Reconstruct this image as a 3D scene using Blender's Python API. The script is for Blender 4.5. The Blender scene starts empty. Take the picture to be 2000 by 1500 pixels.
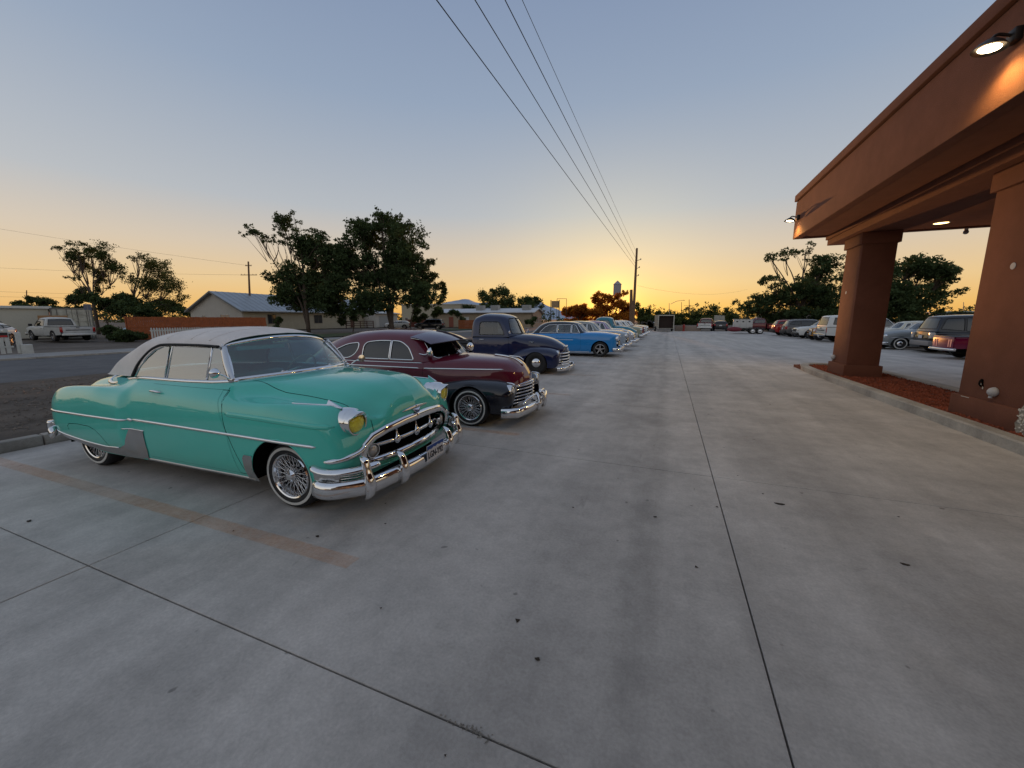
import bpy, bmesh, math, random
import numpy as np
from mathutils import Vector, Matrix
from mathutils.bvhtree import BVHTree
from mathutils.kdtree import KDTree
from mathutils.geometry import delaunay_2d_cdt

S = bpy.context.scene
COL = S.collection
rnd = random.Random(7)
R = math.radians

# ------------------------------------------------------------ camera
PITCH = R(9.4134); YAW = R(21.6635); CAMH = 1.6; FPX = 760.0
_r = np.array([math.cos(YAW), math.sin(YAW), 0.])
_f0 = np.array([-math.sin(YAW), math.cos(YAW), 0.])
_f = _f0*math.cos(PITCH) + np.array([0, 0, -math.sin(PITCH)])
_u = np.cross(_r, _f)
CAMP = np.array([0, 0, CAMH])
cd = bpy.data.cameras.new("camera"); cam = bpy.data.objects.new("camera", cd); COL.objects.link(cam)
cd.sensor_width = 36; cd.lens = 36*FPX/2000; cd.clip_start = 0.05; cd.clip_end = 20000
cam.location = CAMP
m = Matrix(((_r[0], _u[0], -_f[0]), (_r[1], _u[1], -_f[1]), (_r[2], _u[2], -_f[2])))
cam.rotation_euler = m.to_euler()
S.camera = cam

def at(x, y, depth):
    """world point at a given forward distance along a sight line of the survey"""
    d = _f + _r*(x-1000)/FPX + _u*(750-y)/FPX
    return CAMP + d*depth
def gnd(x, y, z=0.):
    d = _f + _r*(x-1000)/FPX + _u*(750-y)/FPX
    return CAMP + d*((z-CAMH)/d[2])

# ------------------------------------------------------------ sky, sun, exposure
SUN_AZ = math.atan2(0.137, 0.990)      # measured from +Y towards -X
SUN_EL = R(1.8)
sd = np.array([-math.sin(SUN_AZ)*math.cos(SUN_EL), math.cos(SUN_AZ)*math.cos(SUN_EL), math.sin(SUN_EL)])
W = bpy.data.worlds.new("World"); S.world = W; W.use_nodes = True
nt = W.node_tree; nt.nodes.clear()
def N_(t, typ, **kw):
    n = t.nodes.new(typ)
    for k, v in kw.items(): setattr(n, k, v)
    return n
def mth(t, op, a, b=None, c=None, clamp=False):
    n = t.nodes.new('ShaderNodeMath'); n.operation = op; n.use_clamp = clamp
    for i, v in enumerate((a, b, c)):
        if v is None: continue
        if isinstance(v, (int, float)): n.inputs[i].default_value = v
        else: t.links.new(v, n.inputs[i])
    return n.outputs[0]
def ramp(t, fac, stops, interp='LINEAR'):
    n = t.nodes.new('ShaderNodeValToRGB'); n.color_ramp.interpolation = interp
    el = n.color_ramp.elements
    while len(el) < len(stops): el.new(0.5)
    for e, (p, c) in zip(el, stops):
        e.position = p; e.color = (c[0], c[1], c[2], 1) if hasattr(c, '__len__') else (c, c, c, 1)
    if fac is not None: t.links.new(fac, n.inputs[0])
    return n.outputs[0]
def mix(t, fac, a, b, mode='MIX'):
    n = t.nodes.new('ShaderNodeMix'); n.data_type = 'RGBA'; n.blend_type = mode
    for s, v in ((n.inputs[0], fac), (n.inputs[6], a), (n.inputs[7], b)):
        if isinstance(v, (int, float)): s.default_value = v
        elif isinstance(v, (tuple, list)): s.default_value = (*v[:3], 1)
        else: t.links.new(v, s)
    return n.outputs[2]
tc = N_(nt, 'ShaderNodeTexCoord')
sx = N_(nt, 'ShaderNodeSeparateXYZ'); nt.links.new(tc.outputs['Generated'], sx.inputs[0])
z = mth(nt, 'MAXIMUM', sx.outputs[2], 0.0)
SUNWARD = [(0, (.90, .44, .09)), (.03, (.92, .54, .16)), (.08, (.88, .62, .31)), (.15, (.72, .60, .46)), (.24, (.50, .53, .565)), (.44, (.32, .40, .53)), (.60, (.245, .32, .47)), (1, (.28, .34, .45))]
AWAY = [(0, (.72, .60, .50)), (.06, (.82, .71, .57)), (.16, (.82, .77, .69)), (.3, (.66, .68, .71)), (.55, (.40, .46, .56)), (1, (.28, .34, .45))]
rs = ramp(nt, z, SUNWARD); ra = ramp(nt, z, AWAY)
hl = mth(nt, 'SQRT', mth(nt, 'ADD', mth(nt, 'MULTIPLY', sx.outputs[0], sx.outputs[0]), mth(nt, 'ADD', mth(nt, 'MULTIPLY', sx.outputs[1], sx.outputs[1]), 1e-5)))
az = mth(nt, 'DIVIDE', mth(nt, 'ADD', mth(nt, 'MULTIPLY', sx.outputs[0], -math.sin(SUN_AZ)), mth(nt, 'MULTIPLY', sx.outputs[1], math.cos(SUN_AZ))), hl)
tt = N_(nt, 'ShaderNodeMapRange', interpolation_type='SMOOTHSTEP')
nt.links.new(az, tt.inputs[0]); tt.inputs[1].default_value = -0.9; tt.inputs[2].default_value = 0.85
base = mix(nt, tt.outputs[0], ra, rs)
dv = N_(nt, 'ShaderNodeVectorMath', operation='DOT_PRODUCT'); nt.links.new(tc.outputs['Generated'], dv.inputs[0]); dv.inputs[1].default_value = tuple(sd)
dpos = mth(nt, 'MAXIMUM', dv.outputs['Value'], 0.0)
g1 = mth(nt, 'POWER', dpos, 34.0); g2 = mth(nt, 'POWER', dpos, 500.0)
gl = mix(nt, 1.0, mix(nt, g1, (0, 0, 0), (.26, .19, .02)), mix(nt, g2, (0, 0, 0), (.8, .42, .06)), 'ADD')
sky = N_(nt, 'ShaderNodeTexSky', sky_type='NISHITA'); sky.sun_disc = False
sky.sun_elevation = SUN_EL; sky.sun_rotation = -SUN_AZ
nish = mix(nt, 1.0, sky.outputs[0], (.05, .05, .05), 'MULTIPLY')
tot = mix(nt, 1.0, mix(nt, .93, nish, base), gl, 'ADD')
bg = N_(nt, 'ShaderNodeBackground'); nt.links.new(tot, bg.inputs[0]); bg.inputs[1].default_value = 1.0
wo = N_(nt, 'ShaderNodeOutputWorld'); nt.links.new(bg.outputs[0], wo.inputs[0])

sl = bpy.data.lights.new("sun", 'SUN'); so = bpy.data.objects.new("sun", sl); COL.objects.link(so)
sl.energy = 2.0; sl.angle = R(0.6); sl.color = (1.0, .42, .13)
so.rotation_euler = Vector(-sd).to_track_quat('-Z', 'Y').to_euler(); so.location = (0, 30, 30)
S.view_settings.view_transform = 'Standard'; S.view_settings.look = 'None'
S.view_settings.exposure = 0.0; S.view_settings.gamma = 1; S.view_settings.use_curve_mapping = False
S.cycles.max_bounces = 8; S.cycles.transparent_max_bounces = 12
S.cycles.caustics_reflective = False; S.cycles.caustics_refractive = False

# ------------------------------------------------------------ materials
MATS = {}
def mat(name, col, rough=.5, metal=0., coat=0., var=0., vscale=6., bump=0., bscale=40., spec=.5, trans=0., emit=None, estr=1., ior=1.45, alpha=1., var2=None, coatr=.03, cior=1.5):
    if name in MATS: return MATS[name]
    M = bpy.data.materials.new(name); M.use_nodes = True; t = M.node_tree
    b = t.nodes['Principled BSDF']
    b.inputs['Base Color'].default_value = (*col, 1); b.inputs['Roughness'].default_value = rough
    b.inputs['Metallic'].default_value = metal; b.inputs['Coat Weight'].default_value = coat; b.inputs['Coat Roughness'].default_value = coatr; b.inputs['Coat IOR'].default_value = cior
    b.inputs['Specular IOR Level'].default_value = spec; b.inputs['Transmission Weight'].default_value = trans; b.inputs['IOR'].default_value = ior
    b.inputs['Alpha'].default_value = alpha
    if emit is not None:
        b.inputs['Emission Color'].default_value = (*emit, 1); b.inputs['Emission Strength'].default_value = estr
    if var or bump:
        c = N_(t, 'ShaderNodeTexCoord'); out = c.outputs['Object']
    if var:
        n = N_(t, 'ShaderNodeTexNoise'); n.inputs['Scale'].default_value = vscale; n.inputs['Detail'].default_value = 6; n.inputs['Roughness'].default_value = .65
        t.links.new(out, n.inputs['Vector'])
        c2 = var2 if var2 else tuple(min(1, x*(1+var)) for x in col)
        c1 = tuple(x*(1-var) for x in col)
        t.links.new(ramp(t, n.outputs[0], [(.3, c1), (.7, c2)]), b.inputs['Base Color'])
    if bump:
        n = N_(t, 'ShaderNodeTexNoise'); n.inputs['Scale'].default_value = bscale; n.inputs['Detail'].default_value = 4
        t.links.new(out, n.inputs['Vector'])
        bp = N_(t, 'ShaderNodeBump'); bp.inputs['Strength'].default_value = bump; bp.inputs['Distance'].default_value = .01
        t.links.new(n.outputs[0], bp.inputs['Height']); t.links.new(bp.outputs[0], b.inputs['Normal'])
    MATS[name] = M; return M
CHROME = mat('chrome', (.78, .78, .79), .07, 1.)
CHROMED = mat('worn_chrome', (.6, .6, .61), .18, 1.)
STEEL = mat('stainless', (.52, .51, .50), .26, 1.)
BLACK = mat('black_rubber', (.018, .018, .018), .75)
DARK = mat('dark_underbody', (.008, .008, .008), .9, spec=.1)
TYRE = mat('tyre', (.016, .016, .017), .62, var=.3, vscale=20)
WHITEW = mat('whitewall', (.62, .61, .57), .6, var=.06, vscale=30)
ALLOY = mat('alloy', (.45, .45, .46), .3, 1.)
TAIL = mat('tail_lamp', (.35, .01, .012), .15, coat=1.)
LENS = mat('lamp_lens', (.75, .76, .74), .12, coat=1., metal=.3)
AMBER = mat('amber_lens', (.6, .2, .02), .2, coat=1.)
INTD = mat('dark_interior', (.02, .02, .022), .8)
SEAM = mat('panel_gap', (.004, .004, .004), .9, spec=0)
def glass(name, tint, alpha, rough=.0):
    """thin window pane: mirror-like surface over a tinted see-through pane"""
    if name in MATS: return MATS[name]
    M = bpy.data.materials.new(name); M.use_nodes = True; t = M.node_tree; t.nodes.clear()
    tr = N_(t, 'ShaderNodeBsdfTransparent'); tr.inputs[0].default_value = (*tint, 1)
    gl_ = N_(t, 'ShaderNodeBsdfGlossy'); gl_.inputs['Roughness'].default_value = rough; gl_.inputs[0].default_value = (.95, .95, .95, 1)
    fr = N_(t, 'ShaderNodeFresnel'); fr.inputs[0].default_value = 1.5
    ge_ = N_(t, 'ShaderNodeNewGeometry'); t.links.new(mth(t, 'ADD', 1.5, mth(t, 'MULTIPLY', ge_.outputs['Backfacing'], 1/1.5-1.5)), fr.inputs[0])
    k = mth(t, 'ADD', mth(t, 'MULTIPLY', fr.outputs[0], 1.25), alpha, clamp=True)
    mx = N_(t, 'ShaderNodeMixShader'); t.links.new(k, mx.inputs[0]); t.links.new(tr.outputs[0], mx.inputs[1]); t.links.new(gl_.outputs[0], mx.inputs[2])
    o = N_(t, 'ShaderNodeOutputMaterial'); t.links.new(mx.outputs[0], o.inputs[0])
    MATS[name] = M; return M
GLASS = glass('window_glass', (.42, .46, .46), .05)
GLASST = glass('aqua_window_glass', (.40, .66, .68), .10)
GLASSD = glass('dark_tinted_glass', (.07, .075, .08), .03)
def paint(name, col, rough=.35, metal=0., flake=.0):
    return mat('paint_'+name, col, rough, metal, coat=1., var=.04, vscale=1.5, coatr=.012, cior=1.55, spec=.12)

# ------------------------------------------------------------ object helpers
def tag(o, label=None, cat=None, group=None, kind=None):
    if label: o['label'] = label
    if cat: o['category'] = cat
    if group: o['group'] = group
    if kind: o['kind'] = kind
    return o
def root(name, label, cat, loc=(0, 0, 0), rz=0., group=None):
    o = bpy.data.objects.new(name, None); COL.objects.link(o); o.location = tuple(float(v) for v in loc); o.rotation_euler = (0, 0, rz)
    o.empty_display_size = .2
    return tag(o, label, cat, group)
def copy_tree(o, parent=None):
    c = o.copy(); COL.objects.link(c); c.parent = parent
    for k in ('label', 'group', 'category'):
        if parent is None and k in c: del c[k]
    for ch in list(o.children): copy_tree(ch, c)
    return c
def mk(name, V, F, mats, parent=None, smooth=False, N=None, fm=None, loc=None, flat_angle=None):
    me = bpy.data.meshes.new(name)
    V = np.asarray(V, float).reshape(-1, 3)
    me.from_pydata(V.tolist(), [], [list(map(int, f)) for f in F])
    if not isinstance(mats, (list, tuple)): mats = [mats]
    for m_ in mats: me.materials.append(m_)
    if fm is not None: me.polygons.foreach_set('material_index', np.asarray(fm, dtype=np.int32))
    me.polygons.foreach_set('use_smooth', [bool(smooth)]*len(me.polygons))
    me.update()
    if smooth and N is not None: me.normals_split_custom_set_from_vertices([tuple(n) for n in N])
    elif smooth and smooth is not True: me.set_sharp_from_angle(angle=R(smooth))
    o = bpy.data.objects.new(name, me); COL.objects.link(o)
    if parent is not None: o.parent = parent
    if loc is not None: o.location = tuple(float(v) for v in loc)
    return o
class G:
    """collects simple solids into one mesh"""
    def __init__(s): s.V = []; s.F = []; s.fm = []; s.n = 0; s.m = 0
    def add(s, V, F):
        s.V.append(np.asarray(V, float).reshape(-1, 3)); s.F += [[i+s.n for i in f] for f in F]; s.fm += [s.m]*len(F); s.n += len(s.V[-1]); return s
    def box(s, x0, x1, y0, y1, z0, z1):
        V = [(x, y, z) for x in (x0, x1) for y in (y0, y1) for z in (z0, z1)]
        return s.add(V, [(0, 1, 3, 2), (4, 6, 7, 5), (0, 4, 5, 1), (2, 3, 7, 6), (0, 2, 6, 4), (1, 5, 7, 3)])
    def bbox(s, x0, x1, y0, y1, z0, z1, b=.01, seg=2):
        bm = bmesh.new(); bmesh.ops.create_cube(bm, size=1.)
        for v in bm.verts: v.co = Vector(((x0+x1)/2+v.co.x*(x1-x0), (y0+y1)/2+v.co.y*(y1-y0), (z0+z1)/2+v.co.z*(z1-z0)))
        bmesh.ops.bevel(bm, geom=list(bm.edges), offset=b, segments=seg, profile=.5, affect='EDGES')
        bm.verts.index_update(); V = [tuple(v.co) for v in bm.verts]; F = [[v.index for v in f.verts] for f in bm.faces]; bm.free()
        return s.add(V, F)
    def tube(s, P, r, n=8, caps=True):
        P = np.asarray(P, float); k = len(P); rr = np.full(k, r) if np.isscalar(r) else np.asarray(r, float)
        T = np.gradient(P, axis=0); T /= np.linalg.norm(T, axis=1)[:, None]+1e-9
        ref = np.array([0, 0, 1.]) if abs(T[0][2]) < .9 else np.array([1., 0, 0])
        V = []
        for i in range(k):
            a = np.cross(T[i], ref)
            if np.linalg.norm(a) < 1e-4: a = np.cross(T[i], [0.3, 1, 0.1])
            a /= np.linalg.norm(a); b = np.cross(T[i], a)
            for j in range(n):
                th = 2*math.pi*j/n; V.append(P[i]+rr[i]*(math.cos(th)*a+math.sin(th)*b))
        F = [(i*n+j, i*n+(j+1) % n, (i+1)*n+(j+1) % n, (i+1)*n+j) for i in range(k-1) for j in range(n)]
        if caps: F += [list(range(n))[::-1], [(k-1)*n+j for j in range(n)]]
        return s.add(V, F)
    def sweep(s, P, Nn, w, h, n=8, closed=False, lift=0.):
        """elliptic bead of half-width w, half-height h laid along P with surface normals Nn"""
        P = np.asarray(P, float); Nn = np.asarray(Nn, float); k = len(P)
        if closed: T = np.roll(P, -1, 0)-np.roll(P, 1, 0)
        else: T = np.gradient(P, axis=0)
        T /= np.linalg.norm(T, axis=1)[:, None]+1e-9
        B = np.cross(T, Nn); B /= np.linalg.norm(B, axis=1)[:, None]+1e-9
        w = np.full(k, w) if np.isscalar(w) else np.asarray(w); h = np.full(k, h) if np.isscalar(h) else np.asarray(h)
        V = []
        for i in range(k):
            for j in range(n):
                th = 2*math.pi*j/n; V.append(P[i]+Nn[i]*lift+w[i]*math.cos(th)*B[i]+h[i]*math.sin(th)*Nn[i])
        kk = k if closed else k-1
        F = [(i*n+j, i*n+(j+1) % n, ((i+1) % k)*n+(j+1) % n, ((i+1) % k)*n+j) for i in range(kk) for j in range(n)]
        if not closed: F += [list(range(n))[::-1], [(k-1)*n+j for j in range(n)]]
        return s.add(V, F)
    def lathe(s, prof, c, ax, n=24, up=None, arc=(0, 360)):
        """prof = [(radius, offset along axis)]"""
        ax = np.asarray(ax, float); ax /= np.linalg.norm(ax); c = np.asarray(c, float)
        a = np.cross(ax, [0, 0, 1.]) if abs(ax[2]) < .9 else np.cross(ax, [1., 0, 0])
        a /= np.linalg.norm(a); b = np.cross(ax, a); k = len(prof); full = abs(arc[1]-arc[0]) >= 360
        nn = n if full else n+1; V = []
        for r_, o_ in prof:
            for j in range(nn):
                th = R(arc[0]+(arc[1]-arc[0])*j/n); V.append(c+ax*o_+r_*(math.cos(th)*a+math.sin(th)*b))
        F = []
        for i in range(k-1):
            for j in range(n):
                j2 = (j+1) % nn; F.append((i*nn+j, i*nn+j2, (i+1)*nn+j2, (i+1)*nn+j))
        return s.add(V, F)
    def ell(s, c, r, n=16, m=8):
        V = []; F = []
        for i in range(m+1):
            ph = math.pi*i/m
            for j in range(n):
                th = 2*math.pi*j/n; V.append((c[0]+r[0]*math.sin(ph)*math.cos(th), c[1]+r[1]*math.sin(ph)*math.sin(th), c[2]+r[2]*math.cos(ph)))
        for i in range(m):
            for j in range(n): F.append((i*n+j, i*n+(j+1) % n, (i+1)*n+(j+1) % n, (i+1)*n+j)[::-1])
        return s.add(V, F)
    def prism(s, poly, d0, d1, axis='y'):
        """polygon extruded along an axis; poly in the two other coordinates"""
        k = len(poly); V = []
        for d in (d0, d1):
            for (a, b) in poly:
                V.append({'y': (a, d, b), 'x': (d, a, b), 'z': (a, b, d)}[axis])
        F = [list(range(k)), list(range(2*k-1, k-1, -1))]+[(i, i+k, (i+1) % k+k, (i+1) % k) for i in range(k)]
        return s.add(V, F)
    def mirror(s):
        n0 = s.n; V = np.vstack(s.V); V2 = V*np.array([1, -1, 1]); F2 = [[i for i in f[::-1]] for f in s.F]; fm = list(s.fm)
        s.V.append(V2); s.F += [[i+n0 for i in f] for f in F2]; s.fm += fm; s.n += len(V2); return s
    def xf(s, M4):
        V = np.vstack(s.V); V = (np.array(M4.to_3x3()) @ V.T).T+np.array(M4.translation); s.V = [V]; return s
    def obj(s, name, mats, parent=None, smooth=False, loc=None, fixn=False):
        V = np.vstack(s.V) if s.V else np.zeros((0, 3))
        if fixn:
            bm = bmesh.new(); vs = [bm.verts.new(v) for v in V]
            for f, m_ in zip(s.F, s.fm):
                try: q = bm.faces.new([vs[i] for i in f]); q.material_index = m_
                except ValueError: pass
            bmesh.ops.recalc_face_normals(bm, faces=list(bm.faces)); bm.verts.index_update()
            V = [tuple(v.co) for v in bm.verts]; F = [[v.index for v in f.verts] for f in bm.faces]; fm = [f.material_index for f in bm.faces]; bm.free()
            return mk(name, V, F, mats, parent, smooth, fm=fm, loc=loc)
        return mk(name, V, s.F, mats, parent, smooth, fm=s.fm, loc=loc)
def text_mesh(s, size, mat_, parent, M4, name='lettering', depth=.002, sx_=1., bold=0.):
    cu = bpy.data.curves.new('txt', 'FONT'); cu.body = s; cu.size = size; cu.extrude = depth; cu.align_x = 'CENTER'; cu.align_y = 'CENTER'; cu.resolution_u = 3; cu.offset = bold
    o = bpy.data.objects.new('txt', cu); COL.objects.link(o); dg = bpy.context.evaluated_depsgraph_get()
    me = bpy.data.meshes.new_from_object(o.evaluated_get(dg)); bpy.data.objects.remove(o)
    me.transform(M4 @ Matrix.Diagonal((sx_, 1, 1, 1))); me.materials.clear(); me.materials.append(mat_)
    q = bpy.data.objects.new(name, me); COL.objects.link(q); q.parent = parent; return q
# ------------------------------------------------------------ curved body shells
def pchip(t, y, tt):
    t = np.asarray(t, float); y = np.asarray(y, float); tt = np.asarray(tt, float)
    sh = y.shape[1:]; y = y.reshape(len(t), -1); h = np.diff(t)[:, None]; d = np.diff(y, axis=0)/h
    m_ = np.zeros_like(y); m_[0] = d[0]; m_[-1] = d[-1]
    if len(t) > 2:
        a, b = d[:-1], d[1:]; w1 = 2*h[1:]+h[:-1]; w2 = h[1:]+2*h[:-1]
        with np.errstate(divide='ignore', invalid='ignore'):
            hm = (w1+w2)/(w1/a+w2/b)
        m_[1:-1] = np.where(a*b > 0, hm, 0)
        m_ = np.nan_to_num(m_)
    i = np.clip(np.searchsorted(t, tt, 'right')-1, 0, len(t)-2); hh = (t[i+1]-t[i])[:, None]; u = ((tt-t[i])[:, None])/hh
    r = (2*u**3-3*u**2+1)*y[i]+(u**3-2*u**2+u)*hh*m_[i]+(-2*u**3+3*u**2)*y[i+1]+(u**3-u**2)*hh*m_[i+1]
    return r.reshape((len(tt),)+sh)
def curve(pts, n):
    pts = np.asarray(pts, float); t = np.r_[0, np.cumsum(np.linalg.norm(np.diff(pts, axis=0), axis=1))]
    return pchip(t, pts, np.linspace(0, t[-1], n))
def poly_sample(poly, step=.03, closed=True):
    out = []; k = len(poly)
    for i in range(k if closed else k-1):
        a = np.array(poly[i], float); b = np.array(poly[(i+1) % k], float); n = max(1, int(np.linalg.norm(b-a)/step))
        for j in range(n): out.append(a+(b-a)*j/n)
    if not closed: out.append(np.array(poly[-1], float))
    return np.array(out)
def rpoly(pts, r=.04, n=4):
    """round the corners of a polygon; each corner may carry its own radius as a third value"""
    out = []; k = len(pts)
    for i in range(k):
        p = np.array(pts[i][:2], float); rr = pts[i][2] if len(pts[i]) > 2 else r
        a = np.array(pts[i-1][:2], float); b = np.array(pts[(i+1) % k][:2], float)
        da = (a-p); db = (b-p); la = np.linalg.norm(da); lb = np.linalg.norm(db); rr = min(rr, la*.49, lb*.49)
        if rr < 1e-3: out.append(tuple(p)); continue
        p0 = p+da/la*rr; p1 = p+db/lb*rr
        for j in range(n+1):
            u = j/n; out.append(tuple((1-u)**2*p0+2*u*(1-u)*p+u*u*p1))
    return out
def dense_net(net, nr, nc, smooth=2):
    net = np.asarray(net, float)
    tr = np.r_[0, np.cumsum(np.linalg.norm(np.diff(net, axis=0), axis=2).mean(1)+1e-6)]
    tcn = np.r_[0, np.cumsum(np.linalg.norm(np.diff(net, axis=1), axis=2).mean(0)+1e-6)]
    A = pchip(tr, net, np.linspace(0, tr[-1], nr))
    B = pchip(tcn, A.transpose(1, 0, 2), np.linspace(0, tcn[-1], nc)).transpose(1, 0, 2)
    for _ in range(smooth):
        C_ = B.copy(); C_[1:-1] = .25*B[:-2]+.5*B[1:-1]+.25*B[2:]; B2 = C_.copy(); B2[:, 1:-1] = .25*C_[:, :-2]+.5*C_[:, 1:-1]+.25*C_[:, 2:]; B = B2
    return B
AX = {'y': (0, 2, 1), 'x': (1, 2, 0), 'z': (0, 1, 2)}
class Shell:
    """half body surface (y>=0); rows run tail to nose, columns from the sill up to the centre line"""
    def __init__(s, net, nr=110, nc=56, smooth=2, ycen=True):
        g = dense_net(net, nr, nc, smooth)
        if ycen: g[:, -1, 1] = 0
        s.g = g; nr, nc = g.shape[:2]
        s.V = g.reshape(-1, 3)
        s.F = [(i*nc+j, (i+1)*nc+j, (i+1)*nc+j+1, i*nc+j+1) for i in range(nr-1) for j in range(nc-1)]
        du = np.gradient(g, axis=0); dw = np.gradient(g, axis=1); n = np.cross(du, dw)
        ln = np.linalg.norm(n, axis=2)
        n = n/(ln[..., None]+1e-12)
        if ycen:
            n[:, -1, 1] = 0
            n /= (np.linalg.norm(n, axis=2)[..., None]+1e-12)
        cen = np.array([g[..., 0].mean(), 0, .6])
        if (n*(g-cen)).sum(2).mean() < 0: n = -n; s.F = [f[::-1] for f in s.F]
        for _ in range(2):
            n2 = n.copy(); n2[1:-1] = .25*n[:-2]+.5*n[1:-1]+.25*n[2:]; n = n2
        n /= (np.linalg.norm(n, axis=2)[..., None]+1e-12)
        s.N = n.reshape(-1, 3)
        good = ln.reshape(-1) > 1e-7
        s.bvh = BVHTree.FromPolygons([tuple(v) for v in s.V], s.F)
        s.kd = KDTree(int(good.sum())); s.ki = []
        for i in np.nonzero(good)[0]: s.kd.insert(s.V[i], len(s.ki)); s.ki.append(i)
        s.kd.balance()
        s.bm = bmesh.new(); s.lay = s.bm.faces.layers.int.new('p')
        vs = [s.bm.verts.new(v) for v in s.V]
        for f in s.F:
            try: s.bm.faces.new([vs[i] for i in f])
            except ValueError: pass
        bmesh.ops.remove_doubles(s.bm, verts=list(s.bm.verts), dist=1e-6)
    def nrm(s, p):
        acc = np.zeros(3)
        for co, i, d in s.kd.find_n(Vector(p), 4): acc += s.N[s.ki[i]]/(d+1e-3)
        return acc/(np.linalg.norm(acc)+1e-9)
    def proj(s, a, b, axis='y', back=False):
        if (axis == 'x' and a < 0) or (axis == 'z' and b < 0):
            p, n = s.proj(abs(a) if axis == 'x' else a, abs(b) if axis == 'z' else b, axis, back)
            return p*[1, -1, 1], n*[1, -1, 1]
        i, j, k = AX[axis]; o = [0, 0, 0]; o[i] = a; o[j] = b; o[k] = -6. if back else 6.; d = [0, 0, 0]; d[k] = 1. if back else -1.
        co, n, idx, dist = s.bvh.ray_cast(Vector(o), Vector(d))
        if co is None:
            o[k] = .7 if not back else -.7
            if axis == 'x': o[k] *= 3
            co, n, idx, dist = s.bvh.find_nearest(Vector(o))
        p = np.array(co); return p, s.nrm(p)
    def line(s, pts, axis='y', step=.04, closed=False, back=False):
        q = poly_sample(pts, step, closed); P = []; Nn = []
        for a, b in q:
            p, n = s.proj(a, b, axis, back); P.append(p); Nn.append(n)
        return np.array(P), np.array(Nn)
    def cut(s, poly, pid, axis='y', cond=None, src=0):
        """split the faces inside a convex polygon off as piece pid"""
        i, j, k = AX[axis]; bm = s.bm; lay = s.lay
        poly = [np.array(p[:2], float) for p in poly]
        ar = sum(a[0]*b[1]-a[1]*b[0] for a, b in zip(poly, poly[1:]+poly[:1]))
        if ar < 0: poly = poly[::-1]
        lo = np.min(poly, axis=0)-.1; hi = np.max(poly, axis=0)+.1
        F = []
        for f in bm.faces:
            if f[lay] != src: continue
            if cond and not cond(f.calc_center_median()): continue
            if any(lo[0] <= v.co[i] <= hi[0] and lo[1] <= v.co[j] <= hi[1] for v in f.verts): F.append(f)
        for a, b in zip(poly, poly[1:]+poly[:1]):
            if np.linalg.norm(b-a) < 1e-5: continue
            nn = [0, 0, 0]; nn[i] = (b-a)[1]; nn[j] = -(b-a)[0]; nn = Vector(nn).normalized()   # outward
            co = [0, 0, 0]; co[i] = a[0]; co[j] = a[1]; co = Vector(co)
            E = set(e for f in F for e in f.edges); Vv = set(v for f in F for v in f.verts)
            ret = bmesh.ops.bisect_plane(bm, geom=list(F)+list(E)+list(Vv), dist=1e-5, plane_co=co, plane_no=nn)
            F2 = set(g_ for g_ in ret['geom'] if isinstance(g_, bmesh.types.BMFace)) | set(f for f in F if f.is_valid)
            F = [f for f in F2 if (f.calc_center_median()-co).dot(nn) < 0]
            if not F: break
        for f in F: f[lay] = pid
        return len(F)
    def drop(s, pid):
        L = [f for f in s.bm.faces if f[s.lay] == pid]; bmesh.ops.delete(s.bm, geom=L, context='FACES')
    def piece(s, pid, inset=0.):
        F = [f for f in s.bm.faces if f[s.lay] == pid]; idx = {}; V = []; FF = []; Nn = []
        for f in F:
            q = []
            for v in f.verts:
                if v.index < 0 or v not in idx: idx[v] = len(V); V.append(np.array(v.co)); Nn.append(s.nrm(v.co))
                q.append(idx[v])
            FF.append(q)
        V = np.array(V).reshape(-1, 3); Nn = np.array(Nn).reshape(-1, 3)
        if inset and len(V): V = V-Nn*inset
        return V, FF, Nn
    def emit(s, pid, name, mats, parent, how='join', inset=0., label=None):
        V, F, Nn = s.piece(pid, inset)
        if not len(F): return []
        V2 = V*[1, -1, 1]; N2 = Nn*[1, -1, 1]; F2 = [f[::-1] for f in F]; out = []
        if how == 'join':
            k = len(V); out.append(mk(name, np.vstack([V, V2]), F+[[i+k for i in f] for f in F2], mats, parent, True, np.vstack([Nn, N2])))
        else:
            out.append(mk(name, V2, F2, mats, parent, True, N2)); out.append(mk(name, V, F, mats, parent, True, Nn))
        if label:
            for o in out: o['label'] = label
        return out
def ring_trim(sh, poly, mat_, parent, name, r=.012, h=.008, axis='y', both=True, back=False, step=.03, lift=0., n=6):
    P, Nn = sh.line(poly, axis, step, closed=True, back=back); out = []
    for sg in ((-1, 1) if both else (1,)):
        g = G(); g.sweep(P*[1, sg, 1], Nn*[1, sg, 1], r, h, n, closed=True, lift=lift); out.append(g.obj(name, mat_, parent, smooth=True))
    return out
def bead(sh, pts, mat_, parent, name, w=.01, h=.006, axis='y', both=True, lift=0., taper=True, n=8, step=.04, joined=False):
    P, Nn = sh.line(pts, axis, step); out = []; k = len(P); ww = np.full(k, float(w)); hh = np.full(k, float(h))
    if taper: ww[0] *= .3; ww[-1] *= .3; hh[0] *= .3; hh[-1] *= .3
    if joined:
        g = G(); g.sweep(P, Nn, ww, hh, n, lift=lift); g.mirror(); return [g.obj(name, mat_, parent, smooth=True)]
    for sg in ((-1, 1) if both else (1,)):
        g = G(); g.sweep(P*[1, sg, 1], Nn*[1, sg, 1], ww, hh, n, lift=lift); out.append(g.obj(name, mat_, parent, smooth=True))
    return out
def seam(sh, pts, parent, axis='y', w=.004, closed=False, both=True, rnd_=0, g=None):
    P, Nn = sh.line(pts, axis, .03, closed=closed)
    gg = g or G(); gg.sweep(P, Nn, w, .0016, 4, closed=closed)
    if both: gg.sweep(P*[1, -1, 1], Nn*[1, -1, 1], w, .0016, 4, closed=closed)
    return gg

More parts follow.
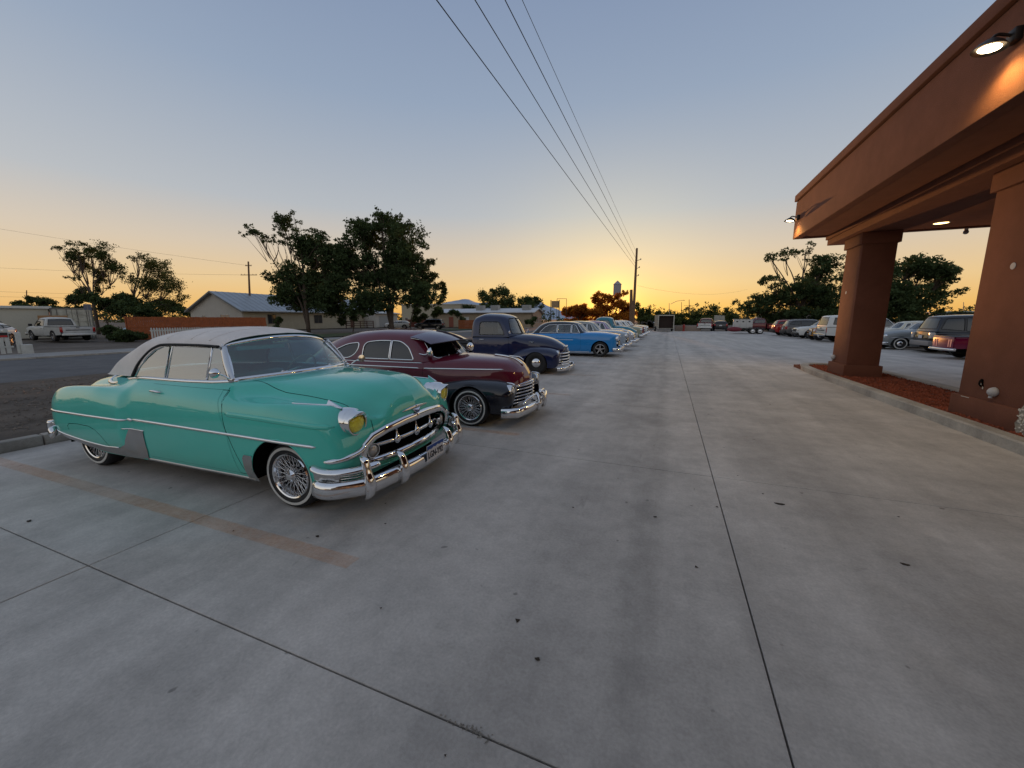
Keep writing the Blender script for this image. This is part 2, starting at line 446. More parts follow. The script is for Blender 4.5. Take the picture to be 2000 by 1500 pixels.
def patch(sh, poly, name, m_, T, lift=.006, axis='y', step=.04, both=True, back=False, grow=0.):
    poly = [tuple(p[:2]) for p in poly]
    q = [Vector(p) for p in poly_sample(poly, step)]; lo = np.min(poly, 0); hi = np.max(poly, 0); nb = len(q); pts = list(q)
    def inside(a, b):
        c = False
        for i in range(len(poly)):
            (x1, y1), (x2, y2) = poly[i], poly[i-1]
            if (y1 > b) != (y2 > b) and a < (x2-x1)*(b-y1)/(y2-y1)+x1: c = not c
        return c
    for a in np.arange(lo[0], hi[0], step):
        for b in np.arange(lo[1], hi[1], step):
            if inside(a, b) and min((Vector((a, b))-w_).length for w_ in q) > step*.5: pts.append(Vector((a, b)))
    r_ = delaunay_2d_cdt(pts, [(i, (i+1) % nb) for i in range(nb)], [], 1, 1e-6)
    V = []; Nn = []
    for v in r_[0]:
        p, n = sh.proj(v.x, v.y, axis, back); V.append(p+n*lift); Nn.append(n)
    V = np.array(V); Nn = np.array(Nn); F = [list(f) for f in r_[2]]
    if not F: return []
    f = F[0]; nn = np.cross(V[f[1]]-V[f[0]], V[f[2]]-V[f[0]])
    if nn@Nn[f[0]] < 0: F = [f[::-1] for f in F]
    outs = []
    for sg in ((-1, 1) if both else (1,)):
        outs.append(mk(name, V*[1, sg, 1], F if sg > 0 else [f[::-1] for f in F], m_, T, True, Nn*[1, sg, 1]))
    return outs
def liner(g, x, y, z, r, depth=.34):
    for sg in (-1, 1):
        V = []; k = 18
        for j in range(k+1):
            th = R(-8+196*j/k)
            for yy in (sg*y, sg*(y-depth)): V.append((x+r*math.cos(th), yy, z+r*math.sin(th)))
        g.add(V, [(2*j, 2*j+1, 2*j+3, 2*j+2) for j in range(k)])
# ------------------------------------------------------------ wheels
def arch_poly(x, z, r, zlow=-.1, n=14, fx=1.0, sq=0.):
    P = [(x-r*fx, zlow)]
    for j in range(n+1):
        th = math.pi*(1-j/n); P.append((x+r*fx*math.cos(th), z+r*math.sin(th)))
    P.append((x+r*fx, zlow)); return P
WHEELS = {}
def make_wheel(kind, r, w, rim, parent, loc, side, ww=None, wmat=None):
    """side=-1: outer face looks to -y"""
    key = (kind, r, w, rim, ww)
    prof = [(rim, -w*.46), (rim+.008, -w*.5), (r-.055, -w*.53), (r-.025, -w*.5), (r-.006, -w*.4), (r, -w*.25), (r, w*.25), (r-.006, w*.4), (r-.03, w*.5), (rim, w*.46)]
    if key not in WHEELS:
        g = G(); g.lathe(prof, (0, 0, 0), (0, 1, 0), 48)
        tyre = g.obj('tyre', TYRE, None, smooth=35, fixn=True)
        bits = [tyre]
        if ww:
            g = G(); a, b = ww; g.lathe([(a, -w*.518-.004), (a+.002, -w*.54), (b-.002, -w*.54), (b, -w*.5)], (0, 0, 0), (0, 1, 0), 48)
            bits.append(g.obj('whitewall', WHITEW, None, smooth=35, fixn=True))
        if kind == 'wire':
            g = G(); g.lathe([(rim+.004, -w*.47), (rim-.004, -w*.53), (rim-.014, -w*.50), (rim-.020, -w*.40), (rim-.034, -w*.2), (rim-.036, w*.3)], (0, 0, 0), (0, 1, 0), 48)
            bits.append(g.obj('rim', CHROME, None, smooth=40, fixn=True))
            g = G()
            for k in range(36):
                for (ro, yo, ri, yi, tw) in ((rim-.016, -w*.40, .045, -w*.34, .16), (rim-.036, -w*.12, .040, -w*.02, -.16)):
                    t0 = 2*math.pi*(k+(.5 if tw < 0 else 0))/36; t1 = t0+(tw if k % 2 else -tw)*2.4
                    g.tube([(ro*math.cos(t0), yo, ro*math.sin(t0)), (ri*math.cos(t1), yi, ri*math.sin(t1))], .0026, 4, caps=False)
            sp = g.obj('spokes', CHROME, None, smooth=True); sp['kind'] = 'stuff'; bits.append(sp)
            g = G(); g.lathe([(.0, -w*.60), (.012, -w*.60), (.03, -w*.57), (.036, -w*.5), (.05, -w*.44), (.052, -w*.3), (.05, w*.1)], (0, 0, 0), (0, 1, 0), 24)
            bits.append(g.obj('hub', CHROME, None, smooth=40, fixn=True))
            g = G(); g.lathe([(0, -w*.05), (rim-.05, -w*.05), (rim-.038, 0)], (0, 0, 0), (0, 1, 0), 24); back = g
            bits.insert(0, back.obj('brake_drum', DARK, None, smooth=False, fixn=True))
        elif kind == 'cap':
            g = G(); g.lathe([(rim+.004, -w*.47), (rim-.006, -w*.50), (rim-.03, -w*.36), (rim*.62, -w*.30)], (0, 0, 0), (0, 1, 0), 36)
            bits.append(g.obj('rim', wmat or BLACK, None, smooth=40, fixn=True))
            g = G(); g.lathe([(0, -w*.56), (rim*.2, -w*.55), (rim*.45, -w*.47), (rim*.6, -w*.36), (rim*.66, -w*.3)], (0, 0, 0), (0, 1, 0), 30)
            bits.append(g.obj('hubcap', CHROME, None, smooth=50, fixn=True))
        else:   # spoked alloy
            g = G(); g.lathe([(rim+.004, -w*.47), (rim-.01, -w*.49), (rim-.02, -w*.3), (rim-.03, w*.3)], (0, 0, 0), (0, 1, 0), 36)
            for k in range(5):
                th = 2*math.pi*k/5+.3; c, s_ = math.cos(th), math.sin(th); p0 = np.array([c*.03, -w*.36, s_*.03]); p1 = np.array([c*(rim-.012), -w*.42, s_*(rim-.012)])
                t_ = np.array([-s_, 0, c]); nrm_ = np.array([0, 1., 0])
                V = [p0-t_*.03, p0+t_*.03, p1+t_*.022, p1-t_*.022]; V += [v+nrm_*.02 for v in V]
                g.add(V, [(0, 1, 2, 3), (7, 6, 5, 4), (0, 4, 5, 1), (1, 5, 6, 2), (2, 6, 7, 3), (3, 7, 4, 0)])
            g.lathe([(0, -w*.42), (.05, -w*.41), (.06, -w*.34)], (0, 0, 0), (0, 1, 0), 20)
            bits.append(g.obj('rim', wmat or ALLOY, None, smooth=35, fixn=True))
            g = G(); g.lathe([(0, -w*.05), (rim-.03, -w*.05), (rim-.028, 0)], (0, 0, 0), (0, 1, 0), 24)
            bits.insert(0, g.obj('brake_drum', DARK, None, fixn=True))
        WHEELS[key] = [(b.name.split('.')[0], b.data, b.get('kind')) for b in bits]
        for b in bits: bpy.data.objects.remove(b)
    lst = WHEELS[key]; first = True; top = None
    for nm, me, kd in lst:
        if nm == 'tyre':
            top = bpy.data.objects.new('wheel', me); COL.objects.link(top); top.parent = parent; top.location = loc
            top.rotation_euler = (0, 0, 0 if side < 0 else math.pi)
    for nm, me, kd in lst:
        if nm == 'tyre': continue
        o = bpy.data.objects.new(nm, me); COL.objects.link(o); o.parent = top
        if kd: o['kind'] = kd
    return top
def glazed(sh, poly, pid, axis='y', cond=None, src=0):
    sh.cut(poly, pid, axis, cond, src)
def lamp(parent, c, ax, r, name='headlight', bez=CHROME, lens=LENS, depth=.05, bezname='bezel', n=28):
    ax = np.asarray(ax, float); ax /= np.linalg.norm(ax)
    g = G(); g.lathe([(0, .022), (r*.4, .019), (r*.8, .008), (r, -.01)], c, ax, n); h = g.obj(name, lens, parent, smooth=60, fixn=True)
    g = G(); g.lathe([(r*.97, -.02), (r*1.0, .012), (r*1.12, .012), (r*1.22, -.02), (r*1.24, -depth)], c, ax, n); g.obj(bezname, bez, h, smooth=50, fixn=True)
    return h
def plate(parent, c, yaw, top, txt=None, w=.31, h=.155, rear=False):
    cz = Matrix.Translation(c) @ Matrix.Rotation(yaw, 4, 'Z') @ Matrix.Rotation(R(90), 4, 'X')
    g = G(); g.bbox(-w/2, w/2, -h/2, h/2, -.002, .002, .0015, 1); g.xf(cz)
    p_ = g.obj('licence_plate', mat('plate_white', (.62, .62, .64), .4), parent)
    if top is not None:
        g = G(); k = 9; xs = np.linspace(-w/2+.004, w/2-.004, k); zz = h*.22+np.array([0, .006, .0, .012, .004, .016, .004, .01, 0])*1.0
        poly = [(x, z_) for x, z_ in zip(xs, zz)]+[(w/2-.004, h/2-.004), (-w/2+.004, h/2-.004)]
        g.prism(poly, .0025, .0035, 'z'); g.xf(cz); g.obj('plate_band', mat('plate_band', top, .4), p_, fixn=True)
    if txt: text_mesh(txt, .09, mat('plate_ink', (.02, .02, .03), .5), p_, cz @ Matrix.Translation((0, -.022, .0035)), sx_=.78, bold=.001)
    return p_
# ------------------------------------------------------------ ground
def concrete_mat(name, c0, c1, lanes=True, rough=.72, blotch=.24, speck=60., bump=.3):
    M = bpy.data.materials.new(name); M.use_nodes = True; t = M.node_tree; b = t.nodes['Principled BSDF']
    ge = N_(t, 'ShaderNodeNewGeometry'); P_ = ge.outputs['Position']
    def noise(scale, det=5, sc=(1, 1, 1), rgh=.6, dist=0.):
        mp = N_(t, 'ShaderNodeMapping'); t.links.new(P_, mp.inputs[0]); mp.inputs['Scale'].default_value = sc
        n = N_(t, 'ShaderNodeTexNoise'); n.inputs['Scale'].default_value = scale; n.inputs['Detail'].default_value = det; n.inputs['Roughness'].default_value = rgh; n.inputs['Distortion'].default_value = dist
        t.links.new(mp.outputs[0], n.inputs['Vector']); return n.outputs[0]
    col = mix(t, ramp(t, noise(.35, 6, dist=.4), [(.32, 0), (.68, 1)]), c0, c1)
    bl = ramp(t, noise(1.3, 7, rgh=.7), [(.35, 1-blotch), (.62, 1.0)]); col = mix(t, 1., col, bl, 'MULTIPLY')
    ln = ramp(t, noise(1.6, 6, (1, .10, 1), .62, .3), [(.36, .80), (.60, 1.04)]); 
    if lanes: col = mix(t, .8, col, ln, 'MULTIPLY')
    if lanes:
        st = ramp(t, noise(2.2, 5, (.5, .45, 1), .75, 1.2), [(.66, 1.0), (.74, .66)]); col = mix(t, .8, col, st, 'MULTIPLY')
        sx_ = N_(t, 'ShaderNodeSeparateXYZ'); t.links.new(P_, sx_.inputs[0])
        # rubber worn into the two wheel tracks of the lane
        for x0, w_, a_ in ((-.55, .32, .15), (-.05, .14, .18), (1.55, .35, .09)):
            d = mth(t, 'DIVIDE', mth(t, 'SUBTRACT', mth(t, 'ADD', sx_.outputs[0], mth(t, 'MULTIPLY', noise(.5, 2, (.2, 1, 1)), .5)), x0+.25), w_)
            gk = mth(t, 'POWER', 2.718, mth(t, 'MULTIPLY', mth(t, 'MULTIPLY', d, d), -1.0))
            k = mth(t, 'SUBTRACT', 1.0, mth(t, 'MULTIPLY', mth(t, 'MULTIPLY', gk, a_*2.2), noise(1.1, 4, (3, .35, 1)))); 
            cb = N_(t, 'ShaderNodeCombineColor'); [t.links.new(k, cb.inputs[i]) for i in range(3)]; col = mix(t, 1., col, cb.outputs[0], 'MULTIPLY')
    sp = ramp(t, noise(speck, 3), [(.3, .88), (.7, 1.07)]); col = mix(t, 1., col, sp, 'MULTIPLY')
    md = ramp(t, noise(7., 9, rgh=.78), [(.36, .84), (.60, 1.05)]); col = mix(t, .75, col, md, 'MULTIPLY')
    if lanes:
        sc1 = ramp(t, noise(3.2, 6, (1, .22, 1), .7, 1.6), [(.64, 1), (.70, .80), (.76, .72)]); col = mix(t, .55, col, sc1, 'MULTIPLY')
        sc2 = ramp(t, noise(4.5, 6, (.25, 1, 1), .7, 1.2), [(.67, 1), (.73, .78)]); col = mix(t, .45, col, sc2, 'MULTIPLY')
        lt = ramp(t, noise(26., 4, rgh=.8), [(.70, 0), (.78, .16)]); col = mix(t, 1., col, lt, 'ADD')
    dots = ramp(t, noise(9., 1), [(.76, 1), (.79, .45)]); col = mix(t, .8, col, dots, 'MULTIPLY')
    t.links.new(col, b.inputs['Base Color'])
    t.links.new(ramp(t, noise(2.5, 5), [(.3, rough-.14), (.7, rough+.12)]), b.inputs['Roughness'])
    b.inputs['Specular IOR Level'].default_value = .45
    hb = mth(t, 'ADD', noise(220, 3), mth(t, 'MULTIPLY', noise(14, 4), 1.5))
    bp = N_(t, 'ShaderNodeBump'); bp.inputs['Strength'].default_value = bump; bp.inputs['Distance'].default_value = .004; t.links.new(hb, bp.inputs['Height']); t.links.new(bp.outputs[0], b.inputs['Normal'])
    return M
CONC = concrete_mat('lot_concrete', (.50, .458, .415), (.62, .57, .515))
ASPH = concrete_mat('road_asphalt', (.085, .085, .09), (.13, .13, .135), lanes=False, rough=.85, blotch=.2)
DIRT = concrete_mat('dirt', (.085, .065, .05), (.16, .125, .095), lanes=False, rough=.95, blotch=.45, speck=25, bump=.9)
YARD = concrete_mat('yard_dirt', (.10, .078, .06), (.18, .145, .115), lanes=False, rough=.95, blotch=.4, speck=12, bump=.8)
KERB = concrete_mat('kerb_concrete', (.34, .31, .27), (.50, .46, .40), lanes=False, rough=.8, blotch=.35, speck=50, bump=.5)
WALKM = concrete_mat('walk_concrete', (.26, .25, .24), (.34, .33, .32), lanes=False, rough=.8)
def sheet(name, x0, x1, y0, y1, z_, m_, nx=1, ny=1, wob=0.):
    xs = np.linspace(x0, x1, nx+1); ys = np.linspace(y0, y1, ny+1)
    V = [(x, y, z_+(rnd.uniform(-wob, wob) if wob and 0 < i < nx and 0 < j < ny else 0)) for i, x in enumerate(xs) for j, y in enumerate(ys)]
    F = [(i*(ny+1)+j, (i+1)*(ny+1)+j, (i+1)*(ny+1)+j+1, i*(ny+1)+j+1) for i in range(nx) for j in range(ny)]
    return tag(mk(name, V, F, m_, smooth=wob > 0), kind='structure')
sheet('terrain', -4500, 4500, -600, 9000, -.10, YARD)
lot = sheet('parking_lot', -7.42, 12.0, -7.0, 61.0, -.045, mat('joint_filler', (.035, .033, .03), .9))
lot['label'] = 'grey concrete parking lot laid in large slabs'
xj = [-7.40, -3.46, .52, 4.30, 8.2, 12.0]; yj = [1.14+3.16*k for k in range(-3, 20)]
slabs = {}
for i in range(len(xj)-1):
    for j in range(len(yj)-1):
        gx_ = .004; key = i
        if key not in slabs:
            g = G(); g.bbox(xj[i]+gx_, xj[i+1]-gx_, gx_, 3.16-gx_, -.05, 0, .003, 1); slabs[key] = g.obj('slab', CONC, lot).data
            o = [c for c in lot.children if c.data == slabs[key]][0]
        else:
            o = bpy.data.objects.new('slab', slabs[key]); COL.objects.link(o); o.parent = lot
        o.location = (0, yj[j], rnd.uniform(-.0015, .0015))
# faded orange stall lines
def faded(name, col, keep=.5, scale=9.):
    M = bpy.data.materials.new(name); M.use_nodes = True; t = M.node_tree; b = t.nodes['Principled BSDF']; b.inputs['Base Color'].default_value = (*col, 1); b.inputs['Roughness'].default_value = .8
    ge = N_(t, 'ShaderNodeNewGeometry'); n = N_(t, 'ShaderNodeTexNoise'); n.inputs['Scale'].default_value = scale; n.inputs['Detail'].default_value = 8; n.inputs['Roughness'].default_value = .75; t.links.new(ge.outputs['Position'], n.inputs['Vector'])
    n2 = N_(t, 'ShaderNodeTexNoise'); n2.inputs['Scale'].default_value = .8; n2.inputs['Detail'].default_value = 3; t.links.new(ge.outputs['Position'], n2.inputs['Vector'])
    a = mth(t, 'MULTIPLY', ramp(t, n.outputs[0], [(.28, .12*keep), (.70, keep)]), ramp(t, n2.outputs[0], [(.3, .45), (.6, 1)])); t.links.new(a, b.inputs['Alpha']); return M
OR = faded('faded_orange_paint', (.85, .34, .07), .33, 30.)
for k, y in enumerate((1.78, 4.92, 8.05, 11.15, 14.3, 17.4, 20.5, 23.6, 26.7, 29.8, 32.9, 36., 39.1)):
    w_ = .062; x1 = -1.85
    V = [(-7.2, y-w_, .004), (x1, y-w_+.02, .004), (x1, y+w_+.02, .004), (-7.2, y+w_, .004)]
    o = tag(mk('parking_line', V, [(0, 1, 2, 3)], OR), kind='structure'); o['label'] = 'faded orange stall line painted on the concrete'
# left kerb, verge, road, gutter, walk
def kerbpiece(name, x0, x1, y0, y1, h, m_=KERB, n=1, gap=.008):
    L = (y1-y0)/n; rt = None
    for k in range(n):
        g = G(); g.bbox(x0, x1, y0+k*L+gap/2, y0+(k+1)*L-gap/2, -.09, h, .02, 2); o = g.obj(name if k == 0 else 'kerb_stone', m_, rt, smooth=40)
        if k == 0: rt = o; tag(o, kind='structure')
    return rt
kerbpiece('kerb', -7.57, -7.42, -7, 61, .13, n=22)
sheet('verge', -15.2, -7.57, -7, 75, .055, DIRT, 16, 80, .03)
sheet('gutter', -15.55, -15.2, -20, 160, -.012, WALKM)
sheet('road', -24.6, -15.55, -40, 300, -.03, ASPH)
sheet('lane_edge_line', -15.95, -15.83, -20, 160, -.026, faded('worn_white_paint', (.5, .5, .48), .8))
sheet('sidewalk', -27.6, -24.6, -40, 160, .03, WALKM, 1, 1)
kerbpiece('far_kerb', -24.75, -24.6, -12, 120, .05, n=20)
sheet('lawn', -36, -29.5, 24, 66, .0, mat('dry_lawn', (.045, .06, .022), .95, var=.5, vscale=1.2, bump=.8, bscale=60), 8, 40, .04)
# gravel lying on the verge
def scatter(name, x0, x1, y0, y1, z_, n, s0, s1, m_, seed=1, flat=.5):
    r_ = np.random.RandomState(seed); Vs = []; F = []; base_ = np.array([(1, 0, 0), (-.5, .87, 0), (-.5, -.87, 0), (0, 0, 1), (0, 0, -.4)]); BF = [(0, 1, 3), (1, 2, 3), (2, 0, 3), (1, 0, 4), (2, 1, 4), (0, 2, 4)]
    for k in range(n):
        s_ = r_.uniform(s0, s1); a = r_.uniform(0, 6.28); c, s2 = math.cos(a), math.sin(a)
        b_ = base_*r_.uniform(.7, 1.3, (5, 1))*[1, 1, flat]*s_; b_ = np.c_[b_[:, 0]*c-b_[:, 1]*s2, b_[:, 0]*s2+b_[:, 1]*c, b_[:, 2]]
        Vs.append(b_+[r_.uniform(x0, x1), r_.uniform(y0, y1), z_]); F += [[i+5*k for i in f] for f in BF]
    return tag(mk(name, np.vstack(Vs), F, m_), kind='stuff')
scatter('gravel', -14.5, -7.7, 0, 16, .06, 7000, .012, .04, mat('gravel', (.15, .12, .095), .9, var=.5, vscale=3), 3)
lf = scatter('leaf_litter', -3.2, 3.6, .9, 11, .003, 34, .006, .016, mat('dead_leaf', (.03, .02, .012), .8), 5, .25)
pb = []
r9 = np.random.RandomState(12); Vs = []; F = []; nb_ = 0
for k in range(420):
    if k < 60: x, y, s_ = -.62+r9.normal()*.05, 1.145+r9.normal()*.008, r9.uniform(.003, .007)
    elif k < 240: x, y, s_ = r9.uniform(-5, 4), r9.choice([1.14, 4.30, 7.46])+r9.normal()*.006, r9.uniform(.0015, .004)
    else: x, y, s_ = r9.choice([.52, -3.46])+r9.normal()*.006, r9.uniform(.3, 10), r9.uniform(.0015, .004)
    q = np.array([(1, 0, 0), (-.5, .87, 0), (-.5, -.87, 0), (0, 0, 1.), (0, 0, -.4)])*r9.uniform(.6, 1.3, (5, 1))*s_; Vs.append(q+[x, y, .001]); F += [[i+nb_ for i in f] for f in [(0, 1, 3), (1, 2, 3), (2, 0, 3)]]; nb_ += 5
o = tag(mk('joint_grit', np.vstack(Vs), F, mat('grit', (.30, .28, .25), .9, var=.4, vscale=30)), kind='stuff'); o['label'] = 'pale grit and crumbled concrete caught in the slab joints'
for k, (px_, py_, s_) in enumerate(((1523, 985, .035), (1767, 1103, .022), (57, 1018, .02), (620, 1048, .014), (1050, 1288, .012), (1280, 1010, .012))):
    p = gnd(px_, py_); pts = [(s_*(1+.35*math.sin(3*t+k))*math.cos(t), s_*.6*(1+.3*math.cos(2*t+k))*math.sin(t)) for t in np.linspace(0, 6.283, 13)[:-1]]
    g = G(); g.prism(pts, .001, .004, 'z'); o = g.obj('dead_leaf', mat('dead_leaf', (.03, .02, .012), .8), None, loc=(p[0], p[1], .0015), fixn=True)
    tag(o, ('dark curled leaf lying alone right of the long slab joint, the larger one', 'small dark leaf lying furthest right on the open concrete', 'small dark leaf lying left of the orange stall line', 'dark leaf scrap lying just below the green convertible front wheel', 'tiny dark scrap lying on the concrete in the near foreground', 'tiny dark scrap lying mid-lane left of the long joint')[k], 'leaf', 'dead leaves on the concrete')
lf['label'] = 'small dark dead leaves strewn on the concrete'
# ------------------------------------------------------------ planting island under the canopy
def island():
    T = root('planter_island', 'raised concrete kerb island with red lava rock around the two stucco columns', 'planter', (0, 0, 0))
    path = [(4.02, -5), (4.02, 2), (4.04, 6), (4.03, 10), (4.02, 13.4), (4.05, 14.6), (4.18, 15.5), (4.5, 16.0), (5.0, 16.1), (5.6, 16.0), (5.85, 15.5), (5.9, 14.5), (5.9, 6), (5.9, -5)]
    P_ = curve([(a, b, .065) for a, b in path], 90); sec = [(-.03, -.08), (-.03, .065), (-.005, .085), (.165, .085), (.19, .065), (.19, -.08)]
    Tg = np.gradient(P_, axis=0); Tg /= np.linalg.norm(Tg, axis=1)[:, None]; B_ = np.cross(Tg, [0, 0, 1.]); V = []
    cuts = list(range(0, 90, 9))+[89]
    for a, b in zip(cuts[:-1], cuts[1:]):
        V = []; n = b-a+1
        for q in range(a, b+1):
            o_ = Tg[q]*(.004 if q == a else (-.004 if q == b else 0))
            for u, v in sec: V.append(P_[q]+o_+B_[q]*u+np.array([0, 0, v]))
        k = len(sec); F = [(i*k+j, (i+1)*k+j, (i+1)*k+j+1, i*k+j+1) for i in range(n-1) for j in range(k-1)]+[list(range(k)), [(n-1)*k+j for j in range(k)][::-1]]
        g = G(); g.add(V, F); g.obj('kerb_stone', KERB, T, smooth=35, fixn=True)
    g = G(); g.box(4.08, 5.84, -5, 15.9, 0, .085); g.obj('planting_bed', mat('red_soil', (.16, .05, .025), .95), T)
    o = scatter('lava_rock', 4.12, 5.80, 5.5, 15.8, .09, 9000, .018, .045, mat('lava_rock', (.22, .055, .025), .95, var=.5, vscale=6), 9, .8); o.parent = T
island()

# ------------------------------------------------------------ stucco canopy
STUC = mat('stucco', (.175, .070, .044), .9, var=.13, vscale=2.2, bump=.9, bscale=110, spec=.25)
WARM = (1.0, .66, .20)
def canopy():
    T = root('entrance_canopy', 'brown stucco drive-through canopy with deep fascia and lit wall lamps', 'canopy', (0, 0, 0))
    y1 = 14.95
    def B_(name, *a, b=.012, m_=STUC, par=T, lab=None):
        g = G(); g.bbox(*a, b, 2); o = g.obj(name, m_, par, smooth=40)
        if lab: o['label'] = lab
        return o
    B_('fascia', 3.42, 3.62, -8, y1, 4.04, 5.12)
    B_('fascia', 3.622, 16, y1-.2, y1, 4.04, 5.12)
    B_('parapet_cap', 3.37, 3.67, -8, y1+.05, 5.145, 5.33)
    B_('parapet_cap', 3.672, 16, y1-.25, y1+.05, 5.145, 5.33)
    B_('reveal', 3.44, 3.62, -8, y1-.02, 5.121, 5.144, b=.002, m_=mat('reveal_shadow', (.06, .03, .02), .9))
    B_('soffit', 3.623, 16, -8, y1-.202, 4.07, 4.20, b=.004)
    B_('roof_deck', 3.67, 16, -8, y1-.25, 5.05, 5.11, b=.004)
    B_('beam', 4.30, 5.42, -8, 14.90, 3.79, 4.068)
    B_('beam_trim', 4.255, 5.465, -8, 14.93, 3.95, 4.066)
    # columns
    for (xa, xb, ya, yb) in ((4.50, 5.20, 12.97, 13.98), (4.50, 5.35, 6.95, 8.56)):
        c = root('stucco_column', 'far stucco column at the end of the planter island' if ya > 10 else 'near stucco column with damaged corner at the right edge', 'column', (0, 0, 0))
        g = G(); g.bbox(xa, xb, ya, yb, .05, 3.55, .015, 2); g.obj('shaft', STUC, c, smooth=40)
        g = G(); g.bbox(xa-.06, xb+.06, ya-.06, yb+.06, .05, .40, .012, 2); g.obj('base', STUC, c, smooth=40)
        g = G(); g.bbox(xa-.05, xb+.05, ya-.05, yb+.05, 3.50, 3.785, .012, 2); g.obj('capital', STUC, c, smooth=40)
        PT = mat('bare_patch', (.55, .52, .46), .8)
        if ya > 10:
            g = G(); g.lathe([(0, .004), (.038, .003), (.042, -.002)], (xa-.001, 13.62, 2.33), (-1, 0, 0), 14); g.obj('round_patch', PT, c)
            lc = (xa-.02, 13.80, .53)
        else:
            g = G(); g.lathe([(0, .004), (.045, .003), (.05, -.002)], (xa-.001, 7.95, 2.35), (-1, 0, 0), 18); g.obj('round_patch', PT, c)
            lc = (xa-.02, 7.79, .555)
            # spalled stucco round the old conduit
            r_ = np.random.RandomState(4)
            for (cy, cz, s_, nm, mm) in ((8.08, .665, .05, 'stucco_hole', SEAM), (8.055, .60, .035, 'stucco_hole', SEAM), (8.05, .575, .022, 'exposed_plaster', PT), (8.10, .62, .018, 'exposed_plaster', PT)):
                g = G(); pts = [(cy+s_*.5*r_.uniform(.5, 1.1)*math.cos(t), cz+s_*1.1*r_.uniform(.6, 1.1)*math.sin(t)) for t in np.linspace(0, 6.28, 10)[:-1]]; g.prism(pts, xa-.004-.004*(nm[0] == 'e'), xa+.01, 'x'); g.obj(nm, mm, c, fixn=True)
            g = G(); g.tube(curve([(xa-.002, 8.10, .70), (xa-.03, 8.085, .67), (xa-.035, 8.08, .63), (xa-.01, 8.07, .59)], 10), .012, 6); g.obj('cut_conduit', DARK, c, smooth=True)
            pts = [(6.89, .05), (7.24, .05), (7.22, .14), (7.26, .22), (7.21, .30), (7.23, .40), (7.18, .47), (7.16, .52), (7.1, .58), (7.0, .60), (6.89, .70)]
            g = G(); g.prism(pts, xa-.066, xa-.02, 'x'); g.obj('broken_corner', mat('exposed_block', (.30, .27, .22), .95, var=.35, vscale=14, bump=1., bscale=40), c, fixn=True)
            g = G(); r2 = np.random.RandomState(8)
            for k in range(26):
                yy, zz, s_ = r2.uniform(7.10, 7.24), r2.uniform(.08, .42), r2.uniform(.010, .022); g.ell((xa-.068, yy, zz), (s_*.5, s_, s_*r2.uniform(.6, 1.2)), 6, 4)
            o = g.obj('chipped_plaster', PT, c); o['kind'] = 'stuff'
            g = G(); g.bbox(xa-.068, xa-.062, 8.18, 8.36, .388, .396, .001, 1); g.obj('chipped_edge', PT, c)
        g = G(); g.lathe([(0, .07), (.03, .066), (.055, .045), (.07, .015), (.072, 0), (.06, -.02)], lc, (-1, 0, 0), 20); g.lathe([(.02, 0), (.022, -.03), (.0, -.032)], (lc[0]-.03, lc[1], lc[2]-.06), (0, 0, 1), 10)
        g.obj('outlet_cover', mat('grey_plastic', (.42, .42, .43), .5), c, smooth=50, fixn=True)
    # wall lamps
    for k, (ly, lz) in enumerate(((6.62, 4.62), (14.5, 4.50))):
        L = root('wall_lamp', 'lit wall lamp on the fascia, ' + ('upper right and nearest' if k == 0 else 'at the far end of the canopy'), 'lamp', (3.40, ly, lz), 0, 'lamps on the canopy fascia')
        MT = mat('bronze', (.05, .04, .035), .45, .8)
        g = G(); g.bbox(-.05, .02, -.07, .07, .02, .16, .01, 2); g.tube(curve([(-.04, 0, .10), (-.16, 0, .14), (-.22, 0, .08)], 8), .016, 8); g.obj('bracket', MT, L, smooth=40)
        ax_ = np.array([-.12, 0, -.99]); ax_ /= np.linalg.norm(ax_); c = np.array([-.20, 0, .05])
        g = G(); g.lathe([(0, -.05), (.05, -.045), (.11, .0), (.15, .05), (.146, .052), (.10, .005)], c, ax_, 24); g.obj('shade', MT, L, smooth=50, fixn=True)
        g = G(); g.lathe([(0, .052), (.05, .05), (.095, .040)], c, ax_, 24); g.obj('lamp_glass', mat('lamp_glow', (1, .9, .7), .4, emit=(1., .80, .48), estr=22.), L, smooth=50, fixn=True)
        ld = bpy.data.lights.new('lamp_light', 'SPOT'); lo = bpy.data.objects.new('lamp_light', ld); COL.objects.link(lo); lo.parent = L
        ld.energy = 115; ld.color = WARM; ld.spot_size = R(150); ld.spot_blend = .6; ld.shadow_soft_size = .1
        lo.location = tuple(c+ax_*.09); lo.rotation_euler = Vector(ax_).to_track_quat('-Z', 'Y').to_euler()
    # soffit downlight and camera dome
    for k, (x, y) in enumerate(((6.42, 14.0), (6.42, 9.0))):
        L = root('ceiling_light', 'small lit downlight in the canopy ceiling' if k == 0 else 'second ceiling downlight, hidden above the columns', 'lamp', (x, y, 4.07), 0, 'ceiling lights under the canopy')
        g = G(); g.lathe([(.14, 0), (.16, -.012), (.17, 0)], (0, 0, 0), (0, 0, 1), 24); g.obj('trim_ring', mat('white_trim', (.6, .6, .58), .5), L, smooth=40, fixn=True)
        g = G(); g.lathe([(0, -.006), (.14, -.004)], (0, 0, 0), (0, 0, 1), 24); g.obj('lens', mat('down_glow', (1, .8, .5), .4, emit=(1., .66, .25), estr=7.), L, fixn=True)
        ld = bpy.data.lights.new('lamp_light', 'SPOT'); lo = bpy.data.objects.new('lamp_light', ld); COL.objects.link(lo); lo.parent = L
        ld.energy = 20; ld.color = WARM; ld.spot_size = R(140); ld.spot_blend = .6; ld.shadow_soft_size = .12; lo.location = (0, 0, -.05)
    D = root('camera_dome', 'small white security camera hanging from the canopy edge', 'camera', (7.35, 14.85, 4.04))
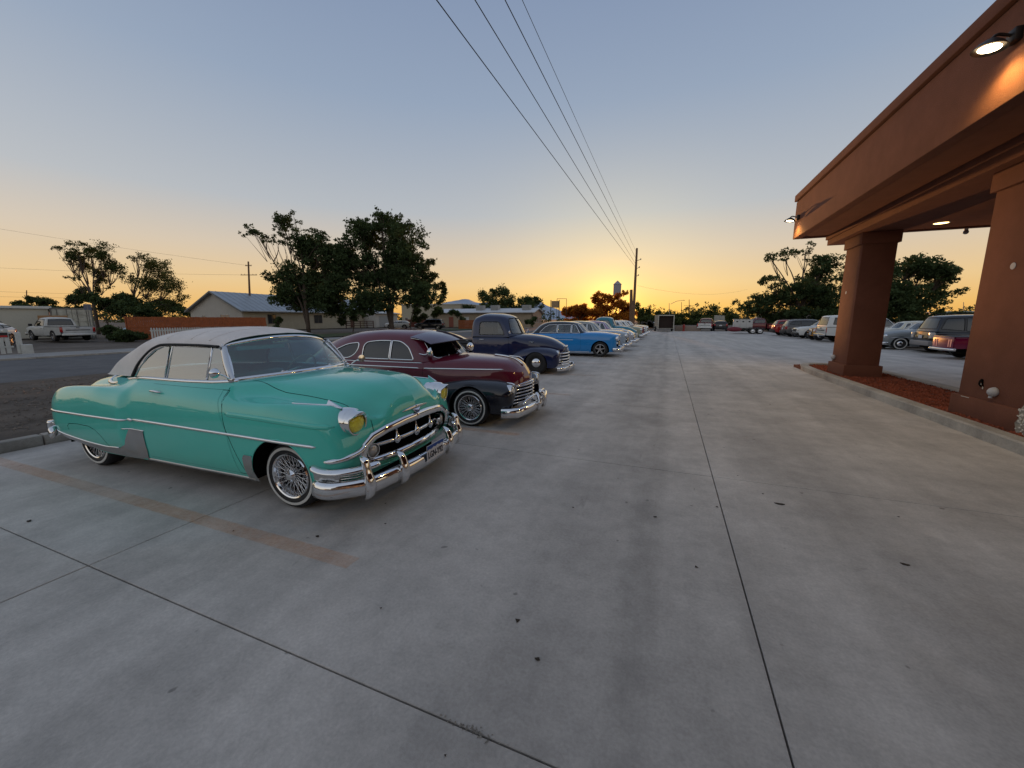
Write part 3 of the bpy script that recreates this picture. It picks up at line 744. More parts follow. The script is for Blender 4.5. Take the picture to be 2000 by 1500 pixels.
    g = G(); g.tube([(0, 0, 0), (0, 0, -.07)], .04, 12); g.obj('mount', mat('white_trim', (.6, .6, .58), .5), D, smooth=40)
    g = G(); g.ell((0, 0, -.10), (.06, .06, .06), 14, 8); g.obj('dome', mat('smoke_dome', (.25, .25, .27), .1, coat=1.), D, smooth=True)
canopy()
def motel():
    T = root('motel_wing', 'two-storey tan stucco motel wing behind the canopy', 'building', (0, 0, 0)); ST2 = mat('tan_stucco', (.36, .27, .18), .9, var=.08, vscale=1., bump=.4, bscale=120)
    g = G(); g.bbox(6.5, 46, -26, -13, 0, 6.2, .05, 1); g.obj('walls', ST2, T); g = G(); g.bbox(6.1, 46.4, -26.4, -12.6, 6.2, 6.9, .05, 1); g.obj('parapet', STUC, T)
    g = G(); g.bbox(-4, 6.4, -34, -22, 0, 3.4, .05, 1); g.obj('low_wing', ST2, T)
    for k in range(9):
        for z0 in (.9, 4.0): g = G(); g.bbox(8+4.2*k, 9.8+4.2*k, -13, -12.95, z0, z0+1.4, .01, 1); w = g.obj('window', mat('bronze_frame', (.05, .04, .035), .5), T); g = G(); g.bbox(8.08+4.2*k, 9.72+4.2*k, -12.95, -12.94, z0+.08, z0+1.32, .003, 1); g.obj('pane', mat('room_glass', (.03, .035, .04), .06, coat=1.), w)
motel()
# ------------------------------------------------------------ the seafoam convertible
def green_car():
    T = root('convertible_car', 'seafoam green 1950s convertible with white soft top, yellow headlights and wire wheels, nearest the camera', 'car', (-4.33, 2.995, 0), R(2.1), 'vintage cars parked nose out along the lot')
    P = paint('seafoam', (.085, .58, .47)); GS = glass('aqua_side_glass', (.40, .62, .62), .26)
    FAB = mat('white_fabric', (.80, .735, .68), .85, var=.08, vscale=5, bump=.35, bscale=300)
    def row(x, ys): return [(x, y, z_) for y, z_ in ys]
    net = [
     [(-2.02, 0, .33), (-2.10, 0, .40), (-2.12, 0, .52), (-2.11, 0, .66), (-2.06, 0, .78), (-2.0, 0, .83), (-1.93, 0, .87), (-1.83, 0, .91), (-1.78, 0, .93)],
     [(-2.0, .5, .33), (-2.09, .52, .4), (-2.11, .52, .52), (-2.10, .52, .66), (-2.05, .52, .78), (-1.98, .46, .82), (-1.91, .34, .87), (-1.82, .17, .91), (-1.78, 0, .93)],
     [(-1.95, .80, .31), (-2.03, .84, .38), (-2.06, .86, .52), (-2.06, .85, .68), (-2.02, .79, .82), (-1.95, .62, .82), (-1.89, .5, .87), (-1.80, .25, .92), (-1.76, 0, .935)],
     row(-1.82, [(.86, .29), (.925, .38), (.945, .52), (.935, .68), (.83, .875), (.66, .84), (.55, .90), (.3, .95), (0, .96)]),
     row(-1.5, [(.87, .26), (.93, .36), (.95, .52), (.94, .70), (.845, .905), (.69, .88), (.58, .955), (.3, 1.0), (0, 1.01)]),
     row(-1.1, [(.87, .21), (.93, .34), (.952, .52), (.948, .73), (.865, .92), (.72, .92), (.62, 1.0), (.3, 1.03), (0, 1.035)]),
     row(-.84, [(.87, .21), (.925, .34), (.952, .52), (.948, .72), (.885, .895), (.77, .955), (.69, 1.01), (.3, 1.03), (0, 1.03)]),
     row(-.66, [(.87, .21), (.925, .34), (.952, .52), (.950, .70), (.905, .865), (.80, .965), (.72, 1.02), (.3, 1.03), (0, 1.03)]),
     row(-.59, [(.86, .21), (.890, .34), (.902, .52), (.900, .70), (.872, .87), (.81, .975), (.73, 1.02), (.3, 1.03), (0, 1.03)]),
     row(.15, [(.86, .21), (.90, .34), (.915, .52), (.912, .71), (.882, .875), (.815, .978), (.735, 1.025), (.3, 1.03), (0, 1.03)]),
     row(.72, [(.86, .21), (.905, .34), (.922, .52), (.920, .73), (.885, .885), (.80, .968), (.70, 1.045), (.35, 1.06), (0, 1.06)]),
     row(1.1, [(.87, .21), (.915, .34), (.928, .52), (.925, .72), (.87, .905), (.70, .93), (.57, 1.03), (.28, 1.08), (0, 1.087)]),
     row(1.5, [(.88, .22), (.92, .34), (.932, .52), (.928, .74), (.84, .925), (.68, .89), (.54, .995), (.27, 1.07), (0, 1.085)]),
     row(1.78, [(.88, .24), (.92, .34), (.925, .52), (.915, .76), (.79, .925), (.63, .86), (.50, .96), (.26, 1.045), (0, 1.062)]),
     [(1.90, .87, .27), (1.94, .89, .36), (1.96, .885, .52), (1.93, .855, .76), (1.90, .71, .90), (1.90, .58, .82), (1.90, .47, .91), (1.90, .25, 1.015), (1.90, 0, 1.035)],
     [(1.96, .77, .28), (2.01, .77, .38), (2.035, .76, .52), (2.00, .72, .74), (1.97, .60, .84), (1.99, .52, .77), (1.99, .42, .85), (1.985, .22, .965), (1.98, 0, .985)],
     [(2.0, .45, .28), (2.06, .45, .38), (2.085, .45, .52), (2.085, .45, .66), (2.08, .43, .74), (2.075, .38, .785), (2.065, .32, .84), (2.045, .16, .915), (2.04, 0, .93)],
     [(2.01, 0, .28), (2.08, 0, .38), (2.11, 0, .52), (2.115, 0, .66), (2.115, 0, .72), (2.11, 0, .77), (2.10, 0, .82), (2.075, 0, .88), (2.04, 0, .93)]]
    B = Shell(net, 230, 84, 2)
    side = lambda c: c.y > .55
    B.cut(arch_poly(1.40, .30, .335, .1, 18, 1.0), 9, 'y', side)             # front wheel opening
    B.drop(9)
    cab = [(.66, 0), (.62, .45), (.52, .66), (-.3, .69), (-.95, .66), (-1.05, .3), (-1.05, -.02), (.66, -.02)]
    B.cut([(x, y) for x, y in cab], 9, 'z', lambda c: c.z > .9); B.drop(9)
    # door
    door = [(-.37, .27), (.98, .27), (.90, .45), (.80, .66), (.76, .84), (.72, .98), (-.30, .985), (-.35, .8)]
    B.cut(door, 2, 'y', side)
    # hood
    hood = [(.78, -.01), (.78, .62), (1.2, .63), (1.6, .60), (1.88, .565), (2.0, .53), (2.07, .49), (2.12, .25), (2.14, -.01)]
    B.cut([(x, y) for x, y in hood], 3, 'z', lambda c: c.z > .70)
    # grille opening
    grl = rpoly([(-.02, .66), (.30, .652), (.48, .625), (.62, .56), (.665, .48), (.64, .41), (.5, .385), (-.02, .385)], .03)
    B.cut(grl, 9, 'x', lambda c: c.x > 1.7); B.drop(9)
    body = B.emit(0, 'body', P, T)[0]
    B.emit(2, 'door', P, T, 'two', inset=-.0015)
    hd = B.emit(3, 'hood', P, T, inset=-.001)[0]
    for d in [o for o in T.children if o.name.startswith('door')]:
        sg = -1 if sum(v.co.y for v in d.data.vertices) < 0 else 1
        p, n = B.proj(-.17, .945-.03); p = p*[1, sg, 1]; n = n*[1, sg, 1]
        g = G(); pts = [p+n*.004+[-.075, 0, .0], p+n*.028+[-.05, 0, .003], p+n*.034+[0, 0, .004], p+n*.030+[.05, 0, .002], p+n*.012+[.075, 0, 0]]
        g.tube(curve(pts, 12), [.006]*2+[.011]*8+[.006]*2, 8); g.obj('handle', CHROME, d, smooth=True)
    g = seam(B, door+[door[0]], T, w=.0035); g = seam(B, [(.80, .62), (1.2, .63), (1.6, .60), (1.88, .565), (1.97, .54)], T, axis='z', w=.004, g=g)
    g = seam(B, [(-1.60, .44), (-1.60, .485), (-1.56, .51), (-1.4, .52), (-1.2, .515), (-1.09, .48), (-1.02, .42), (-.96, .32)], T, w=.003, g=g)
    g = seam(B, [(.54, .80), (.555, .76), (.56, .70), (.555, .655)], T, axis='x', w=.004, g=g)
    g = seam(B, [(.70, 1.0), (.72, .93), (.76, .84)], T, w=.003, g=g)
    g = seam(B, [(-1.98, .48), (-1.6, .52), (-1.14, .56)], T, axis='z', w=.003, g=g)
    g.obj('panel_gaps', SEAM, T)['kind'] = 'stuff'
    # side spears and sill mouldings
    bead(B, [(-1.99, .625), (-1.2, .625), (-.60, .625)], CHROME, T, 'side_spear', .013, .011)
    bead(B, [(-.56, .63), (.2, .628), (1.1, .622), (1.80, .615)], CHROME, T, 'side_spear', .014, .012)
    for sg in (-1, 1):
        p, n = B.proj(-.575, .628); g = G(); g.ell((p+n*.006)*[1, sg, 1], (.045, .012, .018)); g.obj('spear_joint', CHROME, T, smooth=True)
    bead(B, [(-.45, .225), (.3, .222), (1.05, .225)], STEEL, T, 'sill_moulding', .016, .010, taper=False)
    bead(B, [(1.98, .34), (2.0, .35)], STEEL, T, 'valance_clip', .01, .006)
    # character ledge on front fender
    bead(B, [(.80, .80), (1.2, .795), (1.6, .785), (1.84, .775), (1.93, .77)], P, T, 'fender_crease', .022, .007)
    # stone guards, front of rear fender and behind front wheel
    sg1 = [(-.55, .215), (-.43, .24), (-.395, .32), (-.39, .525), (-.41, .535), (-.60, .53), (-.625, .47), (-.665, .37), (-.78, .32), (-1.0, .31), (-1.35, .33), (-1.70, .365), (-1.98, .41), (-1.88, .315), (-1.5, .265), (-1.0, .225)]
    patch(B, sg1, 'gravel_guard', STEEL, T)
    for sg in (-1, 1):
        g = G(); Pp, Nn = B.line([(-.385, .53), (-.60, .535), (-.65, .537)], step=.02); g.sweep(Pp*[1, sg, 1], Nn*[1, sg, 1], .007, .009, 6)
        Pp, Nn = B.line([(-1.97, .41), (-1.7, .37), (-1.35, .332), (-1.0, .312), (-.80, .322)], step=.03); g.sweep(Pp*[1, sg, 1], Nn*[1, sg, 1], .004, .009, 6)
        g.obj('guard_rim', CHROME, T, smooth=True)
    sg2 = [(.97, .225), (1.10, .215), (1.085, .26), (1.075, .33), (1.095, .45), (1.09, .462), (1.0, .462), (.975, .43)]
    patch(B, sg2, 'stone_guard', STEEL, T)
    # wheel wells, floor, underbody
    g = G(); g.box(-1.95, 1.95, -.52, .52, .17, .60); g.box(-.75, .98, -.84, .84, .20, .30); g.box(-1.95, -1.8, -.8, .8, .3, .6)
    liner(g, 1.40, .88, .30, .36); liner(g, -1.46, .86, .30, .36)
    g.box(1.0, 1.93, -.5, .5, .25, .72)
    g.obj('underbody', DARK, T)
    ring = arch_poly(1.40, .30, .338, .235, 20)
    bead(B, [p for p in ring[1:-1] if p[1] > .26], P, T, 'wheel_arch_lip', .006, .006, taper=False, step=.02)
    wl = dict(kind='wire', r=.292, w=.17, rim=.195)
    for x, sg in ((1.40, -1), (1.40, 1), (-1.47, -1), (-1.47, 1)):
        yy = .755 if x > 0 else .735
        make_wheel('wire', .29, .17, .198, T, (x, sg*yy, .29), sg, ww=(.232, .256))
    # interior
    AQ = mat('aqua_vinyl', (.16, .52, .54), .45, var=.1, vscale=8); AQL = mat('aqua_dash', (.12, .45, .42), .3, coat=1.)
    g = G(); g.box(-1.06, .7, -.70, .70, .30, .34); g.obj('floor_pan', INTD, T)
    for nm, x0 in (('front_seat', -.36), ('rear_seat', -1.02)):
        g = G(); g.bbox(x0+.1, x0+.58, -.62, .62, .36, .62, .06, 3); g.bbox(x0-.06, x0+.12, -.62, .62, .45, .98 if x0 > -.5 else .95, .05, 3); g.obj(nm, AQ, T, smooth=40)
    g = G(); g.bbox(.50, .74, -.66, .66, .74, 1.0, .05, 3); g.obj('dashboard', AQL, T, smooth=40)
    g = G(); g.box(-1.04, .66, -.735, -.715, .34, 1.0); g.box(-1.04, .66, .715, .735, .34, 1.0); g.box(-1.07, -1.05, -.7, .7, .34, 1.0); g.obj('inner_panel', AQ, T)
    stw = root('x', None, None); bpy.data.objects.remove(stw)
    cx, cy, cz = .30, .36, 1.02; a = np.array([-.88, 0, .47]); u_ = np.array([.47, 0, .88]); v_ = np.array([0, 1., 0])
    g = G(); g.tube([np.array([cx, cy, cz])+.195*(math.cos(t)*u_+math.sin(t)*v_) for t in np.linspace(0, 2*math.pi, 33)], .011, 6, caps=False)
    g.tube([np.array([cx, cy, cz])-a*.0+v_*.19, np.array([cx, cy, cz])-a*.03, np.array([cx, cy, cz])-v_*.19], .009, 6); g.tube([(cx, cy, cz), np.array([cx, cy, cz])-a*.30], .02, 8)
    g.obj('steering_wheel', mat('ivory', (.45, .47, .38), .3, coat=1.), T, smooth=True)
    # belt moulding
    MB = [(-1.53, 0), (-1.52, .25), (-1.47, .50), (-1.37, .645), (-1.2, .69), (-.9, .715), (-.5, .745), (0, .755), (.4, .75), (.62, .72), (.70, .69)]
    pb = curve([B.proj(x, y, 'z')[0]+[0, 0, .005] for x, y in MB], 70); pb = np.vstack([pb[::-1], pb[1:]*[1, -1, 1]])
    Nn = np.array([[-.6 if abs(p[1]) < .5 else 0, np.sign(p[1])*.75, .66] for p in pb]); Nn /= np.linalg.norm(Nn, axis=1)[:, None]
    g = G(); g.sweep(pb, Nn, .020, .015, 8); g.obj('belt_moulding', CHROME, T, smooth=True)
    # soft top: rows rear base -> header
    top = [
     [(-1.36, .665, 1.01), (-1.40, .60, 1.005), (-1.44, .45, 1.01), (-1.48, .2, 1.02), (-1.49, 0, 1.02)],
     [(-1.20, .69, 1.015), (-1.17, .635, 1.15), (-1.20, .47, 1.19), (-1.22, .22, 1.21), (-1.23, 0, 1.21)],
     [(-.98, .715, 1.02), (-.93, .645, 1.245), (-.94, .50, 1.32), (-.95, .24, 1.36), (-.95, 0, 1.365)],
     [(-.74, .735, 1.025), (-.68, .645, 1.33), (-.68, .52, 1.41), (-.68, .26, 1.46), (-.68, 0, 1.468)],
     [(-.40, .742, 1.03), (-.36, .64, 1.365), (-.36, .52, 1.445), (-.36, .27, 1.495), (-.36, 0, 1.505)],
     [(0, .748, 1.035), (0, .632, 1.375), (0, .52, 1.45), (0, .27, 1.505), (0, 0, 1.515)],
     [(.30, .745, 1.035), (.24, .625, 1.375), (.24, .51, 1.44), (.25, .26, 1.49), (.26, 0, 1.502)],
     [(.60, .73, 1.04), (.44, .60, 1.36), (.46, .50, 1.405), (.52, .25, 1.445), (.54, 0, 1.455)]]
    Tn = Shell(top, 90, 40, 1)
    q1 = [(-.70, 1.005), (-.66, 1.12), (-.57, 1.22), (-.46, 1.30), (-.34, 1.335), (-.235, 1.338), (-.235, 1.005)]
    q2 = [(-.235, 1.005), (-.235, 1.338), (.40, 1.332), (.60, 1.0)]
    q2b = [(-.235, 1.0), (-.235, 1.338), (.70, 1.335), (.70, 1.0)]
    for q_, pid in ((q1, 5), (q2b, 6)): Tn.cut(q_, pid, 'y', lambda c: c.y > .5); Tn.drop(pid)
    tp = Tn.emit(0, 'soft_top', FAB, T, inset=-.006)[0]
    g = G()
    for xx in (-.68, -.36, 0., .26):
        ys = np.linspace(.60, 0, 14); Pq = []; Nq = []
        for y in ys:
            p, n = Tn.proj(xx-.02*(1-y), y, 'z'); Pq.append(p+n*.006); Nq.append(n)
        Pq = np.array(Pq); Nq = np.array(Nq)
        g.sweep(Pq, Nq, .012, .004, 6); g.sweep(Pq*[1, -1, 1], Nq*[1, -1, 1], .012, .004, 6)
    g.obj('roof_bow_seam', FAB, T, smooth=True)
    # dark weatherstrip under fabric edge
    wp = curve([(x, .752-(z_-1.03)*.29-max(0, x-.2)*.05, z_) for x, z_ in ((-.735, 1.03), (-.69, 1.135), (-.595, 1.24), (-.475, 1.318), (-.35, 1.352), (-.1, 1.358), (.15, 1.358), (.43, 1.35))], 50)
    for sg in (-1, 1):
        g = G(); g.tube(wp*[1, sg, 1], .014, 6); g.obj('weatherstrip', BLACK, T, smooth=True)
    pq = rpoly([(-.70, 1.03), (-.66, 1.12), (-.57, 1.22), (-.46, 1.295), (-.34, 1.332), (-.25, 1.335), (-.25, 1.03)], .02)
    def flatpane(poly, name, m_, fr=None, frw=.009):
        """flat glass leaning with the window plane"""
        def Y(x, z_): return .742-(z_-1.03)*.29-max(0, x-.2)*.05
        obs = []
        for sg in (-1, 1):
            V = [(x, sg*(Y(x, z_)), z_) for x, z_ in poly]; o = mk(name, V, [list(range(len(V)))][::1], m_, T); obs.append(o)
            if fr is not None:
                g = G(); pts = [np.array((x, sg*Y(x, z_), z_)) for x, z_ in fr]; g.tube(pts, frw, 8); g.obj('glass_frame', CHROME, o, smooth=True)
        return obs
    flatpane([p[:2] for p in pq], 'quarter_window', GS, [(-.245, 1.02), (-.245, 1.335), (-.34, 1.34), (-.46, 1.303), (-.57, 1.228), (-.66, 1.128), (-.705, 1.03)])
    flatpane([(-.215, 1.03), (-.215, 1.337), (.335, 1.335), (.335, 1.03)], 'door_window', GS, [(-.215, 1.02), (-.215, 1.342), (.10, 1.345), (.335, 1.342), (.34, 1.03)])
    flatpane([(.35, 1.03), (.35, 1.335), (.44, 1.33), (.62, 1.05), (.62, 1.03)], 'vent_window', GS, [(.35, 1.03), (.35, 1.34), (.44, 1.335)], .007)
    # windshield
    def WS(u, v):   # u -1..1 across, v 0..1 up
        a_ = abs(u); yb = .70*u; yt = .595*u
        xb = .83-.19*a_**2.2; xt = .54-.12*a_**2.2; zb = 1.055+.02*(1-a_*a_); zt = 1.355+.07*(1-a_*a_)
        bow = .02*math.sin(math.pi*v)
        return np.array([xb+(xt-xb)*v+bow, yb+(yt-yb)*v, zb+(zt-zb)*v])
    us = np.linspace(-1, 1, 25); vs = np.linspace(0, 1, 7)
    V = [WS(a_, b_) for a_ in us for b_ in vs]; F = [(i*7+j, (i+1)*7+j, (i+1)*7+j+1, i*7+j+1) for i in range(24) for j in range(6)]
    ws = mk('windshield', V, F, GLASST, T, True)
    loop = [WS(a_, 0) for a_ in us]+[WS(1, b_) for b_ in vs[1:]]+[WS(a_, 1) for a_ in us[::-1][1:]]+[WS(-1, b_) for b_ in vs[::-1][1:-1]]
    loop = np.array(loop); nn = np.tile([.8, 0, .45], (len(loop), 1)).astype(float); nn[:, 1] = loop[:, 1]*.4; nn /= np.linalg.norm(nn, axis=1)[:, None]
    g = G(); g.sweep(loop, nn, .022, .014, 8, closed=True); g.obj('windshield_frame', CHROME, T, smooth=True)
    for sg in (-1, 1): g = G(); g.sweep(curve([(.66, sg*.715, 1.03), (.58, sg*.69, 1.16), (.455, sg*.62, 1.35)], 10), np.tile([.3, sg*.9, .2], (10, 1)), .034, .02, 8); g.obj('windshield_pillar', CHROMED, T, smooth=True)
    g = G(); g.bbox(.40, .44, -.1, .1, 1.34, 1.385, .01); g.tube([(.47, 0, 1.42), (.44, 0, 1.37)], .008); g.obj('rear_view_mirror', CHROMED, T, smooth=40)
    g = G()
    for y0, y1 in ((-.30, -.04), (.30, .60)):
        g.tube([(.80, y0, 1.085), (.775, (y0+y1)/2, 1.10), (.74, y1, 1.115)], .006, 6); g.tube([(.78, y0, 1.08), (.79, y0, 1.10)], .012, 8)
    g.obj('wiper', CHROME, T, smooth=True)
    g = G(); g.bbox(.33, .47, -.50, .02, 1.30, 1.345, .012); g.obj('sun_visor', AQ, T, smooth=40)
    # rear deck, rear window
    p_, n_ = Tn.proj(-1.05, 0, 'z')
    # headlights
    YEL = mat('yellow_lens', (.95, .74, .05), .16, coat=1., var=.28, vscale=45)
    for sg in (-1, 1):
        c = np.array([2.015, sg*.70, .775]); ax = np.array([.985, sg*.10, -.03])
        h = lamp(T, c, ax, .088, 'headlight', CHROME, YEL, .03)
        g = G(); g.lathe([(.106, -.02), (.115, -.03), (.120, -.07), (.119, -.12), (.108, -.20)], c, ax, 32); g.obj('headlight_surround', CHROMED if 0 else CHROME, h, smooth=50, fixn=True)
        g = G(); g.lathe([(.088, .0), (.094, .045), (.090, .05), (.083, .0)], c, ax, 24, arc=(0, 180)) ; 
        V = np.vstack(g.V)-c; V = V
        # hood half-lid over the lens
        g2 = G(); k = 18; ax_ = ax/np.linalg.norm(ax); ti = np.cross([0, 0, 1.], ax_); ti /= np.linalg.norm(ti); up_ = np.cross(ax_, ti); VV = []
        for j in range(k+1):
            th = R(20+140*j/k); d_ = math.cos(th)*ti+math.sin(th)*up_; s_ = math.sin(R(180*j/k))
            for rr, oo in ((.100, -.02), (.102, .010+.035*s_), (.096, .014+.042*s_), (.084-.012*s_, .010+.030*s_)): VV.append(c+d_*rr+ax_*oo)
        g2.add(VV, [(j*4+i, (j+1)*4+i, (j+1)*4+i+1, j*4+i+1) for j in range(k) for i in range(3)]); g2.obj('headlight_lid', CHROME, h, smooth=50)
        # fin ornament on fender crest
        p0, n0 = B.proj(1.50, .82, 'z'); p1, n1 = B.proj(1.86, .745, 'z')
        g = G(); base_ = [B.proj(x, y, 'z')[0]+[0, 0, .004] for x, y in ((1.48, .82), (1.6, .80), (1.72, .78), (1.84, .755), (1.90, .735))]
        bb = curve(base_, 12)*[1, sg, 1]; g.sweep(bb, np.tile([0, 0, 1.], (12, 1)), np.r_[.003, np.full(10, .009), .012], np.full(12, .007), 6)
        q0 = bb[8]; q1_ = bb[11]; tip = (q0+q1_)/2+[-.05, 0, .052]
        g.add([q0+[0, -.009, 0], q0+[0, .009, 0], q1_+[.01, .012, 0], q1_+[.01, -.012, 0], tip+[0, .003, 0], tip+[0, -.003, 0]], [(0, 5, 4, 1), (1, 4, 2), (2, 4, 5, 3), (3, 5, 0), (0, 1, 2, 3)])
        g.obj('fender_ornament', CHROME, T, smooth=30, fixn=True)
    # emblem on the hood nose
    g = G(); Pn = []; Nn = []
    for y in np.linspace(-.21, .21, 13):
        p, n = B.proj(y, .775-.012*abs(y)/.21, 'x'); Pn.append(p+n*.006); Nn.append(n)
    ta = np.r_[.15, .5, .75, .9, 1, 1, 1, 1, 1, .9, .75, .5, .15]
    g.sweep(np.array(Pn), np.array(Nn), .013*ta, .009*ta, 8)
    p, n = B.proj(0, .745, 'x'); g.add(*(lambda V: (V, [(0, 1, 2, 3), (0, 1, 4), (1, 2, 4), (2, 3, 4), (3, 0, 4)]))([p+[.004, -.07, .015], p+[.004, .07, .015], p+[.010, .02, -.03], p+[.010, -.02, -.03], p+[.028, 0, .0]]))
    em = g.obj('hood_emblem', CHROME, hd, smooth=40, fixn=True)
    g = G(); g.prism([(-.035, .735), (.035, .735), (.012, .718), (-.012, .718)], p[0]+.014, p[0]+.024, 'x'); g.obj('badge', mat('badge_blue', (.02, .04, .16), .3, coat=1.), hd, fixn=True)
    # grille
    g = G(); g.box(1.86, 1.90, -.72, .72, .33, .74); g.obj('grille_back', SEAM, T)
    outer = [(-.675, .44), (-.69, .51), (-.66, .575), (-.575, .63), (-.42, .662), (-.2, .680), (0, .684)]
    outer = outer+[(-y, z_) for y, z_ in outer[::-1][1:]]
    Pc, Nc = B.line(outer, 'x', .03)
    ww = .034+.008*np.sin(np.linspace(0, math.pi, len(Pc)))
    g = G(); g.sweep(Pc, Nc*.6+np.array([.4, 0, .2]), ww, .020, 10); g.obj('grille_surround', CHROME, T, smooth=True)
    # wing bars running round onto the fender
    for sg in (-1, 1):
        g = G(); pts = curve([(2.06, .665, .585), (2.055, .72, .552), (2.03, .78, .530), (1.98, .855, .512), (1.915, .905, .505), (1.87, .92, .502)], 16)*[1, sg, 1]
        g.sweep(pts, np.tile([.5, sg*.7, .35], (16, 1)), np.r_[np.full(13, .022), .020, .015, .008], .014, 8); g.obj('grille_wing', CHROME, T, smooth=True)
    g = G(); yy = np.linspace(-.54, .54, 25)
    g.tube([(2.085-.22*abs(y/.7)**2.6, y, .525) for y in yy], .021, 10); g.obj('grille_bar', CHROME, T, smooth=True)
    g = G(); g.sweep(np.array([(2.105-.22*abs(y/.78)**2.6, y, .410) for y in np.linspace(-.66, .66, 25)]), np.tile([.8, 0, .6], (25, 1)).astype(float), .030, .016, 8); g.obj('grille_bar', CHROME, T, smooth=True)
    for y0 in (-.28, .0, .28):
        x0 = 2.09-.22*abs(y0/.7)**2.6
        g = G(); g.lathe([(0, .10), (.006, .098), (.009, .07), (.013, .045), (.030, .025), (.040, .0), (.030, -.025), (.018, -.04), (.0, -.045)], (x0+.012, y0, .530), (0, 0, 1), 16); g.obj('grille_tooth', CHROME, T, smooth=50, fixn=True)
    for sg in (-1, 1):
        h = lamp(T, (2.045, sg*.565, .505), (.96, sg*.22, 0), .056, 'parking_lamp', CHROME, mat('ribbed_lens', (.5, .49, .47), .25, coat=1., metal=.4), .05)
    # valance below the grille
    g = G()
    for zz, dx in ((.375, 0), (.352, .006), (.330, .004)):
        g.sweep(np.array([(2.08+dx-.24*abs(y/.8)**2.8, y, zz) for y in np.linspace(-.7, .7, 21)]), np.tile([.9, 0, .3], (21, 1)).astype(float), .008, .006, 6)
    g.obj('valance_rib', P, T, smooth=True)
    # bumper: blade, upper wing, guards
    def bx(y): a_ = abs(y); return 2.225-.07*(a_/.7)**2-(0 if a_ < .72 else 1.3*(a_-.72)**1.35)
    ys = np.r_[np.linspace(-.925, -.72, 8), np.linspace(-.68, .68, 24), np.linspace(.72, .925, 8)]
    Pq = np.array([(bx(y), y, .268+.012*abs(y)) for y in ys])
    ext0 = curve([(1.80, -.955, .29), (1.87, -.955, .283), tuple(Pq[0])], 5)[:-1]; Pq = np.vstack([ext0, Pq, ext0[::-1]*[1, -1, 1]])
    Tg = np.gradient(Pq, axis=0); Nq = np.cross(Tg, [0, 0, 1.]); Nq /= np.linalg.norm(Nq, axis=1)[:, None]; 
    if Nq[len(Nq)//2][0] < 0: Nq = -Nq
    g = G(); g.sweep(Pq, Nq, .074, .040, 14); bp = g.obj('front_bumper', CHROME, T, smooth=True)
    for sg in (-1, 1):
        g = G(); pts = curve([(1.745, .935, .455), (1.85, .945, .435), (1.95, .925, .43), (2.06, .845, .43), (2.13, .74, .435), (2.165, .64, .44)], 18)*[1, sg, 1]
        Nn = np.tile([.4, sg*.5, .75], (18, 1)); g.sweep(pts, Nn, np.r_[.012, np.full(16, .034), .03], .016, 8); g.obj('bumper_wing', CHROME, bp, smooth=True)
        # stone shield filling the space ahead of the wheel
        pts = [(1.745, .925, .455), (1.93, .91, .43), (2.0, .875, .43), (1.96, .90, .31), (1.84, .94, .245), (1.80, .94, .25)]
        V = [np.array(p)*[1, sg, 1] for p in pts]; g = G(); g.add(V+[v-np.array([0, sg*.02, 0]) for v in V], [(0, 1, 2, 3, 4, 5), (11, 10, 9, 8, 7, 6)]+[(i, i+6, (i+1) % 6+6, (i+1) % 6) for i in range(6)]); g.obj('bumper_shield', STEEL, bp, fixn=True)
        g = G()
        for zz in (.405, .385, .365, .345): g.tube([(1.99, sg*.885, zz), (2.07, sg*.82, zz), (2.12, sg*.73, zz)], .005, 6)
        g.obj('bumper_grille_lines', CHROME, bp, smooth=True)
        for y0, hh in ((.765, .53), (.41, .47)):
            x0 = bx(y0)+.025
            g = G(); pz = [.165, .20, .27, .34, .40, hh-.03, hh]; pw = [.016, .042, .050, .046, .038, .036, .012]; px_ = [-.02, .012, .028, .022, .004, -.02, -.06]
            Pg = np.array([(x0+a_, sg*y0, b_) for a_, b_ in zip(px_, pz)]); Pg = pchip(range(7), Pg, np.linspace(0, 6, 19)); wv = pchip(range(7), np.array(pw)[:, None], np.linspace(0, 6, 19))[:, 0]
            g.sweep(Pg, np.tile([1., 0, .15], (19, 1)), wv, wv*.8, 12); g.obj('bumper_guard', CHROME, bp, smooth=True)
    plate(T, (2.275, .06, .335), R(90), (.012, .06, .28), 'LGN-Y92')
    # rear bumper
    Pr = np.array([(-2.22+.06*(abs(y)/.7)**2+(0 if abs(y) < .74 else 1.5*(abs(y)-.74)**1.4), y, .37) for y in np.linspace(-.95, .95, 35)])
    Nr = np.tile([-1., 0, 0.], (35, 1)); Nr[:, 1] = np.sign(Pr[:, 1])*np.clip(np.abs(Pr[:, 1])-.7, 0, .3)*3; Nr /= np.linalg.norm(Nr, axis=1)[:, None]
    g = G(); g.sweep(Pr, Nr, .065, .035, 12); rb = g.obj('rear_bumper', CHROME, T, smooth=True)
    for sg in (-1, 1):
        g = G(); g.sweep(curve([(-2.16, sg*.86, .33), (-2.175, sg*.86, .40), (-2.15, sg*.86, .47)], 9), np.tile([-1., sg*.4, 0], (9, 1)), np.r_[.02, np.full(7, .035), .02], .035, 10); g.obj('bumper_guard', CHROME, rb, smooth=True)
        lamp(T, (-2.085, sg*.76, .66), (-1, sg*.12, 0), .045, 'tail_lamp', CHROME, TAIL, .04)
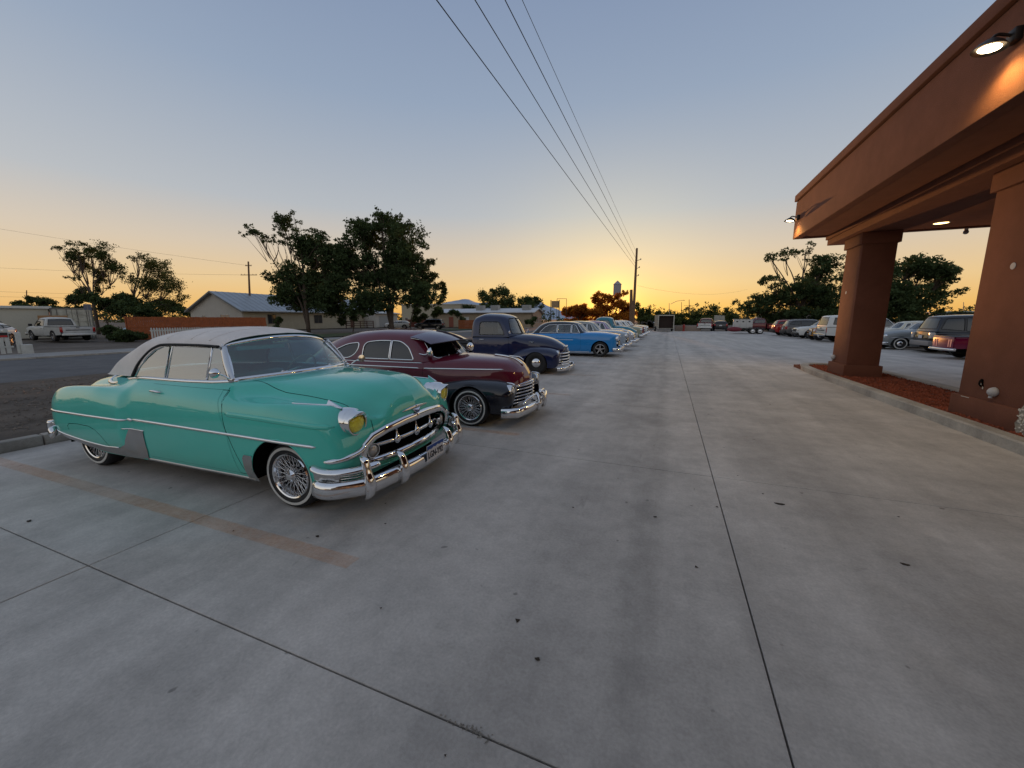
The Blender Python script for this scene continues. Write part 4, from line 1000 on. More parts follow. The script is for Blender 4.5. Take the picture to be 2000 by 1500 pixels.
    # mirrors / spotlights
    for sg in (-1, 1):
        b0 = np.array([.64, sg*.725, 1.07]); c = np.array([.60, sg*.82, 1.13]) if sg < 0 else np.array([.82, sg*.79, 1.12])
        if sg > 0: b0 = np.array([.74, sg*.70, 1.06])
        g = G(); g.tube(curve([b0, (b0+c)/2+[0, 0, .01], c], 8), .007, 6); g.lathe([(0, -.045), (.022, -.038), (.040, -.015), (.046, .0), (.044, .008), (.0, .01)], c, (-.35, -.9*(-sg)*0-.0, .05) if sg < 0 else (.9, -.35, .05), 24)
        g.obj('door_mirror' if sg < 0 else 'spotlight', CHROME, T, smooth=50, fixn=True)
    g = G(); g.tube([(.62, .45, 1.085), (.60, .50, 1.09)], .008); 
    for w_ in ((1.82, -.2),): pass
    g = G(); g.tube([(.93, -.35, 1.075), (1.02, -.35, 1.074)], .006, 6)
    return T
GREEN = green_car()
# ------------------------------------------------------------ general car parts
def prof(P, x):
    P = np.asarray(P, float); return float(pchip(P[:, 0], P[:, 1:2], np.array([np.clip(x, P[0, 0], P[-1, 0])]))[0, 0])
def auto_lower(top, sh, W, bot, xs, tail, nose, inn=(.80, .62, .30), nlean=((.2, 0), (1, 0)), tlean=((.2, 0), (1, 0)), capn=.16, capt=.16, wf=(.94, .985, 1, .99, .93), endw=.80):
    """lower body control net from profiles over x; lean = push of the end face along x against height"""
    def sec(x):
        w = prof(W, x); s_ = prof(sh, x); t_ = max(prof(top, x), s_+.005); b = prof(bot, x)
        return [(w*wf[0], b), (w*wf[1], b+(s_-b)*.18), (w*wf[2], b+(s_-b)*.45), (w*wf[3], b+(s_-b)*.76), (w*wf[4], s_),
                (w*inn[0], s_+(t_-s_)*.38), (w*inn[1], s_+(t_-s_)*.74), (w*inn[2], s_+(t_-s_)*.97), (0, t_)]
    rows = []
    st = sec(tail+capt*.7); 
    for k, dx in ((0, 0), (.55, .015), (endw+.08, .05)): rows.append([(tail+dx+prof(tlean, z_), y*k, z_) for y, z_ in st])
    for x in xs: rows.append([(x, y, z_) for y, z_ in sec(x)])
    st = sec(nose-capn*.7)
    for k, dx in ((endw+.08, -.05), (.55, -.012), (0, 0)): rows.append([(nose+dx+prof(nlean, z_), y*k, z_) for y, z_ in st])
    return rows
def auto_gh(belt, wb, wt, ws, roof, rw, bow=.12, rbow=.06, round_=.10):
    """greenhouse: ws/rw = ((x base, z base), (x top, z top)); roof = [(x, z)] between"""
    (xb, zb), (xt, zt) = ws; (rxb, rzb), (rxt, rzt) = rw; rows = []
    def r_base(x, z_, w, b): return [(x-b, w, z_), (x-b*.72, w*.93, z_), (x-b*.35, w*.72, z_+.005), (x-b*.08, w*.38, z_+.01), (x, 0, z_+.01)]
    def r_roof(x, z_, w, b, wlow, zl, xl): return [(xl, wlow, zl), (x-b*.8, w, z_-round_), (x-b*.6, w*.86, z_-round_*.42), (x-b*.2, w*.46, z_-round_*.08), (x, 0, z_)]
    rows.append(r_base(xb, zb, wb, bow))
    rows.append(r_roof(xt, zt, wt, bow*.6, wb, belt, xb-bow-.03))
    for x, z_ in roof: rows.append(r_roof(x, z_, wt, 0, wb, belt, x))
    rows.append(r_roof(rxt, rzt, wt*.98, -rbow*.6, wb, belt, max(rxt, rxb+rbow+.06)))
    rows.append(r_base(rxb, rzb, wb, -rbow))
    return rows[::-1]
def pontoon_net(xs, T, Yo, Yi, zb, x1, capz=.6, rear=None):
    rows = []
    def sec(x):
        t_ = prof(T, x); yo = prof(Yo, x); yi = prof(Yi, x); b = prof(zb, x); h = t_-b
        return [(yo-.02, b), (yo, b+h*.3), (yo, b+h*.58), (yo-.03, b+h*.82), (yo-.09*(yo-yi)/.3, b+h*.95), ((yo*.45+yi*.55), t_), (yi, t_-.04)]
    for x in xs: rows.append([(x, y, z_) for y, z_ in sec(x)])
    s_ = sec(xs[-1]); ym = (s_[2][0]+s_[-1][0])/2; zm = (s_[0][1]+s_[-2][1])*.5+.02
    for k, dx in ((.86, .55), (.5, .93), (0, 1.)):
        rows.append([(xs[-1]+(x1-xs[-1])*dx, ym+(y-ym)*k, zm+(z_-zm)*(k if k else 0)) for y, z_ in s_])
    return rows
def simple_bumper(T, x, y, z_, h=.06, d=.03, wrap=.18, bowx=.08, m_=None, name='front_bumper', guards=(), gh=.12):
    s = 1 if x > 0 else -1; ys = np.linspace(-y, y, 33); yw = y-.12
    P_ = np.array([(x-s*(bowx*(a/y)**2+(wrap*((abs(a)-yw)/.12)**1.5 if abs(a) > yw else 0)), a, z_) for a in ys])
    Tg = np.gradient(P_, axis=0); Nn = np.cross(Tg, [0, 0, 1.]); Nn /= np.linalg.norm(Nn, axis=1)[:, None]
    if Nn[16][0]*s < 0: Nn = -Nn
    g = G(); g.sweep(P_, Nn, h, d, 12); b = g.obj(name, m_ or CHROME, T, smooth=True)
    for gy in guards:
        for sg in ((-1, 1) if gy else (1,)):
            xx = x-s*bowx*(gy/y)**2+s*d*.7
            g = G(); g.sweep(curve([(xx-s*.02, sg*gy, z_-gh), (xx+s*.005, sg*gy, z_), (xx-s*.03, sg*gy, z_+gh)], 9), np.tile([s*1., 0, 0], (9, 1)), np.r_[.015, np.full(7, .032), .012], .03, 10); g.obj('bumper_guard', m_ or CHROME, b, smooth=True)
    return b
def car_base(T, arches, wk, y=.90, x0=-1.9, x1=1.9, seats=((-.35, 1.0), (-1.0, .95)), z0=.2, belt=.95, r=.36, wy=.80, smat=None, steer=True, floor=True):
    g = G(); g.box(x0, x1, -.5, .5, z0, .55)
    for (ax_, az_) in arches: liner(g, ax_, y, az_, r)
    if len(arches) > 1: g.box(arches[1][0]+r, arches[0][0]-r, -y+.06, y-.06, z0, .34)
    g.obj('underbody', DARK, T)
    for sx_, top_ in seats:
        g = G(); g.bbox(sx_-.02, sx_+.50, -y*.72, y*.72, .38, .60, .05, 2); g.bbox(sx_-.14, sx_+.02, -y*.72, y*.72, .45, top_, .05, 2); g.obj('seat', smat or mat('seat_dark', (.05, .045, .045), .7), T, smooth=40)
    if steer:
        c = np.array([seats[0][0]+.72, .36, belt+.0]); u_ = np.array([.47, 0, .88])
        g = G(); g.tube([c+.18*(math.cos(t)*u_+math.sin(t)*np.array([0, 1., 0])) for t in np.linspace(0, 2*math.pi, 21)], .011, 5, caps=False); g.tube([c, c+[.25, 0, -.15]], .02, 6); g.tube([c+[0, .17, 0], c-[0, .17, 0]], .009, 5)
        g.obj('steering_wheel', BLACK, T, smooth=True)
def wheels(T, axles, kind, r, w, rim, y, ww=None, wmat=None):
    for ax_ in axles:
        for sg in (-1, 1): make_wheel(kind, r, w, rim, T, (ax_, sg*y, r), sg, ww, wmat)
def panes(sh, T, polys, gm, trim=CHROME, r=.010, names=None, cond=None, base=20, axis='y', back=False, inset=.008, lo=.4):
    """cut window openings in a greenhouse shell and fit each with its pane and frame"""
    for k, poly in enumerate(polys):
        pid = base+k; nm = (names[k] if names else 'side_window')
        if axis == 'y': cd_ = cond or (lambda c: c.y > lo)
        elif back: cd_ = cond or (lambda c: c.x < sh.V[:, 0].mean())
        else: cd_ = cond or (lambda c: c.x > sh.V[:, 0].mean())
        rp = rpoly(poly, .04) if axis == 'y' else poly
        sh.cut(rp, pid, axis, cd_)
        obs = sh.emit(pid, nm, gm, T, 'two' if axis == 'y' else 'join', inset=inset)
        if trim is None: continue
        if axis == 'y':
            P_, Nn = sh.line(rp, 'y', .04, closed=True)
            for o, sg in zip(obs, (-1, 1)):
                g = G(); g.sweep(P_*[1, sg, 1], Nn*[1, sg, 1], r, r*.8, 6, closed=True); g.obj('window_frame', trim, o, smooth=True)
        elif obs:
            half = [p for p in rp if p[0] > 1e-6]
            pl = [tuple(p[:2]) for p in half]; full = pl+[(-a, b) for a, b in pl[::-1]]
            P_, Nn = sh.line(full, 'x', .04, closed=True, back=back)
            g = G(); g.sweep(P_, Nn, r, r*.8, 6, closed=True); g.obj('window_frame', trim, obs[0], smooth=True)

# ------------------------------------------------------------ the maroon fastback
def maroon_car():
    T = root('fastback_car', 'dark maroon 1940s fastback with black front fenders, chrome grille and windshield visor', 'car', (-4.19, 5.90, 0), R(1.8), 'vintage cars parked nose out along the lot')
    P = paint('maroon', (.125, .009, .024)); PB = paint('fender_black', (.008, .010, .018))
    def row(x, ys): return [(x, y, z_) for y, z_ in ys]
    net = [
     [(-2.28, 0, .28), (-2.34, 0, .38), (-2.36, 0, .50), (-2.32, 0, .64), (-2.28, 0, .72), (-2.24, 0, .78), (-2.2, 0, .82), (-2.16, 0, .86), (-2.12, 0, .88)],
     [(-2.26, .4, .28), (-2.32, .42, .38), (-2.33, .42, .50), (-2.30, .42, .64), (-2.25, .38, .72), (-2.22, .34, .78), (-2.18, .26, .82), (-2.14, .14, .86), (-2.12, 0, .88)],
     row(-2.1, [(.60, .26), (.66, .38), (.68, .50), (.66, .64), (.6, .76), (.52, .83), (.4, .88), (.2, .905), (0, .91)]),
     row(-1.6, [(.74, .22), (.78, .36), (.79, .52), (.785, .68), (.77, .82), (.73, .915), (.6, .97), (.3, 1.0), (0, 1.01)]),
     row(-.8, [(.78, .2), (.82, .36), (.83, .52), (.825, .68), (.80, .84), (.745, .93), (.6, .95), (.3, .96), (0, .96)]),
     row(.2, [(.78, .2), (.82, .36), (.83, .52), (.82, .68), (.80, .84), (.745, .93), (.6, .95), (.3, .96), (0, .96)]),
     row(.62, [(.78, .2), (.82, .36), (.825, .52), (.81, .68), (.79, .84), (.725, .935), (.6, .975), (.32, 1.01), (0, 1.02)]),
     row(1.0, [(.74, .24), (.74, .38), (.74, .52), (.735, .68), (.70, .84), (.63, .93), (.5, .985), (.27, 1.02), (0, 1.035)]),
     row(1.5, [(.60, .3), (.60, .42), (.60, .54), (.60, .68), (.575, .83), (.52, .91), (.42, .965), (.22, 1.0), (0, 1.01)]),
     row(1.85, [(.46, .3), (.48, .42), (.49, .54), (.48, .68), (.46, .82), (.42, .88), (.33, .925), (.17, .955), (0, .965)]),
     [(1.98, .42, .3), (1.99, .44, .42), (2.0, .44, .54), (1.99, .42, .68), (1.97, .39, .79), (1.95, .34, .85), (1.94, .27, .885), (1.94, .14, .91), (1.94, 0, .918)],
     [(2.06, .30, .3), (2.08, .31, .42), (2.09, .31, .54), (2.08, .29, .68), (2.05, .25, .77), (2.02, .22, .82), (2.0, .17, .855), (1.99, .09, .875), (1.985, 0, .88)],
     [(2.10, 0, .3), (2.13, 0, .42), (2.145, 0, .54), (2.13, 0, .68), (2.10, 0, .75), (2.07, 0, .80), (2.04, 0, .835), (2.01, 0, .86), (1.985, 0, .88)]]
    B = Shell(net, 130, 60, 2); side = lambda c: c.y > .45
    B.cut([(.62, 0), (.58, .5), (.5, .70), (-1.0, .70), (-1.3, .4), (-1.3, -.01), (.62, -.01)], 9, 'z', lambda c: c.z > .9); B.drop(9)
    B.cut(arch_poly(1.46, .29, .40, .1, 14), 9, 'y', lambda c: c.z < .62 and c.y > .1); B.drop(9)
    door = [(-.60, .24), (.50, .24), (.60, .40), (.62, .7), (.61, .93), (-.64, .93), (-.63, .5)]
    B.cut(door, 2, 'y', side)
    gb = [(-.01, .60), (.28, .60), (.40, .57), (.42, .30), (.38, .27), (-.01, .27)]
    B.cut(gb, 9, 'x', lambda c: c.x > 1.6); B.drop(9)
    hood = [(.70, -.01), (.66, .64), (1.0, .60), (1.5, .50), (1.85, .40), (2.0, .25), (2.06, -.01)]
    B.cut(hood, 3, 'z', lambda c: c.z > .80 and c.x > .6)
    B.emit(0, 'body', P, T); dd = B.emit(2, 'door', P, T, 'two', inset=-.0015); hd = B.emit(3, 'hood', P, T, inset=-.001)[0]
    g = seam(B, door+[door[0]], T, w=.0035); g.obj('panel_gaps', SEAM, T)['kind'] = 'stuff'
    for d, sg in zip(dd, (-1, 1)):
        p, n = B.proj(-.47, .78); p = p*[1, sg, 1]; n = n*[1, sg, 1]
    # greenhouse
    gh = [
     [(.64-.02, .735, .935), (.72, .66, .96), (.80, .50, .985), (.88, .25, 1.005), (.90, 0, 1.01)],
     [(.60, .74, .935), (.30, .60, 1.29), (.36, .50, 1.34), (.44, .25, 1.375), (.47, 0, 1.385)],
     [(.25, .745, .935), (.15, .60, 1.31), (.15, .49, 1.375), (.16, .25, 1.42), (.16, 0, 1.43)],
     [(-.35, .745, .935), (-.35, .605, 1.315), (-.35, .49, 1.39), (-.35, .25, 1.435), (-.35, 0, 1.445)],
     [(-.80, .745, .935), (-.80, .60, 1.28), (-.80, .49, 1.36), (-.80, .25, 1.41), (-.80, 0, 1.42)],
     [(-1.20, .74, .935), (-1.22, .58, 1.19), (-1.22, .47, 1.28), (-1.22, .24, 1.335), (-1.22, 0, 1.345)],
     [(-1.60, .70, .93), (-1.65, .52, 1.06), (-1.65, .41, 1.14), (-1.65, .2, 1.185), (-1.65, 0, 1.195)],
     [(-1.95, .60, .84), (-1.98, .45, .93), (-1.98, .34, .98), (-1.98, .17, 1.005), (-1.98, 0, 1.01)],
     [(-2.2, .40, .70), (-2.2, .30, .80), (-2.2, .23, .82), (-2.2, .12, .83), (-2.2, 0, .83)]][::-1]
    H = Shell(gh, 100, 40, 2)
    wq = [(-1.36, .965, .03), (-.88, .955, .10), (-.76, 1.02, .08), (-.70, 1.12, .05), (-.71, 1.215, .06), (-.95, 1.19, .1), (-1.22, 1.085, .12)]
    wd = [(-.60, .96, .05), (-.60, 1.22, .12), (-.30, 1.255, .12), (-.06, 1.255, .0), (-.06, .96, .0)]
    wv = [(-.035, .96, .0), (-.035, 1.255, .0), (.14, 1.25, .12), (.30, 1.15, .05), (.42, .96, .04)]
    panes(H, T, [wq, wd, wv], GLASSD, names=['quarter_window', 'door_window', 'vent_window'], r=.011)
    panes(H, T, [rpoly([(.025, 1.02), (.02, 1.34), (.40, 1.315), (.52, 1.25), (.60, 1.02), (.56, .985), (.3, 1.005)], .03)], GLASSD, axis='x', names=['windshield'], base=30, cond=lambda c: c.x > .28, r=.010)
    H.emit(0, 'roof', P, T)
    # belt moulding strips
    bead(B, [(-1.5, .915), (-.5, .915), (.58, .92)], CHROME, T, 'belt_strip', .009, .008)
    bead(B, [(-1.6, .845), (-.6, .845), (.55, .843)], CHROME, T, 'side_strip', .011, .009)
    bead(B, [(.62, .843), (1.3, .838), (1.85, .835)], CHROME, T, 'side_strip', .012, .010)
    # front fenders
    Tz = [(.55, .50), (.9, .605), (1.3, .69), (1.65, .705), (1.9, .68), (2.05, .64)]
    Yo = [(.55, .845), (1.0, .89), (1.5, .90), (1.9, .86), (2.05, .82)]; Yi = [(.55, .78), (1.0, .68), (1.5, .54), (1.9, .42), (2.05, .42)]
    for sg in (-1, 1):
        net = pontoon_net([.55, .8, 1.1, 1.5, 1.8, 2.0], Tz, Yo, Yi, [(.55, .30), (1.0, .22), (2.1, .22)], 2.10)
        if sg > 0:
            continue
        Fd = Shell(net, 70, 36, 2, ycen=False)
        Fd.cut(arch_poly(1.46, .28, .335, .0, 16), 9, 'y', lambda c: c.y > .66); Fd.drop(9)
        fr = Fd.emit(0, 'front_fender', PB, T, 'two')
        bead(Fd, [p for p in arch_poly(1.46, .28, .338, .235, 18)[1:-1] if p[1] > .26], PB, T, 'wheel_arch_lip', .006, .008, taper=False, step=.02)
    # rear fenders, mostly behind the neighbour
    net = [[(x, y, z_) for x, y, z_ in r_] for r_ in pontoon_net([-2.0, -1.7, -1.4, -1.1, -.8], [(-2.2, .45), (-2.0, .58), (-1.5, .68), (-1.1, .62), (-.8, .5)], [(-2.2, .80), (-1.5, .90), (-.8, .86)], [(-2.2, .6), (-.8, .7)], [(-2.2, .3), (-1.5, .22), (-.8, .22)], -.62)]
    Rf = Shell(net, 50, 30, 2, ycen=False); Rf.emit(0, 'rear_fender', PB, T, 'two')
    car_base(T, [(1.46, .28), (-1.46, .28)], None, y=.86, seats=((-.45, .98), (-1.1, .95)), belt=.95, r=.36, z0=.18)
    g = G(); g.box(1.0, 2.0, -.62, .62, .3, .6); g.obj('engine_bay', DARK, T)
    wheels(T, (1.46, -1.46), 'wire', .292, .17, .195, .785, ww=(.236, .258))
    # grille: frame, five bars, centre spine
    def gx(y): return 2.165-.9*max(0, abs(y)-.05)**1.7
    g = G(); g.box(1.86, 1.90, -.48, .48, .2, .62); g.obj('grille_back', SEAM, T)
    fr_ = curve([(gx(.455)+.01, .455, .24), (gx(.44)+.01, .44, .45), (gx(.40)+.01, .40, .565), (gx(.25), .25, .60), (gx(.1), .1, .615), (gx(0), 0, .618)], 22)
    fr_ = np.vstack([fr_, fr_[::-1][1:]*[1, -1, 1]]); Nn = fr_*[0, .9, 0]+[.85, 0, .1]; Nn /= np.linalg.norm(Nn, axis=1)[:, None]
    g = G(); g.sweep(fr_, Nn, .016, .013, 8); g.obj('grille_frame', CHROME, T, smooth=True)
    for k, zz in enumerate((.560, .508, .455, .402, .350, .30)):
        ym = (.37, .41, .425, .435, .44, .445)[k]; ys = np.linspace(-ym, ym, 21)
        Pg = np.array([(gx(y)+.008, y, zz+.022*(1-(y/ym)**2)) for y in ys]); Ng = Pg*[0, .9, 0]+[.85, 0, .25]; Ng /= np.linalg.norm(Ng, axis=1)[:, None]
        g = G(); g.sweep(Pg, Ng, .012, .012, 8); g.obj('grille_bar', CHROME, T, smooth=True)
    g = G(); g.sweep(np.array([(gx(0)+.012, 0, z_) for z_ in np.linspace(.26, .62, 8)]), np.tile([1., 0, 0], (8, 1)), .016, .014, 8); g.obj('grille_spine', CHROME, T, smooth=True)
    g = G(); 
    for sg in (-1, 1): g.tube([(2.06, sg*.44, .19), (2.13, sg*.36, .20), (2.2, sg*.1, .215)], .018, 8)
    g.tube([(2.2, .1, .215), (2.2, -.1, .215)], .018, 8); g.obj('grille_base_bar', CHROME, T, smooth=True)
    for sg in (-1, 1):
        lamp(T, (2.075, sg*.665, .545), (.99, sg*.08, .04), .082, 'headlight', CHROME, LENS, .07)
        g = G(); g.sweep(curve([(1.97, sg*.645, .665), (2.06, sg*.655, .66), (2.115, sg*.66, .635)], 8), np.tile([.3, 0, 1.], (8, 1)), np.r_[.005, np.full(6, .016), .01], .01, 8); g.obj('headlight_visor', CHROME, T, smooth=True)
    b = simple_bumper(T, 2.30, .90, .25, .075, .04, .20, .12, guards=())
    for sg in (-1, 1):
        g = G(); g.sweep(curve([(2.33, sg*.16, .16), (2.355, sg*.16, .27), (2.32, sg*.13, .38), (2.27, sg*.10, .44)], 14), np.tile([1., 0, .2], (14, 1)), np.r_[.02, np.full(12, .036), .015], .03, 10); g.obj('bumper_guard', CHROME, b, smooth=True)
        g = G(); g.tube(curve([(2.22, sg*.62, .34), (2.25, sg*.5, .40), (2.27, sg*.3, .42), (2.28, sg*.12, .42)], 12), .016, 8); g.obj('grille_guard_bar', CHROME, b, smooth=True)
    simple_bumper(T, -2.42, .86, .32, name='rear_bumper')
    # hood mouldings
    g = G(); Pq = []; Nq = []
    for x in np.linspace(1.50, 2.02, 14): 
        p, n = B.proj(x, 0, 'z'); Pq.append(p+n*.012); Nq.append(n)
    g.sweep(np.array(Pq), np.array(Nq), np.r_[.004, np.full(12, .016), .012], np.r_[.004, np.full(12, .016), .012], 8)
    g.sweep(np.array([(1.78, -.02, 1.01), (1.95, 0, 1.0), (2.02, 0, .955)]), np.tile([0, 0, 1.], (3, 1)), .02, .008, 8); g.obj('hood_ornament', CHROME, hd, smooth=True)
    # visor: rows across, from header forward
    PV = mat('visor_plum', (.07, .035, .075), .16, coat=1.)
    V = []; k = 21
    for j in range(k):
        u = -1+2*j/(k-1); a_ = abs(u)
        x0 = .42-.14*a_**2; z0 = 1.405-.085*a_**2.2; x1 = .93-.24*a_**2.2; z1 = 1.262-.05*a_**2
        for v in (0, .33, .66, 1): V.append((x0+(x1-x0)*v, u*(.60+.04*v), z0+(z1-z0)*v+.022*math.sin(math.pi*v)))
    F = [(j*4+i, (j+1)*4+i, (j+1)*4+i+1, j*4+i+1) for j in range(k-1) for i in range(3)]
    g = G(); g.add(V, F); g.add([(a, b, c-.008) for a, b, c in V], [f[::-1] for f in F]); vz = g.obj('windshield_visor', PV, T, smooth=True)
    edge = [V[j*4+3] for j in range(k)]; g = G(); g.tube(edge, .009, 6); g.tube(np.array([V[(k//2)*4+i] for i in range(4)])+[0, 0, .006], .016, 6); g.obj('visor_edge', mat('visor_trim', (.03, .02, .03), .3), vz, smooth=True)
    for sg in (-1, 1):
        g = G(); g.tube([(.30, sg*.61, 1.30), (.48, sg*.60, 1.275), (.62, sg*.60, 1.24)], .006, 6); g.obj('visor_bracket', CHROME, vz, smooth=True)
        c = np.array([.72, sg*.70, 1.09]); g = G(); g.tube(curve([(.50, sg*.69, 1.06), (.6, sg*.71, 1.05), c], 8), .008, 6)
        g.lathe([(0, -.07), (.04, -.06), (.072, -.02), (.08, .015), (.074, .022), (0, .028)], c, (.9, -.3*sg, .2), 24); g.obj('spotlight', CHROME, T, smooth=50, fixn=True)
    g = G()
    for y0 in (-.35, .12): g.tube([(.84, y0, 1.02), (.80, y0+.12, 1.035), (.74, y0+.26, 1.06)], .006, 6)
    g.obj('wiper', CHROME, T, smooth=True)
    g = G(); g.sweep(np.array([(.46+.4*v, 0, 1.385-.37*v+.0) for v in np.linspace(0, 1, 5)]), np.tile([.7, 0, .7], (5, 1)), .014, .012, 6); g.obj('windshield_divider', CHROME, T, smooth=True)
    return T
MAROON = maroon_car()
# ------------------------------------------------------------ 1950s pickup trucks
def pickup50(label, loc, rz, P, cap_dark=True, lettering=True, bed=True, group='vintage cars parked nose out along the lot', grille=CHROME, gm=None):
    T = root('pickup_truck', label, 'pickup truck', loc, rz, group)
    gm = gm or GLASS
    net = auto_lower(top=[(-.72, 1.14), (.55, 1.15), (.70, 1.16), (1.3, 1.12), (1.75, 1.02), (2.05, .86), (2.2, .70)], sh=[(-.72, 1.08), (.6, 1.08), (1.0, 1.0), (1.5, .94), (1.9, .82), (2.2, .62)],
        W=[(-.72, .82), (.55, .83), (.75, .76), (1.1, .64), (1.6, .52), (2.0, .40), (2.2, .34)], bot=[(-.72, .24), (.6, .24), (1.2, .30), (2.2, .25)], xs=[-.62, -.3, 0, .4, .62, .85, 1.15, 1.5, 1.8, 2.0], tail=-.72, nose=2.20, capt=.06, capn=.14)
    B = Shell(net, 100, 48, 2)
    B.cut([(.60, -.01), (.58, .78), (-.66, .78), (-.66, -.01)], 9, 'z', lambda c: c.z > 1.04); B.drop(9)
    B.cut([(-.01, .64), (.30, .62), (.36, .30), (.3, .22), (-.01, .22)], 9, 'x', lambda c: c.x > 1.8); B.drop(9)
    door = [(-.42, .28), (.50, .28), (.58, .45), (.58, 1.08), (-.44, 1.08)]
    B.cut(door, 2, 'y', lambda c: c.y > .5)
    hood = [(.68, -.01), (.68, .70), (1.1, .57), (1.6, .47), (2.0, .33), (2.12, -.01)]; B.cut(hood, 3, 'z', lambda c: c.z > .85 and c.x > .6)
    B.emit(0, 'body', P, T); dd = B.emit(2, 'door', P, T, 'two', inset=-.0015); hd = B.emit(3, 'hood', P, T, inset=-.001)[0]
    seam(B, door+[door[0]], T, w=.004).obj('panel_gaps', SEAM, T)['kind'] = 'stuff'
    for d, sg in zip(dd, (-1, 1)):
        p, n = B.proj(-.30, .99); p = p*[1, sg, 1]; n = n*[1, sg, 1]; g = G(); g.tube([p-[.06, 0, 0]+n*.03, p+[.07, 0, 0]+n*.03], .011, 6); g.tube([p+[.07, 0, 0], p+[.07, 0, 0]+n*.03], .012, 6); g.obj('handle', CHROME, d, smooth=True)
    gh = [
     [(.60, .775, 1.09), (.68, .70, 1.11), (.73, .52, 1.13), (.77, .26, 1.145), (.78, 0, 1.15)],
     [(.57, .78, 1.08), (.30, .66, 1.60), (.38, .55, 1.66), (.43, .28, 1.70), (.45, 0, 1.71)],
     [(.25, .785, 1.08), (.12, .665, 1.64), (.12, .55, 1.725), (.12, .28, 1.775), (.12, 0, 1.785)],
     [(-.20, .79, 1.08), (-.25, .67, 1.65), (-.25, .55, 1.74), (-.25, .28, 1.79), (-.25, 0, 1.80)],
     [(-.58, .78, 1.08), (-.55, .65, 1.60), (-.54, .53, 1.68), (-.54, .27, 1.725), (-.54, 0, 1.735)],
     [(-.70, .70, 1.08), (-.68, .60, 1.52), (-.66, .48, 1.62), (-.66, .24, 1.66), (-.66, 0, 1.665)],
     [(-.72, .62, 1.08), (-.72, .50, 1.30), (-.72, .38, 1.40), (-.72, .2, 1.42), (-.72, 0, 1.42)],
     [(-.72, 0, 1.08), (-.72, 0, 1.20), (-.72, 0, 1.30), (-.72, 0, 1.38), (-.72, 0, 1.40)]][::-1]
    H = Shell(gh, 70, 36, 2)
    panes(H, T, [[(-.40, 1.14, .05), (-.39, 1.53, .08), (.24, 1.53, .08), (.44, 1.14, .04)]], gm, names=['door_window'], trim=BLACK, r=.010)
    panes(H, T, [rpoly([(.02, 1.19), (.02, 1.655), (.46, 1.63), (.545, 1.54), (.66, 1.20), (.63, 1.165)], .04)], gm, axis='x', names=['windshield'], base=30, cond=lambda c: c.x > .28, trim=BLACK, r=.012)
    panes(H, T, [[(-.01, 1.25), (-.01, 1.50), (.36, 1.48), (.36, 1.25)]], gm, axis='x', names=['rear_window'], base=31, cond=lambda c: c.x < -.5, trim=BLACK, r=.01, back=True)
    H.emit(0, 'cab_roof', P, T)
    Tz = [(.62, .46), (.85, .64), (1.15, .755), (1.5, .79), (1.85, .765), (2.05, .70), (2.15, .64)]
    Fd = Shell(pontoon_net([.62, .8, 1.1, 1.45, 1.8, 2.02], Tz, [(.6, .84), (1.0, .91), (1.6, .93), (2.02, .90)], [(.6, .76), (1.1, .60), (1.6, .48), (2.02, .36)], [(.6, .27), (1.0, .2), (2.1, .2)], 2.14), 60, 32, 2, ycen=False)
    Fd.cut(arch_poly(1.46, .30, .36, .0, 14), 9, 'y', lambda c: c.y > .68); Fd.drop(9); Fd.emit(0, 'front_fender', P, T, 'two')
    car_base(T, [(1.46, .30), (-1.46, .30)], None, y=.87, seats=((-.50, 1.35),), belt=1.12, r=.38, z0=.2)
    g = G(); g.box(1.0, 2.0, -.60, .60, .3, .62); g.obj('engine_bay', DARK, T)
    if bed:
        g = G(); x0, x1 = -2.42, -.80
        g.box(x0, x1, -.66, .66, .44, .48)
        for sg in (-1, 1):
            g.bbox(x0, x1, sg*.66-.02, sg*.66+.02, .44, .86, .008); g.tube([(x0, sg*.68, .87), (x1, sg*.68, .87)], .03, 8)
        g.bbox(x1-.03, x1, -.66, .66, .44, .92, .008); g.obj('truck_bed', P if not cap_dark else mat('bed_black', (.012, .012, .014), .5), T, smooth=30)
        g = G(); g.bbox(x0-.04, x0, -.66, .66, .44, .86, .008); g.tube([(x0-.02, -.66, .87), (x0-.02, .66, .87)], .02, 6); g.obj('tailgate', P, T, smooth=30)
        Rf = Shell(pontoon_net([-2.0, -1.75, -1.46, -1.15, -.95], [(-2.1, .45), (-1.9, .64), (-1.46, .77), (-1.1, .62), (-.9, .42)], [(-2.1, .85), (-1.46, .92), (-.9, .85)], [(-2.1, .68), (-.9, .68)], [(-2.1, .25), (-.9, .25)], -.90), 40, 24, 2, ycen=False)
        Rf.cut(arch_poly(-1.46, .30, .36, .0, 12), 9, 'y', lambda c: c.y > .72); Rf.drop(9); Rf.emit(0, 'rear_fender', P, T, 'two')
        g = G(); g.bbox(-.92, .62, -.88, .88, .22, .27, .01); g.obj('running_board', P, T)
    wheels(T, (1.46, -1.46), 'cap', .33, .19, .215, .80, wmat=BLACK)
    # five-bar grille
    for k, zz in enumerate((.60, .51, .42, .335, .26)):
        ym = .52+.03*k; ys = np.linspace(-ym, ym, 19); Pg = np.array([(2.26-.25*abs(y/.6)**2.2, y, zz) for y in ys])
        g = G(); g.sweep(Pg, np.tile([1., 0, .3], (19, 1)), .022, .018, 8); g.obj('grille_bar', grille, T, smooth=True)
    g = G(); g.box(1.9, 1.95, -.5, .5, .2, .62); g.obj('grille_back', SEAM, T)
    g = G(); Pg = []
    for y in np.linspace(-.2, .2, 9):
        p, n = B.proj(y, .79, 'x'); Pg.append(p+n*.012)
    g.sweep(np.array(Pg), np.tile([1., 0, .4], (9, 1)), .022, .01, 8); g.obj('hood_badge', grille, hd, smooth=True)
